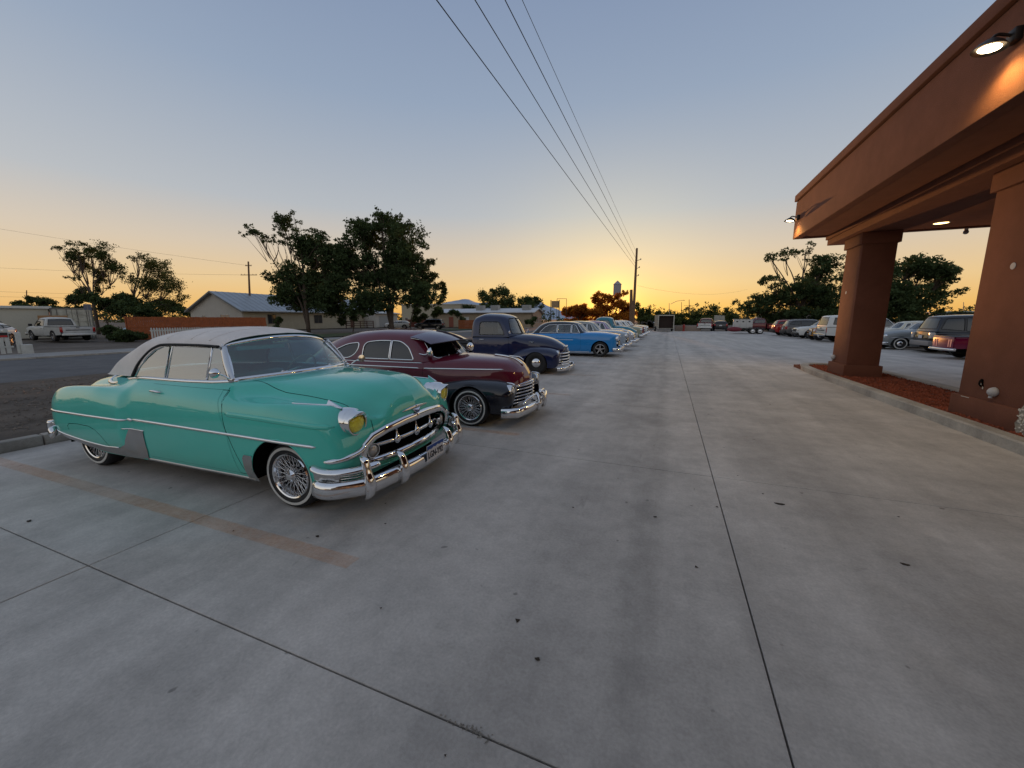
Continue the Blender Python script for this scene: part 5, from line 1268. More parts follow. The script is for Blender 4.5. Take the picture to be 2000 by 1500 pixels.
    for sg in (-1, 1):
        lamp(T, (2.10, sg*.66, .60), (1, sg*.05, 0), .085, 'headlight', grille, LENS, .05)
        lamp(T, (2.14, sg*.68, .42), (1, sg*.05, 0), .035, 'parking_lamp', grille, LENS, .03)
        g = G(); c = np.array([.66, sg*.93, 1.22]); g.tube([(.58, sg*.79, 1.12), c], .008, 6); g.lathe([(0, -.02), (.045, -.015), (.055, .0), (.05, .008), (0, .01)], c, (-1, 0, 0), 16); g.obj('door_mirror', CHROME, T, smooth=50, fixn=True)
    simple_bumper(T, 2.36, .88, .17, .06, .03, .15, .10, m_=grille, guards=(.35,), gh=.10)
    if lettering:
        p, n = B.proj(1.17, .93); sg = -1
        text_mesh('CHEVROLET', .06, CHROME, T, Matrix.Translation((p[0], -p[1]-.004, p[2])) @ Matrix.Rotation(-.30, 4, 'Z') @ Matrix.Rotation(R(90), 4, 'X'), depth=.004, bold=.003)
    return T
NAVY = paint('navy', (.007, .014, .060)); TEALP = paint('teal', (.012, .16, .23))
pickup50('dark navy 1950s pickup with chrome bar grille between the maroon fastback and the blue hardtop', (-5.06, 11.70, 0), R(2), NAVY)
pickup50('teal 1950s pickup in the far part of the row of vintage cars', (-4.3, 29.8, 0), R(1), TEALP, cap_dark=False, lettering=False)

# ------------------------------------------------------------ 1950s sedans and hardtops
def sedan50(label, loc, rz, P, PR, name='hardtop_car', group='vintage cars parked nose out along the lot', kind='cap', round_=0, gm=None, two=None):
    T = root(name, label, 'car', loc, rz, group); gm = gm or GLASS
    if not round_:
        top = [(-2.45, .86), (-1.8, .98), (-1.0, 1.03), (.5, 1.04), (1.0, 1.08), (1.7, 1.05), (2.1, .97), (2.2, .92)]; sh = [(-2.45, .84), (-1.8, .95), (-.8, .96), (.5, .98), (1.0, 1.0), (1.7, .97), (2.2, .90)]
        Wd = [(-2.45, .82), (-1.6, .92), (0, .93), (1.6, .93), (2.2, .85)]
        nl = [(.2, -.10), (.45, -.05), (.7, -.03), (.92, .02), (1.0, -.06)]; inn = (.83, .66, .33)
    else:
        top = [(-2.4, .66), (-2.0, .90), (-1.2, 1.0), (.5, 1.03), (1.0, 1.07), (1.6, 1.02), (2.0, .88), (2.2, .74)]; sh = [(-2.4, .62), (-1.9, .86), (-.8, .95), (.5, .97), (1.0, .95), (1.6, .90), (2.0, .80), (2.2, .66)]
        Wd = [(-2.4, .70), (-1.6, .90), (0, .92), (1.6, .91), (2.0, .84), (2.2, .76)]
        nl = [(.2, -.14), (.45, -.02), (.65, .0), (.8, -.06), (1.0, -.2)]; inn = (.80, .60, .30)
    xs = [-2.2, -1.9, -1.46, -1.0, -.5, 0, .5, .8, 1.1, 1.46, 1.8, 2.02]
    B = Shell(auto_lower(top, sh, Wd, [(-2.45, .30), (-1.6, .22), (0, .19), (1.0, .19), (2.2, .24)], xs, -2.45, 2.2, inn=inn, nlean=nl, tlean=[(.2, .10), (.4, .0), (.8, .02), (1., .2)]), 110, 44, 2)
    B.cut([(.62, -.01), (.60, .60), (.5, .74), (-1.1, .74), (-1.3, .5), (-1.35, -.01)], 9, 'z', lambda c: c.z > .9); B.drop(9)
    for ax_ in (1.46, -1.46):
        if round_ and ax_ < 0: continue
        B.cut(arch_poly(ax_, .32, .385, .0, 14), 9, 'y', lambda c: c.y > .5); B.drop(9)
    door = [(-.45, .24), (.55, .24), (.62, .4), (.62, .96), (-.45, .96)]
    B.cut(door, 2, 'y', lambda c: c.y > .5)
    hood = [(.78, -.01), (.76, .66), (1.4, .62), (2.0, .52), (2.12, .3), (2.15, -.01)]; B.cut(hood, 3, 'z', lambda c: c.z > .8 and c.x > .7)
    B.emit(0, 'body', two or P, T); B.emit(2, 'door', P, T, 'two', inset=-.0015); B.emit(3, 'hood', P, T, inset=-.001)
    seam(B, door+[door[0]], T, w=.004).obj('panel_gaps', SEAM, T)['kind'] = 'stuff'
    z0 = .97
    gh = auto_gh(z0, .80, .62, ((.88, 1.02), (.40, 1.45)), [(.15, 1.50), (-.35, 1.53), (-.85, 1.51)], ((-1.75, .99), (-1.25, 1.42)), bow=.20, rbow=.22)
    H = Shell(gh, 80, 36, 2)
    panes(H, T, [[(-1.28, 1.01), (-1.05, 1.25), (-.85, 1.36), (-.48, 1.38), (-.48, 1.01)], [(-.44, 1.01), (-.44, 1.38), (.15, 1.38), (.15, 1.01)], [(.19, 1.01), (.19, 1.38), (.34, 1.36), (.56, 1.01)]], gm, names=['quarter_window', 'door_window', 'vent_window'], r=.013)
    panes(H, T, [rpoly([(-.01, 1.07), (-.01, 1.42), (.42, 1.395), (.52, 1.34), (.66, 1.08), (.5, 1.06)], .04)], gm, axis='x', names=['windshield'], base=30, cond=lambda c: c.x > .30, r=.013)
    panes(H, T, [rpoly([(-.01, 1.06), (-.01, 1.36), (.40, 1.34), (.6, 1.08), (.5, 1.05)], .04)], gm, axis='x', names=['rear_window'], base=31, cond=lambda c: c.x < -1.15, r=.012, back=True)
    H.emit(0, 'roof', PR, T)
    car_base(T, [(1.46, .32), (-1.46, .32)], None, y=.88, belt=.98, r=.40)
    g = G(); g.box(1.0, 1.95, -.6, .6, .3, .8); g.box(-2.2, -1.1, -.6, .6, .3, .8); g.obj('inner_structure', DARK, T)
    wheels(T, (1.46, -1.46), kind, .325, .19, .20 if kind == 'cap' else .215, .80, ww=(.235, .285) if (round_ and kind == 'cap') else None)
    bead(B, [(-2.2, .74), (-.8, .72), (.3, .72)] if not round_ else [(-2.0, .66), (0, .66), (1.9, .64)], CHROME, T, 'side_spear', .012, .010)
    bead(B, [(-1.0, .215), (1.02, .215)], CHROME, T, 'sill_moulding', .012, .01)
    for sg in (-1, 1):
        lamp(T, (2.18, sg*.70, .80) if not round_ else (2.10, sg*.70, .70), (1, sg*.06, 0), .09, 'headlight', CHROME, LENS, .10)
        lamp(T, (2.165, sg*.66, .60), (1, sg*.1, 0), .04, 'parking_lamp', CHROME, LENS, .05)
        lamp(T, (-2.42, sg*.72, .70), (-1, sg*.06, 0), .06, 'tail_lamp', CHROME, TAIL, .05)
        c = np.array([.50, sg*.90, 1.06]); g = G(); g.tube([(.50, sg*.80, .99), c], .008, 6); g.lathe([(0, -.02), (.045, -.015), (.05, .0), (0, .01)], c, (-1, 0, 0), 16); g.obj('door_mirror', CHROME, T, smooth=50, fixn=True)
    # grille block
    g = G(); g.bbox(2.10, 2.19, -.56, .56, .46, .68, .03, 2); g.obj('grille_back', SEAM, T, smooth=40)
    for k in range(5):
        zz = .49+.04*k; g = G(); g.sweep(np.array([(2.205-.03*(y/.5)**2, y, zz) for y in np.linspace(-.54, .54, 13)]), np.tile([1., 0, .2], (13, 1)), .010, .010, 6); g.obj('grille_bar', CHROME, T, smooth=True)
    simple_bumper(T, 2.34, .92, .34, .075, .045, .26, .08, guards=(.38, .66), gh=.13)
    simple_bumper(T, -2.56, .90, .38, .075, .04, .26, .08, guards=(.5,), name='rear_bumper')
    return T
BLUE = paint('blue', (.02, .235, .60)); WH = paint('white', (.62, .62, .60)); CRM = paint('cream', (.56, .53, .42)); BLK = paint('black', (.010, .010, .014)); SILV = paint('silver', (.42, .42, .45), .3); PUR = paint('lilac', (.30, .20, .32)); OLV = paint('sage', (.30, .31, .22)); REDP = paint('red', (.30, .015, .012))
sedan50('bright blue 1950s two-door hardtop with dark roof behind the navy pickup', (-4.16, 17.80, 0), R(2), BLUE, BLK, kind='alloy')
sedan50('pale ice-blue 1950s hardtop with sage grey roof just beyond the blue hardtop', (-4.10, 21.1, 0), R(1), paint('ice_blue', (.34, .42, .50)), paint('sage_grey', (.24, .25, .22)))
sedan50('pale grey round-bodied 1950s coupe with lilac roof before the teal pickup', (-4.05, 24.9, 0), R(1), SILV, PUR, name='coupe_car', round_=1)
sedan50('sage green 1950s sedan just beyond the teal pickup', (-4.15, 33.6, 0), R(1), OLV, WH)
sedan50('white-roofed maroon sedan second beyond the teal pickup', (-4.1, 37.4, 0), R(1), paint('wine', (.16, .02, .03)), WH)
sedan50('white 1950s sedan at the far end of the vintage row', (-4.05, 41.4, 0), R(1), WH, WH)

# ------------------------------------------------------------ modern vehicles
def suv(label, loc, rz, P, L=4.6, h=1.72, w=.92, belt=1.02, rear='slant', group=None, name='suv', hatch=None, PR=None, r=.355, gm=None, cat='car', bumpc=None, kind='alloy', hood=1.0, tail=TAIL):
    T = root(name, label, cat, loc, rz, group); gm = gm or GLASSD; hl = L/2; wb = hl-.90; PL = mat('black_plastic', (.02, .02, .021), .6)
    top = [(-hl, belt), (-hl+.3, belt+.03), (hl-1.5, belt+.06), (hl-1.1, hood+.06), (hl-.4, hood), (hl, hood-.14)]
    sh = [(-hl, belt-.02), (-hl+.3, belt), (hl-1.5, belt), (hl-.5, hood-.05), (hl, hood-.18)]
    B = Shell(auto_lower(top, sh, [(-hl, w*.92), (-hl+.5, w), (hl-.8, w), (hl, w*.86)], [(-hl, .40), (-hl+.8, .28), (hl-.8, .28), (hl, .30)], [-hl+.25, -wb, -wb+.6, 0, wb-.6, wb, hl-.35], -hl, hl, inn=(.84, .7, .36), nlean=[(.2, -.08), (.5, 0), (.75, 0), (.9, -.05), (1.1, -.2)], tlean=[(.3, .04), (.6, 0), (1., .05)], capn=.14, capt=.10), 90, 40, 2)
    B.cut([(hl-1.45, -.01), (hl-1.5, w*.8), (-hl+.35, w*.8), (-hl+.35, -.01)], 9, 'z', lambda c: c.z > belt-.06); B.drop(9)
    for ax_ in (wb, -wb): B.cut(arch_poly(ax_, r+.01, r+.07, .0, 12), 9, 'y', lambda c: c.y > .5); B.drop(9)
    d1 = [(-.05, .34), (hl-1.38, .34), (hl-1.3, .6), (hl-1.35, belt-.01), (-.05, belt-.01)]; d2 = [(-.09, .34), (-.09, belt-.01), (-wb+.35, belt-.01), (-wb+.52, .62), (-wb+.52, .34)]
    B.cut(d1, 2, 'y', lambda c: c.y > .5); B.cut(d2, 3, 'y', lambda c: c.y > .5)
    B.emit(0, 'body', P, T)
    for pid in (2, 3):
        for o, sg in zip(B.emit(pid, 'door', P, T, 'two', inset=-.001), (-1, 1)):
            xx = .12 if pid == 2 else -wb+.72
            p, n = B.proj(xx, belt-.12); p = p*[1, sg, 1]; g = G(); g.bbox(p[0]-.09, p[0]+.09, p[1]-.0 if sg > 0 else p[1]-.03, p[1]+.03 if sg > 0 else p[1], p[2]-.015, p[2]+.015, .008, 1); g.obj('handle', P, o)
    g = seam(B, d1+[d1[0]], T, w=.005); seam(B, d2+[d2[0]], T, w=.005, g=g).obj('panel_gaps', SEAM, T)['kind'] = 'stuff'
    xr = -hl+.12; xrt = -hl+(.42 if rear == 'slant' else .16)
    gh = auto_gh(belt, w*.93, w*.74, ((hl-1.20, belt+.04), (hl-1.95, h-.05)), [(hl-2.3, h-.005), (0, h), (-hl+1.0, h-.02)], ((xr, belt+.02), (xrt, h-.08)), bow=.22, rbow=.07, round_=.11)
    H = Shell(gh, 70, 32, 2); wt_ = h-.16
    polys = [[(-.03, belt+.05), (-.03, wt_), (hl-1.95, wt_-.02), (hl-1.50, belt+.05)], [(-.10, belt+.05), (-.10, wt_), (-wb+.30, wt_), (-wb+.30, belt+.05)], [(-wb+.23, belt+.06), (-wb+.23, wt_-.01), (xrt+.10, wt_-.05), (xr+.20, belt+.14)]]
    panes(H, T, polys, gm, names=['side_window']*3, trim=BLACK, r=.014)
    panes(H, T, [[(-.01, belt+.09), (-.01, h-.09), (w*.66, h-.14), (w*.82, belt+.11)]], gm, axis='x', names=['windshield'], base=30, cond=lambda c: c.x > hl-2.15, trim=BLACK, r=.014)
    panes(H, T, [[(-.01, belt+.10), (-.01, h-.12), (w*.62, h-.16), (w*.78, belt+.14)]], gm, axis='x', names=['rear_window'], base=31, cond=lambda c: c.x < xrt+.15, trim=BLACK, r=.014, back=True)
    H.emit(0, 'roof', PR or P, T)
    car_base(T, [(wb, r+.01), (-wb, r+.01)], None, y=w-.04, x0=-hl+.25, x1=hl-.3, seats=((-.2, 1.28), (-1.0, 1.25)), belt=belt, r=r+.08, z0=.26)
    g = G(); g.box(hl-1.1, hl-.25, -.6, .6, .3, .78); g.obj('engine_bay', DARK, T)
    wheels(T, (wb, -wb), kind, r, .23, r*.66, w-.12)
    g = G(); g.bbox(-hl-.05, -hl+.2, -w*.86, w*.86, .36, .60, .05, 2); g.obj('rear_bumper', bumpc or PL, T, smooth=40)
    g = G(); g.bbox(hl-.22, hl+.04, -w*.82, w*.82, .30, .52, .05, 2); g.obj('front_bumper', bumpc or PL, T, smooth=40)
    g = G(); g.bbox(hl-.06, hl+.012, -w*.42, w*.42, .56, hood-.20, .02, 2); g.obj('grille', PL, T, smooth=40)
    for sg in (-1, 1):
        y0, y1 = sorted((sg*w*.5, sg*w*.82)); g = G(); g.bbox(hl-.14, hl+.005, y0, y1, hood-.32, hood-.20, .02, 2); g.obj('headlight', LENS, T, smooth=40)
        y0, y1 = sorted((sg*w*.70, sg*w*.90)); g = G(); g.bbox(-hl-.005, -hl+.16, y0, y1, belt-.30, belt-.03, .02, 2); g.obj('tail_lamp', tail, T, smooth=40)
        c = (hl-1.52, sg*(w+.10), belt+.10); g = G(); g.bbox(c[0]-.05, c[0]+.05, c[1]-.09, c[1]+.09, c[2]-.06, c[2]+.07, .02, 2); g.obj('door_mirror', PL, T, smooth=40)
    plate(T, (-hl-.012, 0, .78), R(-90), None)
    g = G()
    for sg in (-1, 1): g.tube([(hl-2.5, sg*w*.62, h+.01), (hl-2.6, sg*w*.62, h+.05), (-hl+.9, sg*w*.62, h+.045), (-hl+.7, sg*w*.62, h-.02)], .015, 6)
    g.obj('roof_rails', PL, T, smooth=True)
    return T
def pickup_modern(label, loc, rz, P, P2=None, L=5.5, h=1.78, w=.96, group=None, bed_load=None, gm=None, camper=None, kind='alloy', name='pickup_truck'):
    T = root(name, label, 'pickup truck', loc, rz, group); gm = gm or GLASS; hl = L/2; f = hl-.95; rr = -hl+1.15; belt = 1.08; r = .37; PL = mat('black_plastic', (.02, .02, .021), .6)
    xc = -.35   # cab rear wall
    top = [(xc-.02, belt+.02), (hl-1.55, belt+.06), (hl-1.2, 1.14), (hl-.3, 1.08), (hl, 1.0)]; sh = [(xc-.02, belt), (hl-1.5, belt), (hl, 1.0)]
    B = Shell(auto_lower(top, sh, [(xc, w), (hl-.6, w), (hl, w*.90)], [(xc, .38), (hl, .40)], [xc+.1, .3, .9, hl-1.3, f, hl-.3], xc-.02, hl, inn=(.86, .72, .36), nlean=[(.2, 0), (1.1, 0)], capn=.10, capt=.04), 70, 36, 1)
    B.cut([(hl-1.5, -.01), (hl-1.5, w*.8), (xc+.06, w*.8), (xc+.06, -.01)], 9, 'z', lambda c: c.z > belt-.06); B.drop(9)
    B.cut(arch_poly(f, r, r+.09, .0, 10), 9, 'y', lambda c: c.y > .5); B.drop(9)
    d1 = [(xc+.18, .44), (hl-1.45, .44), (hl-1.40, belt-.02), (xc+.18, belt-.02)]; B.cut(d1, 2, 'y', lambda c: c.y > .5)
    B.emit(0, 'body', P, T); dd = B.emit(2, 'door', P, T, 'two', inset=-.001); seam(B, d1+[d1[0]], T, w=.005).obj('panel_gaps', SEAM, T)['kind'] = 'stuff'
    for d, sg in zip(dd, (-1, 1)):
        p, n = B.proj(xc+.35, .96); p = p*[1, sg, 1]; g = G(); g.bbox(p[0]-.09, p[0]+.09, p[1]-.015, p[1]+.015, .945, .975, .006, 1); g.obj('handle', PL, d)
    gh = auto_gh(belt, w*.92, w*.74, ((hl-1.20, belt+.05), (hl-1.85, h-.05)), [(hl-2.1, h-.01), (.3, h), (.1, h-.005)], ((xc-.01, belt+.02), (xc+.12, h-.06)), bow=.16, rbow=.03, round_=.10)
    H = Shell(gh, 60, 32, 2)
    panes(H, T, [[(xc+.16, belt+.05), (xc+.20, h-.17), (hl-1.86, h-.17), (hl-1.45, belt+.05)]], gm, names=['door_window'], trim=BLACK, r=.014)
    panes(H, T, [[(-.01, belt+.09), (-.01, h-.10), (w*.64, h-.14), (w*.80, belt+.11)]], gm, axis='x', names=['windshield'], base=30, cond=lambda c: c.x > hl-2.0, trim=BLACK, r=.014)
    panes(H, T, [[(-.01, belt+.10), (-.01, h-.14), (w*.62, h-.17), (w*.72, belt+.10)]], gm, axis='x', names=['rear_window'], base=31, cond=lambda c: c.x < xc+.2, trim=BLACK, r=.014, back=True)
    H.emit(0, 'cab_roof', P, T)
    # bed
    bedp = P
    poly = [(-hl, .50), (-hl, 1.06), (xc-.05, 1.06), (xc-.05, .44), (rr+r+.10, .44)]
    arc_ = [(rr+(r+.09)*math.cos(t), r+(r+.09)*math.sin(t)) for t in np.linspace(.12, math.pi-.12, 10)]
    pp = poly+arc_+[(rr-r-.12, .46)]
    for sg in (-1, 1):
        g = G(); g.prism(pp, sg*(w-.03), sg*w, 'y'); g.obj('bed_side', bedp, T, fixn=True)
    g = G(); g.box(-hl+.03, xc-.05, -w+.03, w-.03, .60, .64); g.box(xc-.09, xc-.05, -w+.03, w-.03, .6, 1.06); g.tube([(-hl+.02, -w+.01, 1.065), (xc-.06, -w+.01, 1.065)], .022, 6); g.tube([(-hl+.02, w-.01, 1.065), (xc-.06, w-.01, 1.065)], .022, 6); g.obj('truck_bed', PL, T)
    g = G(); g.bbox(-hl-.02, -hl+.03, -w+.16, w-.16, .55, 1.06, .012, 2); g.bbox(-hl-.03, -hl-.015, -w+.26, w-.26, .66, .96, .01, 1); tg = g.obj('tailgate', P2 or P, T, smooth=30)
    g = G(); g.bbox(-hl-.034, -hl-.026, -w+.30, w-.30, .80, .86, .003, 1); g.bbox(-hl-.045, -hl-.02, -.1, .1, .97, 1.02, .006, 1); g.obj('tailgate_trim', PL, tg)
    for sg in (-1, 1):
        y0, y1 = sorted((sg*(w-.16), sg*(w-.005))); g = G(); g.bbox(-hl-.015, -hl+.03, y0, y1, .68, 1.04, .012, 2); g.obj('tail_lamp', TAIL, T, smooth=30)
        y0, y1 = sorted((sg*w*.55, sg*w*.88)); g = G(); g.bbox(hl-.1, hl+.02, y0, y1, .74, .92, .015, 2); g.obj('headlight', LENS, T, smooth=40)
        c = (hl-1.5, sg*(w+.12), belt+.12); g = G(); g.bbox(c[0]-.04, c[0]+.04, c[1]-.10, c[1]+.10, c[2]-.09, c[2]+.09, .02, 2); g.obj('door_mirror', PL, T, smooth=40)
    g = G(); g.bbox(-hl-.16, -hl-.02, -w*.95, w*.95, .44, .60, .03, 2); g.obj('rear_bumper', CHROMED if not P2 else WH, T, smooth=40)
    g = G(); g.bbox(hl, hl+.12, -w*.95, w*.95, .42, .60, .03, 2); g.obj('front_bumper', CHROMED, T, smooth=40)
    g = G(); g.bbox(hl-.04, hl+.02, -w*.52, w*.52, .68, .96, .01, 1); g.obj('grille', PL, T)
    if camper:
        ghc = auto_gh(1.07, w*.98, w*.84, ((xc-.03, 1.08), (xc-.10, camper-.04)), [(xc-.5, camper), (-1.5, camper)], ((-hl-.0, 1.08), (-hl+.22, camper-.05)), bow=.02, rbow=.03, round_=.12)
        K = Shell(ghc, 50, 28, 2)
        panes(K, T, [[(-hl+.35, 1.25), (-hl+.45, camper-.2), (xc-.3, camper-.2), (xc-.3, 1.25)]], GLASSD, names=['camper_window'], trim=BLACK, r=.014)
        panes(K, T, [[(-.01, 1.2), (-.01, camper-.15), (w*.70, camper-.18), (w*.80, 1.2)]], GLASSD, axis='x', names=['camper_rear_window'], base=31, cond=lambda c: c.x < -hl+.3, trim=BLACK, r=.014, back=True)
        K.emit(0, 'camper_shell', P, T)
    car_base(T, [(f, r), (rr, r)], None, y=w-.05, x0=-hl+.1, x1=hl-.2, seats=((xc+.25, 1.38),), belt=belt, r=r+.09, z0=.34)
    g = G(); g.box(hl-1.2, hl-.1, -.7, .7, .45, .95); g.obj('engine_bay', DARK, T)
    wheels(T, (f, rr), kind, r, .24, r*.6, w-.13)
    plate(T, (-hl-.168, .0, .52), R(-90), None, w=.28, h=.12)
    return T
# right-hand row, tails and noses to the lane
GR = 'cars parked along the right side of the lot'
def magenta_truck():
    P = paint('magenta', (.20, .008, .045)); T = pickup50('magenta 1950s pickup with pale striped tailgate and black bed cover at the column', (13.1, 21.7, 0), R(0), P, cap_dark=False, lettering=False, group=GR)
    g = G(); g.bbox(-2.44, -.78, -.70, .70, .88, .93, .02, 2); g.obj('bed_cover', mat('tonneau', (.012, .012, .015), .5), T, smooth=40)
    PK = mat('pink_stripe', (.62, .25, .30), .4)
    tg = [o for o in T.children if o.name.startswith('tailgate')][0]
    for y in (-.52, -.38, .38, .52):
        g = G(); g.box(-2.466, -2.462, y-.035, y+.035, .50, .80); g.obj('stripe', PK, tg)
    simple_bumper(T, -2.56, .80, .40, .05, .03, .1, .04, name='rear_bumper')
magenta_truck()
suv('black SUV with tall roof and bright rear plate behind the magenta pickup', (13.95, 25.2, 0), R(0), BLK, L=4.9, h=1.84, group=GR, bumpc=mat('grey_bumper', (.25, .24, .24), .4), PR=BLK, tail=mat('clear_tail', (.6, .55, .5), .2, coat=1.))
sedan50('primer grey 1950s coupe with whitewall tyres seen between the columns', (13.0, 27.9, 0), R(181), mat('primer_grey', (.21, .23, .24), .42, var=.05, vscale=3, coat=.4), mat('primer_grey2', (.21, .23, .24), .42, var=.05, vscale=3, coat=.4), name='coupe_car', round_=1, group=GR)
sedan50('cream old sedan behind the primer grey coupe', (13.7, 31.4, 0), R(180), CRM, CRM, name='sedan_car', round_=1, group=GR)
pickup_modern('white pickup with camper shell beside the near column', (13.0, 35.0, 0), R(3), WH, group=GR, camper=1.92, L=5.3)
# ochre hot rod, nose to the lane
def hot_rod():
    T = root('hot_rod', 'ochre yellow open-wheeled hot rod squeezed between the white pickup and white SUV', 'car', (12.1, 37.3, 0), R(180), GR); P = paint('ochre', (.50, .22, .015))
    B = Shell(auto_lower([(-1.5, .95), (.4, 1.0), (1.7, .92)], [(-1.5, .88), (.4, .92), (1.7, .80)], [(-1.5, .60), (.2, .62), (1.0, .40), (1.7, .32)], [(-1.5, .35), (1.7, .35)], [-1.3, -.6, .3, .8, 1.4], -1.5, 1.7), 50, 30, 2); B.emit(0, 'body', P, T)
    gh = auto_gh(.93, .58, .48, ((.45, .98), (.30, 1.36)), [(.1, 1.40), (-.8, 1.40)], ((-1.35, .95), (-1.2, 1.34)), bow=.06, rbow=.08, round_=.08); H = Shell(gh, 40, 24, 1)
    panes(H, T, [[(-.8, 1.0), (-.8, 1.30), (.12, 1.30), (.25, 1.0)]], GLASSD, names=['side_window'], trim=BLACK); panes(H, T, [[(-.01, 1.02), (-.01, 1.33), (.38, 1.31), (.46, 1.02)]], GLASSD, axis='x', names=['windshield'], base=30, cond=lambda c: c.x > .2, trim=BLACK)
    H.emit(0, 'roof', P, T); g = G(); g.bbox(1.66, 1.74, -.28, .28, .42, .88, .03, 2); g.obj('radiator_grille', CHROMED, T, smooth=40)
    for sg in (-1, 1):
        lamp(T, (1.62, sg*.42, .74), (1, 0, 0), .085, 'headlight', CHROME, LENS, .1)
        Fd = Shell(pontoon_net([.9, 1.1, 1.35, 1.6], [(.9, .55), (1.35, .78), (1.7, .66)], [(.9, .80), (1.6, .80)], [(.9, .48), (1.6, .48)], [(.9, .5), (1.3, .66), (1.7, .45)], 1.75), 24, 16, 2, ycen=False)
        if sg < 0: Fd.emit(0, 'front_fender', P, T, 'two')
    wheels(T, (1.3, -1.2), 'cap', .34, .2, .2, .70); g = G(); g.box(-1.4, 1.5, -.3, .3, .25, .5); g.obj('underbody', DARK, T)
hot_rod()
suv('white crossover SUV, nose to the lane, left of the ochre hot rod', (12.4, 40.6, 0), R(182), WH, L=4.5, h=1.68, group=GR)
suv('dark grey SUV between the white crossover and the red one', (12.2, 43.8, 0), R(2), paint('graphite', (.09, .085, .085)), L=4.4, h=1.64, group=GR)
suv('red hatchback SUV at the far end of the right-hand row', (12.0, 47.2, 0), R(2), REDP, L=4.3, h=1.60, group=GR)
suv('small orange-red car beyond the red SUV', (14.0, 51.2, 0), R(3), paint('orange_red', (.32, .06, .02)), L=4.2, h=1.5, group=GR, name='hatchback_car')
pickup_modern('maroon pickup with white lower band behind the tandem trailer', (11.6, 62.0, 0), R(195), paint('maroon_pick', (.14, .015, .02)), P2=WH, L=5.6)
pickup_modern('red and white pickup seen tail-on at the end of the lane', (5.0, 62.5, 0), R(82), paint('red_tail', (.16, .02, .02)), P2=WH, L=5.4)
suv('black low car parked beside the red and white pickup', (6.9, 63.2, 0), R(85), BLK, L=4.5, h=1.45, name='sedan_car')
pickup_modern('pale blue truck far off beyond the enclosed trailer', (-1.2, 84, 0), R(250), paint('pale_blue', (.22, .36, .42)), L=5.6, h=1.95, name='far_truck')
# across the road on the left
pickup_modern('old white pickup with boarded rear window in the dirt yard', (-43.4, 15.2, 0), R(180), mat('aged_white_paint', (.50, .50, .47), .45, coat=.3, var=.12, vscale=3), P2=mat('aged_white_gate', (.46, .46, .45), .5, var=.15, vscale=4), L=5.4, gm=GLASSD)
sedan50('pale blue old car half hidden by the bush beside the white pickup', (-42.5, 20.4, 0), R(-55), mat('faded_blue', (.30, .40, .46), .5, var=.08, vscale=2), mat('faded_blue_roof', (.30, .40, .46), .5, var=.08, vscale=2), name='old_car', round_=1, group='cars in the yard across the road')
suv('white car nose poking out behind the white picket fence', (-37.5, 9.6, 0), R(-40), WH, L=4.4, h=1.45, name='sedan_car', group='cars in the yard across the road')
suv('dark red SUV behind the white car at the left edge', (-41.9, 10.6, 0), R(20), paint('dark_red', (.05, .01, .012)), L=4.7, h=1.85, group='cars in the yard across the road')
suv('black SUV parked in the drive across the road behind the maroon fastback', (-36.2, 54.8, 0), R(200), BLK, L=4.7, h=1.72, group='cars in the drive by the long building')
suv('small white car tucked beside the black SUV in the drive', (-43.5, 56.0, 0), R(210), WH, L=4.2, h=1.42, name='sedan_car', group='cars in the drive by the long building')
# ------------------------------------------------------------ buildings and yards
CREAM = mat('cream_siding', (.42, .37, .27), .8, var=.08, vscale=1.2); WWALL = mat('white_siding', (.50, .47, .42), .8, var=.06, vscale=1.2)
TAN = mat('tan_block', (.34, .27, .19), .85, var=.1, vscale=1.5); ROOFM = mat('metal_roof', (.33, .36, .39), .42, .25, var=.08, vscale=.8); TRIM = mat('white_wood', (.55, .55, .52), .6)
BGL = mat('dark_window_pane', (.03, .035, .04), .08, coat=1.); OFEN = mat('orange_cedar', (.30, .085, .028), .8, var=.25, vscale=3.); WF = mat('white_picket_paint', (.52, .53, .50), .7, var=.12, vscale=5)
def window(T, plane, a0, a1, z0, z1, d, out, n=2, mt=None):
    """window in a wall: plane 'x' means wall at x=d, spans a in y; out = outward sign"""
    def bb(g, u0, u1, v0, v1, e0, e1, b=.006):
        e0, e1 = sorted((d+out*e0, d+out*e1))
        if plane == 'x': g.bbox(e0, e1, u0, u1, v0, v1, b, 1)
        else: g.bbox(u0, u1, e0, e1, v0, v1, b, 1)
    g = G()
    for (u0, u1, v0, v1) in ((a0-.06, a0, z0-.06, z1+.06), (a1, a1+.06, z0-.06, z1+.06), (a0, a1, z1, z1+.06), (a0, a1, z0-.06, z0)): bb(g, u0, u1, v0, v1, .0, .05)
    if n == 2: bb(g, (a0+a1)/2-.025, (a0+a1)/2+.025, z0, z1, .0, .04)
    o = g.obj('window', mt or TRIM, T); g = G(); bb(g, a0, a1, z0, z1, -.02, .015); g.obj('pane', BGL, o)
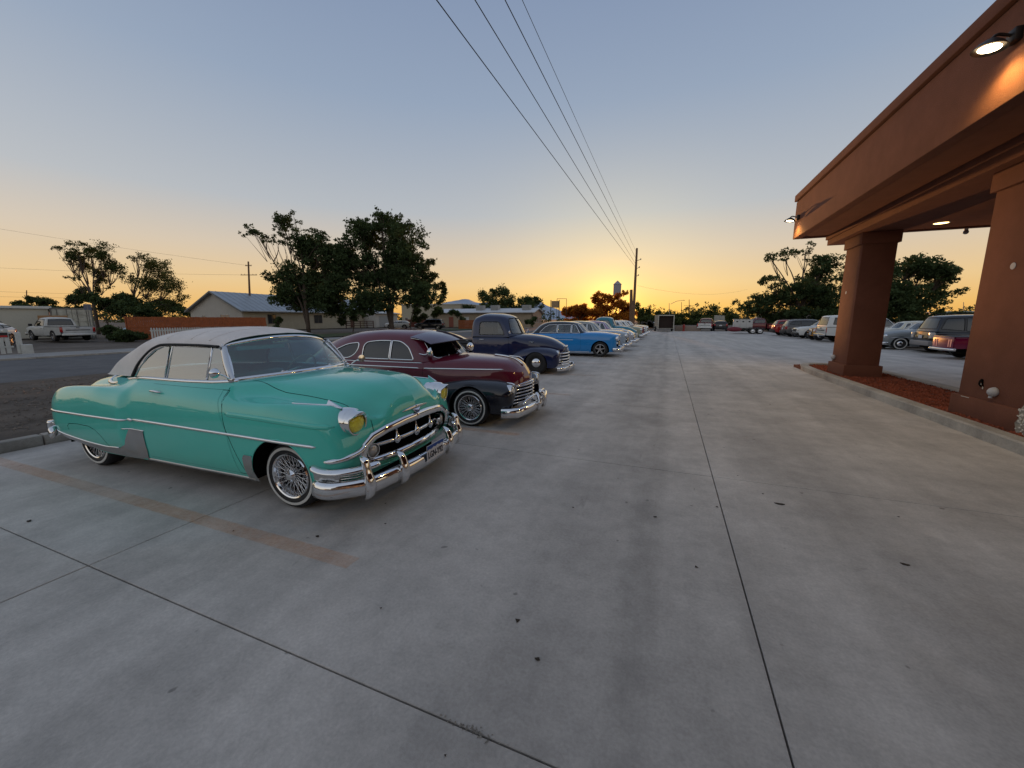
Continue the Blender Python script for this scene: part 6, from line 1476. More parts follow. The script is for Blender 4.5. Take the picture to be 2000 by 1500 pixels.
def house():
    x0, x1, y0, y1, ze, zr = -69.0, -57.2, 38.6, 70.0, 3.1, 5.75; xm = (x0+x1)/2
    T = root('ranch_house', 'long cream and white ranch house with pale metal gable roof behind the trees', 'house', (0, 0, 0))
    g = G(); g.prism([(x0, 0), (x1, 0), (x1, ze), (xm, zr-.12), (x0, ze)], y0, y0+.2, 'y'); w1 = g.obj('gable_wall', WWALL, T, fixn=True)
    g = G(); g.box(x1-.2, x1, y0+.2, y1, 0, ze); g.obj('side_wall', CREAM, T); g = G(); g.box(x0, x0+.2, y0+.2, y1, 0, ze); g.obj('side_wall', CREAM, T)
    g = G(); g.prism([(x0, 0), (x1, 0), (x1, ze), (xm, zr-.12), (x0, ze)], y1-.2, y1, 'y'); g.obj('gable_wall', CREAM, T, fixn=True)
    sl = (zr-ze)/(x1-xm); ov = .55
    for sg in (-1, 1):
        xe = xm+sg*(x1-xm+ov); zz = ze-sl*ov; g = G(); g.prism([(xm, zr), (xe, zz), (xe, zz-.14), (xm, zr-.14)], y0-.5, y1+.5, 'y')
        k = int((y1-y0+1)/.9)
        for q in range(k+1):
            yy = y0-.5+q*.9; a = np.array([xm, yy, zr+.02]); b = np.array([xe, yy, zz+.02]); g.tube([a, b], .03, 4)
        o = g.obj('roof_slope', ROOFM, T, fixn=True)
        g = G(); g.prism([(xm, zr-.005), (xe, zz-.005), (xe, zz-.22), (xm, zr-.22)], y0-.56, y0-.51, 'y'); g.obj('barge_board', mat('grey_trim', (.2, .2, .19), .7), T, fixn=True)
    window(T, 'y', -68.0, -66.9, .2, 2.0, y0, -1, 1, mat('door_trim', (.5, .5, .5), .6)); window(T, 'y', -66.2, -65.5, 1.3, 2.2, y0, -1); window(T, 'y', -62.0, -60.0, .9, 2.3, y0, -1)
    for (a, b) in ((40.5+2.0, 43.8), (51.0, 52.6), (56.5, 58.2)): window(T, 'x', a, b, 1.0, 2.3, x1, 1, mt=mat('brown_trim', (.14, .11, .09), .7))
    # porch, door and garage wing
    g = G(); g.bbox(x1, x1+.06, 59.3, 60.3, .1, 2.1, .01, 1); g.obj('door', mat('door_brown', (.12, .05, .03), .6), T)
    g = G(); g.bbox(x1+.02, x1+3.0, 63.0, 69.8, 0, 2.75, .02, 1); g.obj('garage_wing', WWALL, T); g = G(); g.prism([(x1-.2, 3.3), (x1+3.5, 2.75), (x1+3.5, 2.85), (x1-.2, 3.4)], 62.7, 70.2, 'y'); g.obj('wing_roof', ROOFM, T, fixn=True)
    g = G(); g.bbox(x1+3.0, x1+3.06, 64.0, 67.0, .05, 2.3, .01, 1); g.obj('garage_door', mat('garage_door', (.33, .33, .32), .7), T)
    P_ = root('porch_railing', 'dark brown wooden porch rails in front of the ranch house', 'railing', (-53.6, 54.5, 0))
    BR = mat('brown_timber', (.09, .045, .03), .85)
    for y in np.arange(0, 7.1, 1.75): g = G(); g.bbox(-.06, .06, y-.06, y+.06, 0, 1.35, .01, 1); g.obj('post', BR, P_)
    for z_ in (.45, .85, 1.2): g = G(); g.bbox(.062, .10, -.05, 7.05, z_, z_+.14, .008, 1); g.obj('rail', BR, P_)
house()
def picket(label, x, y0, y1, h, w, gap, along='y', rails=(.25, .8), name='picket_fence', m_=WF, jit=.01, tops=True, sign=False):
    T = root(name, label, 'fence', (x, y0, 0)); n = int((y1-y0)/(w+gap)); me = None
    for k in range(n):
        if me is None:
            g = G(); poly = [(0, .03), (w, .03), (w, h-.05), (w/2, h), (0, h-.05)] if tops else [(0, .03), (w, .03), (w, h), (0, h)]
            g.prism(poly, 0, .022, 'x'); o = g.obj('picket', m_, T, fixn=True); me = o.data
        else: o = bpy.data.objects.new('picket', me); COL.objects.link(o); o.parent = T
        o.location = (rnd.uniform(-.004, .004), k*(w+gap), rnd.uniform(-jit, jit))
    for r_ in rails: g = G(); g.box(-.045, -.002, -.02, y1-y0, h*r_, h*r_+.08); g.obj('rail', m_, T)
    return T
picket('white picket fence across the road behind the soft top', -29.5, 14.2, 22.0, 1.10, .085, .055)
T = picket('weathered white picket fence with red and black sign at the left edge', -28.7, 4.6, 8.45, 1.18, .14, .05, jit=.02)
g = G(); g.bbox(-.08, .08, 3.95, 4.11, 0, 1.0, .01, 1); g.obj('post', WF, T); g = G(); g.bbox(-.14, .16, 4.02, 4.40, -.05, .42, .02, 1); g.obj('post_footing', WF, T)
g = G(); g.bbox(.03, .045, 3.15, 3.72, .78, 1.0, .004, 1); sgn = g.obj('sign', mat('sign_black', (.02, .02, .02), .5), T); g = G(); g.bbox(.046, .05, 3.17, 3.70, .79, .87, .001, 1); g.obj('sign_band', mat('sign_red', (.45, .03, .03), .5), sgn)
def board_fence(label, p0, p1, h, m_=OFEN, bw=.14, name='board_fence', panels=None):
    p0 = np.array(p0, float); p1 = np.array(p1, float); L = np.linalg.norm(p1-p0); a = math.atan2(p1[1]-p0[1], p1[0]-p0[0]); T = root(name, label, 'fence', (p0[0], p0[1], 0), a)
    g = G(); n = int(L/bw)
    for k in range(n): g.box(k*bw+.006, (k+1)*bw-.006, -.012+rnd.uniform(-.003, .003), .012, .05, h*.56+rnd.uniform(-.01, .01)); g.box(k*bw+.006, (k+1)*bw-.006, -.03, -.012, h*.60, h+rnd.uniform(-.008, .008))
    o = g.obj('boards', m_, T); o['kind'] = 'stuff'
    for z_ in (.3, h*.56, h-.06): g = G(); g.box(0, L, .013, .055, z_-.05, z_+.05); g.obj('rail', m_, T)
    g = G(); g.box(0, L, -.05, -.031, h*.54, h*.61); g.obj('cap_rail', m_, T)
    for k in range(int(L/2.4)+1): g = G(); g.bbox(k*2.4-.05, k*2.4+.05, .056, .15, 0, h+.04, .008, 1); g.obj('post', m_, T)
    return T
board_fence('long orange-stained board fence before the ranch house', (-38.0, 16.9), (-38.0, 28.0), 1.80)
board_fence('orange-brown board fence to the right of the drive', (-33.0, 58.6), (-27.6, 60.5), 1.5, name='board_fence')
board_fence('dark red-brown fence panel between garage and trees', (-50.0, 67.0), (-44.0, 68.2), 1.6, m_=mat('dark_cedar', (.12, .03, .018), .85))
def long_building():
    a = at(852, 640, 82); b = at(1040, 640, 76); ang = math.atan2((b-a)[1], (b-a)[0]); L = np.linalg.norm((b-a)[:2])+0
    T = root('long_building', 'long low tan building with white roof edge and three rooftop coolers', 'building', (a[0], a[1], 0), ang); h = 2.9; W_ = 8.0
    g = G(); g.box(0, L, 0, .2, 0, h); g.obj('front_wall', TAN, T)
    g = G(); g.prism([(0, 0), (W_, 0), (W_, h), (W_/2, h+.75), (0, h)], L-.2, L, 'x'); g.obj('end_wall', mat('pink_tan_block', (.40, .27, .19), .85, var=.1, vscale=1.), T, fixn=True)
    g = G(); g.box(0, L, W_-.2, W_, 0, h); g.box(0, .2, 0, W_, 0, h); g.obj('back_wall', TAN, T)
    WR = mat('white_roof', (.50, .51, .53), .6)
    g = G(); g.prism([(-.6, h-.02), (W_/2, h+.85), (W_/2, h+.98), (-.6, h+.14)], -.3, L+.5, 'x'); g.obj('roof_slope', WR, T, fixn=True)
    g = G(); g.prism([(W_+.6, h-.02), (W_/2, h+.85), (W_/2, h+.98), (W_+.6, h+.14)], -.3, L+.5, 'x'); g.obj('roof_slope', WR, T, fixn=True)
    for k in range(5):
        y = 1.0+k*1.35; g = G(); g.bbox(L-.0, L+.05, y, y+.5, 1.0, 2.1, .006, 1); w = g.obj('window', TRIM, T); g = G(); g.bbox(L+.052, L+.06, y+.06, y+.44, 1.06, 2.04, .003, 1); g.obj('pane', BGL, w)
    for x in (3.0, 6.5, 12.): g = G(); g.bbox(x, x+1.0, -.05, 0, .05, 2.1, .006, 1); g.obj('door', mat('door_red', (.25, .08, .05), .7) if x < 4 else TRIM, T)
    for px_, lab in ((935, 'left'), (964, 'middle'), (1024, 'right')):
        s_ = (px_-852)/(1040-852)*L; c = root('rooftop_cooler', 'boxy rooftop cooler on the long building, ' + lab + ' one', 'cooler', tuple(a+(b-a)*(s_/L)*[1, 1, 0]+[0, 0, 0]-[0, 0, a[2]]), ang, 'coolers on the long roof')
        g = G(); g.bbox(-.8, .8, 1.6, 3.0, h+.45, h+1.55, .03, 1)
        for q in range(5): g.bbox(-.7, .7, 1.57, 1.60, h+.62+q*.17, h+.72+q*.17, .004, 1)
        g.obj('casing', mat('cooler_metal', (.30, .30, .29), .6), c)
long_building()
def ath(x, R_):
    d = _f+_r*(x-1000)/FPX; d = d*[1, 1, 0]; d /= np.linalg.norm(d); return d*R_
def box_building(label, pa, pb, D, z_, m_, deep=8, name='flat_building', roof=None, hd=False):
    a = at(pa, 640, D[0]); b = at(pb, 640, D[1])
    if hd: a = ath(pa, D[0]); b = ath(pb, D[1])
    ang = math.atan2((b-a)[1], (b-a)[0]); L = np.linalg.norm((b-a)[:2]); T = root(name, label, 'building', (a[0], a[1], 0), ang)
    g = G(); g.bbox(0, L, 0, deep, 0, z_, .03, 1); g.obj('walls', m_, T); g = G(); g.bbox(-.2, L+.2, -.2, deep+.2, z_, z_+.22, .02, 1); g.obj('roof', roof or TRIM, T)
    for k in range(max(1, int(L/4))): g = G(); g.bbox(k*4+1, k*4+2.1, -.04, 0, 1.0, 2.2, .006, 1); w = g.obj('window', TRIM, T); g = G(); g.bbox(k*4+1.06, k*4+2.04, -.05, -.041, 1.06, 2.14, .003, 1); g.obj('pane', BGL, w)
    return T
box_building('flat-roofed cream building behind the big trees', 786, 900, (112, 105), 5.6, mat('cream_block', (.36, .33, .25), .85), 14)
box_building('long white box trailer body behind the white pickup', -60, 122, (53, 53), 2.5, mat('white_panel', (.47, .45, .38), .6, var=.05), 2.4, 'storage_trailer', hd=True)
box_building('low pinkish building at the far left edge', -80, 48, (95, 95), 4.1, mat('pink_stucco', (.36, .27, .24), .85), 8)
box_building('pale blue-grey metal shed roof beyond the right-hand cars', 1838, 1990, (64, 60), 2.7, mat('pale_metal', (.36, .40, .38), .6), 6, 'metal_shed', mat('pale_metal', (.36, .40, .38), .6))
def container():
    a = ath(124, 49.5); b = ath(205, 49.5); ang = math.atan2((b-a)[1], (b-a)[0]); L = np.linalg.norm((b-a)[:2]); CW = mat('weathered_container', (.40, .39, .33), .7, var=.3, vscale=2.2); h = 2.55
    T = root('shipping_container', 'weathered off-white shipping container with closed end doors', 'container', (a[0], a[1], 0), ang); DK = mat('container_frame', (.16, .15, .13), .8, var=.3)
    g = G(); g.box(.05, L-.05, .06, 6, .12, h-.05); g.obj('box', CW, T)
    for u0, u1 in ((.10, L/2-.02), (L/2+.02, L-.10)):
        g = G(); g.bbox(u0, u1, .0, .05, .16, h-.12, .006, 1); d = g.obj('door', CW, T)
        for z_ in np.linspace(.45, h-.45, 4): g = G(); g.bbox(u0+.1, u1-.1, -.02, .0, z_-.13, z_+.13, .01, 1); g.obj('door_rib', CW, d)
        for x in (u0+.25*(u1-u0), u0+.75*(u1-u0)): g = G(); g.tube([(x, -.04, .15), (x, -.04, h-.12)], .022, 6); g.obj('lock_bar', DK, d)
    for (c_) in ((0, .1, 0, .12), (L-.1, L, 0, .12)): g = G(); g.bbox(c_[0], c_[1], -.03, .1, 0, h, .01, 1); g.obj('corner_post', DK, T)
    g = G(); g.bbox(0, L, -.03, .1, h-.1, h, .01, 1); g.bbox(0, L, -.03, .1, .02, .14, .01, 1); g.obj('header', DK, T)
    s_ = ath(197, 46); S_ = root('street_sign', 'small dark sign on a post beside the container', 'sign', (s_[0], s_[1], 0)); g = G(); g.tube([(0, 0, 0), (0, 0, 2.75)], .03, 6); g.obj('post', mat("galv", (.2, .2, .2), .5, .6), S_)
    g = G(); g.bbox(-.22, .22, -.01, .01, 2.35, 2.8, .004, 1); g.xf(Matrix.Rotation(YAW+.5, 4, 'Z')); g.obj('sign_panel', mat('sign_slate', (.10, .11, .16), .6), S_)
    q = ath(128, 46.5); C_ = root('cardboard_sheet', 'brown cardboard sheet propped behind the white pickup cab', 'cardboard', (q[0], q[1], 0), ang); g = G(); g.bbox(-.75, .75, -.02, .02, .9, 1.9, .004, 1); g.obj('sheet', mat('cardboard', (.30, .17, .08), .9), C_)
container()
# ------------------------------------------------------------ trailers at the end of the lot
def enclosed():
    T = root('enclosed_trailer', 'enclosed trailer with open dark rear doorway at the end of the lane', 'trailer', (-.30, 56.5, 0), R(8)); SK = mat('trailer_skin', (.33, .30, .25), .5, .2); 
    g = G(); g.box(-1.0, -.94, 0, 4.2, .45, 2.15); g.box(.94, 1.0, 0, 4.2, .45, 2.15); g.box(-1, 1, 4.2, 4.26, .45, 2.15); g.box(-1, 1, 0, 4.2, .40, .45); g.bbox(-1.02, 1.02, -.02, 4.28, 2.15, 2.2, .01, 1); g.obj('shell', SK, T)
    g = G(); g.box(-1.02, -.92, -.04, -.001, .35, 2.2); g.box(.92, 1.02, -.04, -.001, .35, 2.2); g.box(-.92, .92, -.04, -.001, 2.08, 2.2); g.obj('door_frame', mat('trailer_frame', (.45, .42, .36), .5), T)
    g = G(); g.box(-.92, .92, .4, .45, .46, 2.1); g.obj('ramp_door', mat('trailer_dark', (.03, .018, .014), .9), T)  # near-black sheet standing for the shade inside the open doorway
    wheels(T, (0,), 'cap', .33, .2, .2, 1.1)
    for o in T.children:
        if o.name.startswith('wheel'): o.location = (o.location.y, 2.2, .33); o.rotation_euler = (0, 0, R(90) if o.location.x > 0 else R(-90))
enclosed()
def flatbed():
    c = at(1450, 650, 45); T = root('flatbed_trailer', 'black tandem-axle flatbed trailer with white wheels, by the lockers', 'trailer', (c[0]+.6, c[1], 0), R(-4)); BK = mat('trailer_black', (.02, .02, .02), .6)
    g = G(); g.bbox(-1.7, 1.5, -.95, .95, .50, .62, .01, 1); g.tube([(-1.7, -.8, .5), (-2.7, 0, .45)], .05, 6); g.tube([(-1.7, .8, .5), (-2.7, 0, .45)], .05, 6); g.obj('deck', BK, T)
    for sg in (-1, 1): g = G(); g.bbox(-.15, 1.45, sg*1.1-.12, sg*1.1+.12, .72, .76, .01, 1); g.obj('mudguard', BK, T)
    wheels(T, (.3, 1.0), 'cap', .33, .2, .21, 1.1, wmat=mat('white_rim', (.6, .6, .58), .5))
    L = root('dog_box_lockers', 'white metal locker boxes standing on the trailer deck', 'lockers', (c[0]+.0, c[1]+.1, .62), R(-4)); WB = mat('locker_white', (.50, .50, .48), .5)
    g = G(); g.bbox(-1.0, .9, -.6, .6, 0, .98, .02, 1); g.bbox(-1.05, .95, -.65, .65, .98, 1.03, .01, 1); g.obj('cabinet', WB, L)
    for k in range(3):
        x = -.93+k*.61; g = G(); g.bbox(x, x+.54, -.63, -.605, .06, .92, .01, 1); d = g.obj('door', WB, L); g = G(); g.bbox(x+.18, x+.36, -.642, -.632, .68, .8, .003, 1); g.obj('vent', SEAM, d)
    K = root('red_tarp_load', 'dark red rounded bundle on the trailer drawbar', 'bundle', (c[0]-1.0, c[1]-1.1, 0)); g = G(); g.ell((0, 0, .5), (.75, .3, .28), 14, 8); g.obj('bundle', mat('red_tarp', (.16, .02, .03), .6), K, smooth=True)
flatbed()
def rv(label, px_, D, rz, L, h, red=True, name='camper_trailer'):
    c = at(px_, 645, D); T = root(name, label, 'camper', (c[0], c[1], 0), rz, 'campers beyond the right-hand row'); WB = mat('rv_white', (.50, .47, .43), .4, coat=.4)
    g = G(); g.prism([(-L/2, .6), (L/2, .6), (L/2, h-.2), (L/2-.3, h), (-L/2+.6, h), (-L/2-.6, h-.7), (-L/2-.5, h-1.0)], -1.15, 1.15, 'y'); g.obj('shell', WB, T, fixn=True)
    if red: g = G(); g.prism([(-L/2+.2, h-1.1), (-L/2+1.8, h-1.1), (-L/2+1.4, h-.5), (-L/2-.1, h-.9)], -1.17, -1.155, 'y'); g.obj('stripe', mat('rv_red', (.40, .10, .05), .5), T, fixn=True)
    for x in (-.6, 1.2): g = G(); g.bbox(x, x+.9, -1.18, -1.155, h-1.1, h-.6, .02, 1); g.obj('window', BGL, T)
    g = G(); g.bbox(0, .8, -.35, .35, h, h+.22, .03, 1); g.obj('roof_unit', WB, T); wheels(T, (.4,), 'cap', .35, .22, .22, 1.05)
rv('white camper trailer with red sloped front panel behind the red cars', 1512, 66, R(-3), 4.6, 2.65)
rv('second white camper roof just right of the red-fronted one', 1556, 68, R(2), 4.0, 2.6, False)
E=at(1470, 646, 56)
# low bank and roadside bits at the end of the lane
g = G(); g.bbox(.9, 4.2, 60.0, 60.35, -.1, .75, .04, 2); tag(g.obj('retaining_wall', mat('tan_wall', (.27, .21, .17), .9, var=.15), None, smooth=40), 'low tan wall between the enclosed trailer and the red pickup', 'wall')
H = root('fire_hydrant', 'small red hydrant on the low wall beyond the lane', 'hydrant', (2.0, 59.2, 0)); g = G(); g.lathe([(0, .95), (.10, .92), (.14, .8), (.12, .75), (.12, .15), (.18, .1), (.18, 0)], (0, 0, 0), (0, 0, 1), 14); g.tube([(-.22, 0, .6), (.22, 0, .6)], .06, 8); g.obj('barrel', mat('hydrant_red', (.35, .04, .03), .5), H, smooth=40, fixn=True)
def billboard():
    c = at(1083, 640, 88); T = root('sign_board', 'tan sign board on tall dark posts left of the glowing trees', 'sign', (c[0], c[1], 0), YAW); PS = mat('dark_post', (.05, .045, .04), .8)
    for x in (-.9, .95): g = G(); g.box(x-.09, x+.09, -.09, .09, 0, 5.9); g.obj('post', PS, T)
    g = G(); g.bbox(-.75, .85, -.05, .05, 4.2, 5.7, .01, 1); g.obj('panel', mat('tan_panel', (.33, .22, .12), .8), T)
    c = at(1097, 640, 92); T = root('sign_posts', 'thin goalpost frame right of the tan sign board', 'posts', (c[0], c[1], 0), YAW)
    for x in (-1.2, 1.0): g = G(); g.tube([(x, 0, 0), (x, 0, 6.4)], .06, 6); g.obj('post', PS, T)
    g = G(); g.tube([(-1.2, 0, 6.4), (1.0, 0, 6.4)], .05, 6); g.obj('crossbar', PS, T)
billboard()
for k, (x, y, D, lab) in enumerate(((1400, 636, 95, 'pale equipment box beyond the black car'), (1411, 632, 100, 'narrow pale cabinet beyond the black car'))):
    c = at(x, y, D); T = root('utility_cabinet', lab, 'cabinet', (c[0], c[1], 0)); g = G(); g.bbox(-.7+.3*k, .7-.3*k, -.4, .4, 0, 2.6, .03, 1); g.obj('casing', mat('cabinet_pale', (.36, .35, .31), .7), T)
    g = G(); g.bbox(-.5+.3*k, .5-.3*k, -.42, -.40, .2, 2.3, .01, 1); g.obj('door', mat('cabinet_pale', (.36, .35, .31), .7), T)
for k, (x, D) in enumerate(((1268, 75), (1275, 78), (1258, 80))):
    c = at(x, 645, D); T = root('parked_motorcycle' if k == 0 else 'equipment_heap', ('dark heap of equipment beside the enclosed trailer', 'second dark heap further from the enclosed trailer', 'third dark heap, nearest the poles')[k], 'equipment', (c[0], c[1], 0)) if k else root('equipment_heap', 'dark heap of equipment beside the enclosed trailer', 'equipment', (c[0], c[1], 0))
    g = G(); r_ = np.random.RandomState(k)
    for q in range(6): u = r_.uniform(-.7, .7); g.bbox(u-.3, u+.3, -.3, .3, 0, r_.uniform(.5, 1.6), .05, 1)
    g.obj('pile', mat('heap_dark', (.06, .055, .05), .9), T)
# ------------------------------------------------------------ vegetation
def leafmat(name, c, tr=.35, var=.45):
    M = bpy.data.materials.new(name); M.use_nodes = True; t = M.node_tree; t.nodes.clear()
    ge = N_(t, 'ShaderNodeNewGeometry'); n = N_(t, 'ShaderNodeTexNoise'); n.inputs['Scale'].default_value = .9; n.inputs['Detail'].default_value = 5; t.links.new(ge.outputs['Position'], n.inputs['Vector'])
    col = ramp(t, n.outputs[0], [(.3, tuple(x*(1-var) for x in c)), (.7, tuple(x*(1+var) for x in c))])
    d = N_(t, 'ShaderNodeBsdfDiffuse'); t.links.new(col, d.inputs[0]); tl = N_(t, 'ShaderNodeBsdfTranslucent'); 
    t.links.new(mix(t, 1., col, (1.5, 1.25, .5), 'MULTIPLY'), tl.inputs[0])
    mx = N_(t, 'ShaderNodeMixShader'); mx.inputs[0].default_value = tr; t.links.new(d.outputs[0], mx.inputs[1]); t.links.new(tl.outputs[0], mx.inputs[2])
    o = N_(t, 'ShaderNodeOutputMaterial'); t.links.new(mx.outputs[0], o.inputs[0]); return M
LEAF = leafmat('foliage', (.065, .085, .036)); LEAFD = leafmat('dark_foliage', (.058, .085, .040), .25); LEAFO = leafmat('painted_sunglow_foliage', (.34, .15, .04), .75)  # last one has the orange glow of the low sun put into its colour
BARK = mat('bark', (.075, .055, .042), .95, var=.4, vscale=8, bump=.8, bscale=30)
def leaves(blobs, n, size, seed, name, m_, parent, airy=0):
    """blobs = [(centre, radii)]; small leaf quads gathered in tufts"""
    r_ = np.random.RandomState(seed); vol = np.array([max(1e-3, b[1][0]*b[1][2])**1.0 for b in blobs]); cnt = np.maximum(8, (n*vol/vol.sum()).astype(int)); C_ = []
    for (c, rad), k in zip(blobs, cnt):
        nt_ = max(4, k//11); d = r_.normal(size=(nt_, 3)); d /= np.linalg.norm(d, axis=1)[:, None]; rr = r_.uniform(.03, 1.12, nt_)**.5
        tc_ = np.array(c)+d*rr[:, None]*np.array(rad); ts = np.maximum(min(rad)*r_.uniform(.14, .34, nt_)*(2.3 if airy else 1), size*1.2)
        idx = r_.randint(0, nt_, k); C_.append(tc_[idx]+r_.normal(size=(k, 3))*ts[idx][:, None]*[1, 1, .75]*.62)
    C_ = np.vstack(C_); N = len(C_); a = r_.normal(size=(N, 3)); a /= np.linalg.norm(a, axis=1)[:, None]; b = np.cross(a, r_.normal(size=(N, 3))); b /= np.linalg.norm(b, axis=1)[:, None]
    s_ = size*r_.uniform(.55, 1.35, N)[:, None]; V = np.stack([C_-a*s_, C_+b*s_*.42, C_+a*s_, C_-b*s_*.42], 1).reshape(-1, 3)
    me = bpy.data.meshes.new(name); me.vertices.add(len(V)); me.vertices.foreach_set('co', V.ravel()); me.loops.add(N*4); me.polygons.add(N)
    me.loops.foreach_set('vertex_index', np.arange(N*4, dtype=np.int32)); me.polygons.foreach_set('loop_start', np.arange(0, N*4, 4, dtype=np.int32)); me.polygons.foreach_set('loop_total', np.full(N, 4, dtype=np.int32))
    me.materials.append(m_); me.update(); me.validate(); o = bpy.data.objects.new(name, me); COL.objects.link(o); o.parent = parent; return o
def tree(name, label, base, depth, clumps, n=9000, size=.16, m_=None, trunk_r=.22, group=None, forks=None, seed=1, cat='tree', airy=0):
    """clumps in survey pixels (x, y, rx, ry[, depth offset]); base pixel is the foot of the trunk"""
    b = at(base[0], base[1], depth); b[2] = -.05; r_ = np.random.RandomState(seed+50)
    T = root(name, label, cat, b, 0, group); k = depth/FPX; blobs = []; cs = []
    for c in clumps:
        dz = c[4] if len(c) > 4 else r_.uniform(-.35, .35)*c[2]*k*1.5
        p = at(c[0], c[1], depth+dz)-b; rx = c[2]*k; rz = c[3]*k*(1.45 if airy else 1); cs.append(p)
        m2 = max(4, int(c[2]*c[3]/(70 if not airy else 45))) if c[2] > 7 else 1
        if m2 == 1: blobs.append((p, (rx, rx, rz)))
        else:
            m2 = min(m2, 20)
            for q in range(m2):
                d = r_.normal(size=3); d /= np.linalg.norm(d); rr = r_.uniform(.05, .92)**.6; s_ = r_.uniform(.26, .50)
                blobs.append((p+d*rr*np.array([rx, rx, rz]), (rx*s_, rx*s_, max(rz*s_, .2))))
    leaves(blobs, int(n*1.9), size*1.2, seed, 'crown', m_ or LEAF, T, airy)
    g = G(); fk = np.array([0, 0, at(base[0], (forks or base[1]-18), depth)[2]])
    # a short bole, a few main limbs, then a limb to every clump off the nearest main limb
    kk = int(min(4, max(1, len(cs)//3))); order = sorted(range(len(cs)), key=lambda i: -cs[i][2])
    fz = max(.6, fk[2]); mains = []
    for q in range(kk):
        p = cs[order[q]]; st = np.array([r_.uniform(-.6, .6)*trunk_r, r_.uniform(-.6, .6)*trunk_r, 0]); a1 = np.array([p[0]*.10, p[1]*.10, fz])
        mids = curve([st, a1*[.5, .5, .5], a1, a1*.45+p*.55+r_.normal(size=3)*.25*[1, 1, .3], p*.92], 16); mains.append(mids); g.tube(mids, np.linspace(trunk_r*(1 if q == 0 else .6), trunk_r*.14, 16), 7)
    for i, p in enumerate(cs):
        best = min(((np.linalg.norm(mm[j]-p)+abs(mm[j][2]-p[2]*.6)*.8, q, j) for q, mm in enumerate(mains) for j in range(5, 15)))
        s0 = mains[best[1]][best[2]]; g.tube(curve([s0, (s0+p)/2+r_.normal(size=3)*.15+[0, 0, .15], p], 8), np.linspace(trunk_r*.30, .02, 8), 5, caps=False)
    for (c, rad) in blobs:
        i = int(np.argmin([np.linalg.norm(c-p) for p in cs])); p = cs[i]; s_ = p*.72; 
        g.tube(curve([s_+[0, 0, -.1], (s_+c)/2+r_.normal(size=3)*.15, c], 5), np.linspace(.04, .012, 5), 4, caps=False)
    g.obj('trunk', BARK, T, smooth=True); return T
# pair of big trees by the pale house
tree('locust_tree', 'tall dark leafy tree with leaning bare-stemmed side limb in front of the pale house', (603, 645), 50, [(600, 560, 55, 45), (612, 490, 42, 40), (660, 520, 34, 45), (555, 440, 30, 17), (490, 455, 26, 12), (520, 462, 20, 9), (545, 475, 16, 10), (575, 425, 14, 10), (545, 545, 28, 26), (640, 590, 50, 28), (625, 470, 30, 22), (690, 480, 24, 22), (668, 560, 40, 34), (650, 520, 34, 34), (590, 590, 44, 24), (500, 450, 18, 9), (565, 455, 18, 14)], 29000, .14, LEAFD, .26, 'big trees before the house', forks=600, seed=2)
tree('elm_tree', 'broad dark tree, tallest of the group, right of the leaning one', (765, 642), 52, [(745, 455, 62, 42), (700, 450, 36, 26), (790, 480, 44, 48), (765, 530, 70, 50), (690, 500, 34, 28), (745, 420, 26, 18), (800, 560, 52, 36), (735, 590, 62, 26), (700, 580, 40, 26), (820, 520, 26, 30), (700, 520, 36, 34), (780, 440, 24, 22), (830, 575, 34, 26)], 33000, .14, LEAFD, .34, 'big trees before the house', forks=612, seed=3)
tree('young_tree', 'thin open-crowned tree with sunlit edge leaning right beside the elm', (800, 640), 56, [(845, 545, 24, 26), (862, 580, 14, 16), (820, 580, 22, 22), (835, 515, 18, 12)], 2600, .16, LEAF, .10, 'big trees before the house', seed=4)
tree('leafy_shrub', 'round dark shrub against the wall of the pale house', (543, 640), 54, [(543, 627, 9, 9), (540, 635, 8, 6)], 700, .10, LEAFD, .05, seed=5, cat='shrub')
tree('leafy_shrub', 'dark green shrubs under the big trees by the garage', (690, 645), 53, [(690, 618, 18, 16), (715, 610, 14, 16), (672, 628, 10, 10)], 2200, .12, LEAFD, .07, seed=6, cat='shrub')
tree('leafy_shrub', 'grey-green shrubs beside the parked cars in the drive', (850, 640), 66, [(825, 612, 20, 14), (855, 608, 14, 16), (810, 622, 12, 10)], 2200, .14, LEAF, .07, seed=7, cat='shrub')
# left-hand open trees
tree('mesquite_tree', 'open umbrella-shaped tree left of the pale house, the leaning one', (192, 640), 44, [(125, 487, 22, 7), (150, 484, 24, 8), (180, 492, 26, 11), (205, 500, 22, 14), (222, 520, 18, 18), (165, 515, 26, 13), (140, 505, 14, 9), (150, 545, 14, 7), (200, 545, 20, 16), (185, 560, 14, 12)], 5200, .085, LEAF, .18, 'open trees on the left skyline', forks=580, seed=8, airy=1)
tree('mesquite_tree', 'open feathery tree just left of the pale house gable', (265, 640), 46, [(270, 500, 18, 9), (285, 515, 24, 14), (310, 525, 26, 18), (330, 560, 22, 20), (290, 555, 28, 20), (255, 540, 14, 14), (345, 592, 20, 14), (310, 590, 26, 14), (352, 575, 12, 9)], 6200, .085, LEAF, .18, 'open trees on the left skyline', forks=590, seed=9, airy=1)
tree('thick_bush', 'large dark green bush behind the container', (215, 650), 42, [(215, 592, 34, 18), (250, 605, 36, 20), (285, 610, 34, 16), (190, 585, 18, 12)], 6500, .14, LEAFD, .1, seed=10, cat='bush')
tree('roadside_bush', 'low dark bush by the road covering the pale blue car', (240, 668), 30, [(235, 655, 30, 15), (268, 657, 26, 12), (215, 648, 14, 14)], 5200, .09, LEAFD, .06, seed=11, cat='bush')
tree('background_trees', 'row of dark low trees on the left horizon', (90, 640), 80, [(60, 588, 22, 11), (100, 588, 24, 11), (140, 585, 24, 14), (165, 575, 18, 12), (330, 600, 26, 16), (360, 608, 18, 12), (80, 602, 40, 8), (140, 602, 40, 10), (20, 600, 30, 6)], 6500, .22, LEAFD, .15, seed=12)
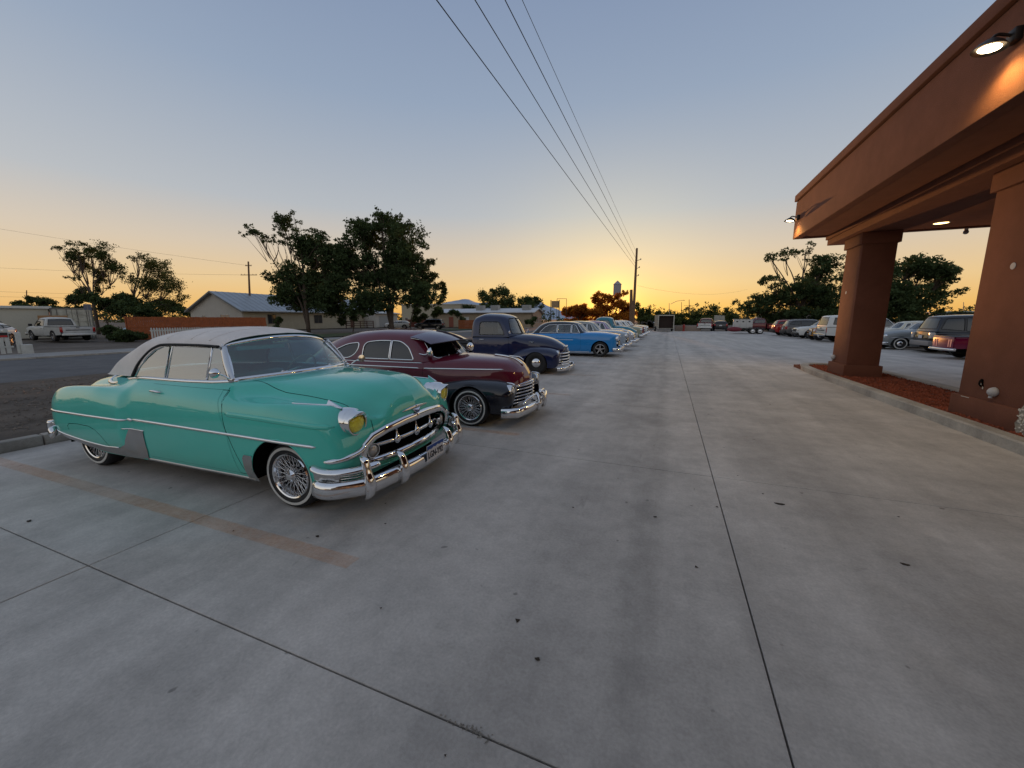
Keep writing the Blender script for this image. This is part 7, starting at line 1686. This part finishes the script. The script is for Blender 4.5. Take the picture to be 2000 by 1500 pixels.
# beyond the long building
tree('background_trees', 'dark green trees behind the long low building', (965, 640), 105, [(945, 590, 20, 15), (975, 585, 26, 16), (1005, 595, 20, 13), (1035, 592, 22, 12), (1050, 585, 12, 11), (920, 600, 14, 8), (960, 604, 34, 8), (1010, 606, 34, 8), (1045, 604, 20, 10)], 7000, .24, LEAFD, .25, seed=13, airy=1)
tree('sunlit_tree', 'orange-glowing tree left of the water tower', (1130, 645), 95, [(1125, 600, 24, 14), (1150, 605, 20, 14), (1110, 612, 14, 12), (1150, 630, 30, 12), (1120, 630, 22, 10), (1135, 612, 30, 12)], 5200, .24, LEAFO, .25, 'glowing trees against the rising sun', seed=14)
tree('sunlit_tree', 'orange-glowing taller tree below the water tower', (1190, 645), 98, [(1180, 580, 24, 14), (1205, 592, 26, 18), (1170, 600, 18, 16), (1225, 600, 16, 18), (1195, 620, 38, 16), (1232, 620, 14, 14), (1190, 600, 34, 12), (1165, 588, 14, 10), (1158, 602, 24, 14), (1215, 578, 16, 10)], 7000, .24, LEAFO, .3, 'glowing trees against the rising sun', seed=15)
tree('background_trees', 'hazy green tree belt right of the utility poles', (1270, 645), 120, [(1262, 618, 20, 13), (1290, 618, 20, 10), (1320, 622, 16, 8), (1250, 610, 12, 12), (1275, 628, 40, 10), (1310, 630, 30, 8)], 6500, .28, LEAF, .2, seed=16, airy=1)
tree('background_trees', 'low dark trees beyond the end of the lane', (1375, 645), 125, [(1365, 618, 20, 10), (1392, 616, 18, 12), (1345, 625, 16, 8), (1415, 612, 14, 12), (1380, 628, 50, 9), (1420, 626, 30, 10)], 6500, .28, LEAF, .2, seed=17, airy=1)
tree('cottonwood_tree', 'dark tree mass with bare upper limbs at the right', (1560, 655), 58, [(1530, 495, 26, 14), (1575, 488, 26, 14), (1505, 500, 16, 10), (1600, 530, 40, 28), (1550, 575, 50, 30), (1610, 580, 50, 40), (1490, 590, 36, 26), (1460, 600, 30, 20), (1520, 615, 50, 22), (1590, 615, 60, 26), (1500, 548, 26, 18), (1435, 610, 16, 16)], 16000, .17, LEAFD, .3, 'trees behind the right-hand cars', forks=600, seed=18)
tree('elm_tree', 'rounded broad tree seen between the two canopy columns', (1760, 655), 46, [(1760, 520, 36, 26), (1800, 530, 50, 28), (1845, 535, 36, 24), (1740, 580, 40, 40), (1790, 585, 46, 34), (1830, 570, 36, 20), (1700, 560, 50, 40), (1720, 610, 50, 22), (1800, 615, 36, 14), (1860, 525, 22, 16)], 17000, .14, LEAFD, .3, 'trees behind the right-hand cars', forks=610, seed=19)
tree('low_hedge', 'low dark hedge behind the right-hand cars', (1800, 640), 60, [(1780, 622, 30, 9), (1820, 622, 30, 8), (1860, 618, 30, 8), (1890, 615, 24, 6)], 3500, .16, LEAFD, .06, seed=20, cat='hedge')
tree('round_shrub', 'round ball-shaped shrub at the end wall of the long building', (1037, 640), 72, [(1037, 627, 10, 9)], 900, .13, LEAFD, .06, seed=21, cat='shrub')
tree('leafy_shrub', 'dark shrub at the corner of the orange fence by the long building', (905, 640), 70, [(890, 612, 12, 8), (903, 625, 8, 7)], 700, .14, LEAFD, .06, seed=22, cat='shrub')
# far belt along the horizon, one mass
def belt():
    r_ = np.random.RandomState(30); blobs = []
    for x in np.arange(-700, 2700, 16):
        D = r_.uniform(190, 260); h = r_.uniform(5, 8.5)*(1.3 if x > 1260 else (.42 if 1080 < x < 1240 else .95)); p = at(x, 640, D); p[2] = h*.42; blobs.append((p, (r_.uniform(6, 9), 5, h*.52)))
    o = leaves(blobs, 56000, .62, 31, 'far_woods', LEAFD, None); tag(o, 'far dark line of trees along the horizon', kind='stuff')
belt()
def back_belt():  # unseen trees added so paint and glass reflect a dark band
    r_ = np.random.RandomState(33); blobs = []
    for a in np.arange(R(176), R(392), R(2.2)):
        D = r_.uniform(70, 95); h = r_.uniform(4, 8.0); blobs.append((np.array([D*math.cos(a), D*math.sin(a), h*.40]), (r_.uniform(2.8, 4.6), 3.2, h*.5)))
    tag(leaves(blobs, 34000, .5, 34, 'added_tree_belt', LEAFD, None), 'unseen line of trees added behind the camera for dark reflections', kind='stuff')
back_belt()

# ------------------------------------------------------------ hills
def mountain(name, label, pts, D, m_):
    """ridge given in survey pixels, built as a solid hill"""
    r_ = np.random.RandomState(3); P_ = curve([(x, y, 0) for x, y in pts], 60); V = []; nb = 6
    for i, (x, y, _) in enumerate(P_):
        top = at(x, y, D); top[2] += r_.normal()*D*.0006
        for j in range(-nb, nb+1):
            a = 1-abs(j)/nb; q = at(x, y, D+j*D*.05); q[2] = -2+(top[2]+2)*(a**1.2)*(1+r_.normal()*.03 if 0 < a < 1 else 1); V.append(q)
    k = 2*nb+1; F = [(i*k+j, (i+1)*k+j, (i+1)*k+j+1, i*k+j+1) for i in range(59) for j in range(k-1)]
    tag(mk(name, V, F, m_, smooth=True), kind='structure')
SNOW_HAZE = mat('pale_mountain', (.30, .36, .46), .9, var=.22, vscale=.004)  # pale snowy blue with the distance haze put into the colour
mountain('mountain', '', [(790, 616), (840, 600), (875, 590), (912, 584), (935, 592), (960, 590), (1000, 600), (1045, 587), (1070, 597), (1100, 608), (1150, 622), (1180, 624)], 4200, SNOW_HAZE)

# ------------------------------------------------------------ water tower, poles and wires
def tower():
    c = at(1205, 578, 170); T = root('water_tower', 'small grey water tower tank with conical cap above the glowing trees', 'water tower', (c[0], c[1], 0))
    k = 170/FPX; z0 = at(1205, 577, 170)[2]; z1 = at(1205, 556, 170)[2]; z2 = at(1205, 548, 170)[2]; m_ = mat('tank_grey', (.30, .28, .30), .6)
    g = G(); g.lathe([(0, z0-1.), (1.1, z0-.5), (1.65, z0), (1.65, z1)], (0, 0, 0), (0, 0, 1), 20); g.obj('tank', m_, T, smooth=40, fixn=True)
    g = G(); g.lathe([(1.85, z1-.05), (1.8, z1+.05), (0, z2)], (0, 0, 0), (0, 0, 1), 20); g.obj('cap', m_, T, smooth=40, fixn=True)
    g = G(); g.lathe([(1.7, z0+.1), (2.0, z0+.1), (2.0, z0+.18), (1.7, z0+.18)], (0, 0, 0), (0, 0, 1), 20); g.obj('walkway', m_, T, fixn=True)
    for a in range(4):
        th = R(45+90*a); g = G(); g.tube([(1.4*math.cos(th), 1.4*math.sin(th), z0), (2.4*math.cos(th), 2.4*math.sin(th), 0)], .12, 6); g.obj('leg', m_, T)
tower()
WOOD = mat('pole_wood', (.15, .085, .05), .9, var=.3, vscale=6)
def pole(label, pxl, ytop, depth, rad=.13, arms=(), lean=0, grp='utility poles', nm='utility_pole', m_=None):
    b = at(pxl, 640, depth); top = at(pxl+lean, ytop, depth); T = root(nm, label, 'pole', (b[0], b[1], 0), 0, grp)
    tp = top-np.array([b[0], b[1], 0]); g = G(); g.tube([(0, 0, -.1), tuple(tp*[.5, .5, .5]), tuple(tp)], [rad*1.15, rad, rad*.75], 10); g.obj('post', m_ or WOOD, T, smooth=40)
    for (yy, hw) in arms:
        z_ = at(pxl, yy, depth)[2]; g = G(); c = tp*(z_/tp[2]); r3 = _r*hw; V0 = c-r3; V1 = c+r3; g.tube([V0, V1], .055, 6)
        for u in (-.9, -.5, .5, .9): q = c+r3*u; g.tube([q, q+[0, 0, .18]], .03, 6)
        g.obj('crossarm', m_ or WOOD, T, smooth=40)
    return T, np.array([b[0], b[1], 0])+tp
PM, PTOP = pole('tall wooden utility pole right of the water tower', 1236, 485, 42, .14, (), 8)
g = G(); 
for zz, s_ in ((6.9, .25), (7.7, .35), (6.1, .2)): g.tube([(.1, 0, zz), (.1+s_, 0, zz+.1)], .03, 6); g.ell((.1+s_, 0, zz+.12), (.06, .06, .09), 8, 6)
g.obj('insulator', mat('porcelain', (.3, .25, .2), .3), PM, smooth=True)
pole('short thick wooden pole beside the tall utility pole', 1233, 566, 44, .20)
pole('wooden utility pole with crossarm behind the pale house roof', 490, 511, 62, .15, ((537, 1.3), (519, .5)), -5)
pole('thin utility pole on the far left skyline', 52, 567, 90, .12)
pole('far utility pole with crossarms beyond the lane, middle of the cluster', 1346, 585, 150, .14, ((597, 2.0), (603, 1.4)))
pole('far utility pole, left of the crossarmed one', 1331, 590, 165, .12)
pole('far thin pole just right of the crossarmed one', 1352, 598, 190, .10)
pole('thin mast between the near column and the tree', 1882, 590, 60, .05, nm='mast', m_=mat('galv', (.2, .2, .2), .5, .6))
SL, SP = pole('street light with long outreach arm beyond the lane', 1307, 592, 110, .09, nm='street_light', grp=None, m_=mat('galv', (.2, .2, .2), .5, .6))
g = G(); h_ = SP[2]; g.tube([(0, 0, h_-.3), tuple(np.array([0, 0, h_+.5])+_r*1.6), tuple(np.array([0, 0, h_+.75])+_r*3.6)], .06, 6); g.obj('arm', mat("galv", (.2, .2, .2), .5, .6), SL); 
g = G(); c = np.array([0, 0, h_+.72])+_r*3.6; g.ell(c, (.3, .2, .08), 10, 6); g.obj('lamp_head', mat("galv", (.2, .2, .2), .5, .6), SL)
WIRE = mat('wire', (.03, .03, .035), .6)
def wire(label, a, b, sag=.3, r=.008, n=24, grp='overhead wires'):
    a = np.array(a, float); b = np.array(b, float); t_ = np.linspace(0, 1, n); P_ = a+(b-a)*t_[:, None]; P_[:, 2] -= sag*4*t_*(1-t_)
    g = G(); g.tube(P_, r, 5); tag(g.obj('power_line', WIRE, None, smooth=True), label, 'wire', grp)
for k, (x, hh, yt, rr, nm) in enumerate(((893, 8.3, 522, .012, 'leftmost'), (950, 8.3, 516, .011, 'second from left'), (988, 8.3, 505, .011, 'third from left'), (1020, 8.6, 492, .007, 'rightmost, thinnest'))):
    q = gnd(x, 0, hh); A = at(1236+7*(640-yt)/155, yt, 42)
    B_ = A+(q-A)*2.2; B_[2] = q[2]+.3
    # pass through q: sag solved so the wire hangs a little below the chord
    s_ = 1/2.2; chord = A[2]+(B_[2]-A[2])*s_; sag = max(.05, (chord-q[2])/(4*s_*(1-s_)))
    wire('overhead power line running from the tall pole over the lot, ' + nm, A, B_, sag, rr, 40)
wire('sagging line from the tall pole to the right-hand trees', at(1245, 558, 42), at(1460, 565, 70), .9, .008)
wire('faint high line across the left sky', at(-300, 395, 60), at(487, 519, 62), .4, .012)
wire('line across the left sky, below the high one', at(-300, 505, 60), at(487, 537, 62), .5, .012)
wire('upper of the two low lines at the left edge', at(-200, 560, 80), at(160, 574, 90), .2, .018)
wire('lower of the two low lines at the left edge', at(-200, 572, 80), at(160, 582, 90), .2, .018)
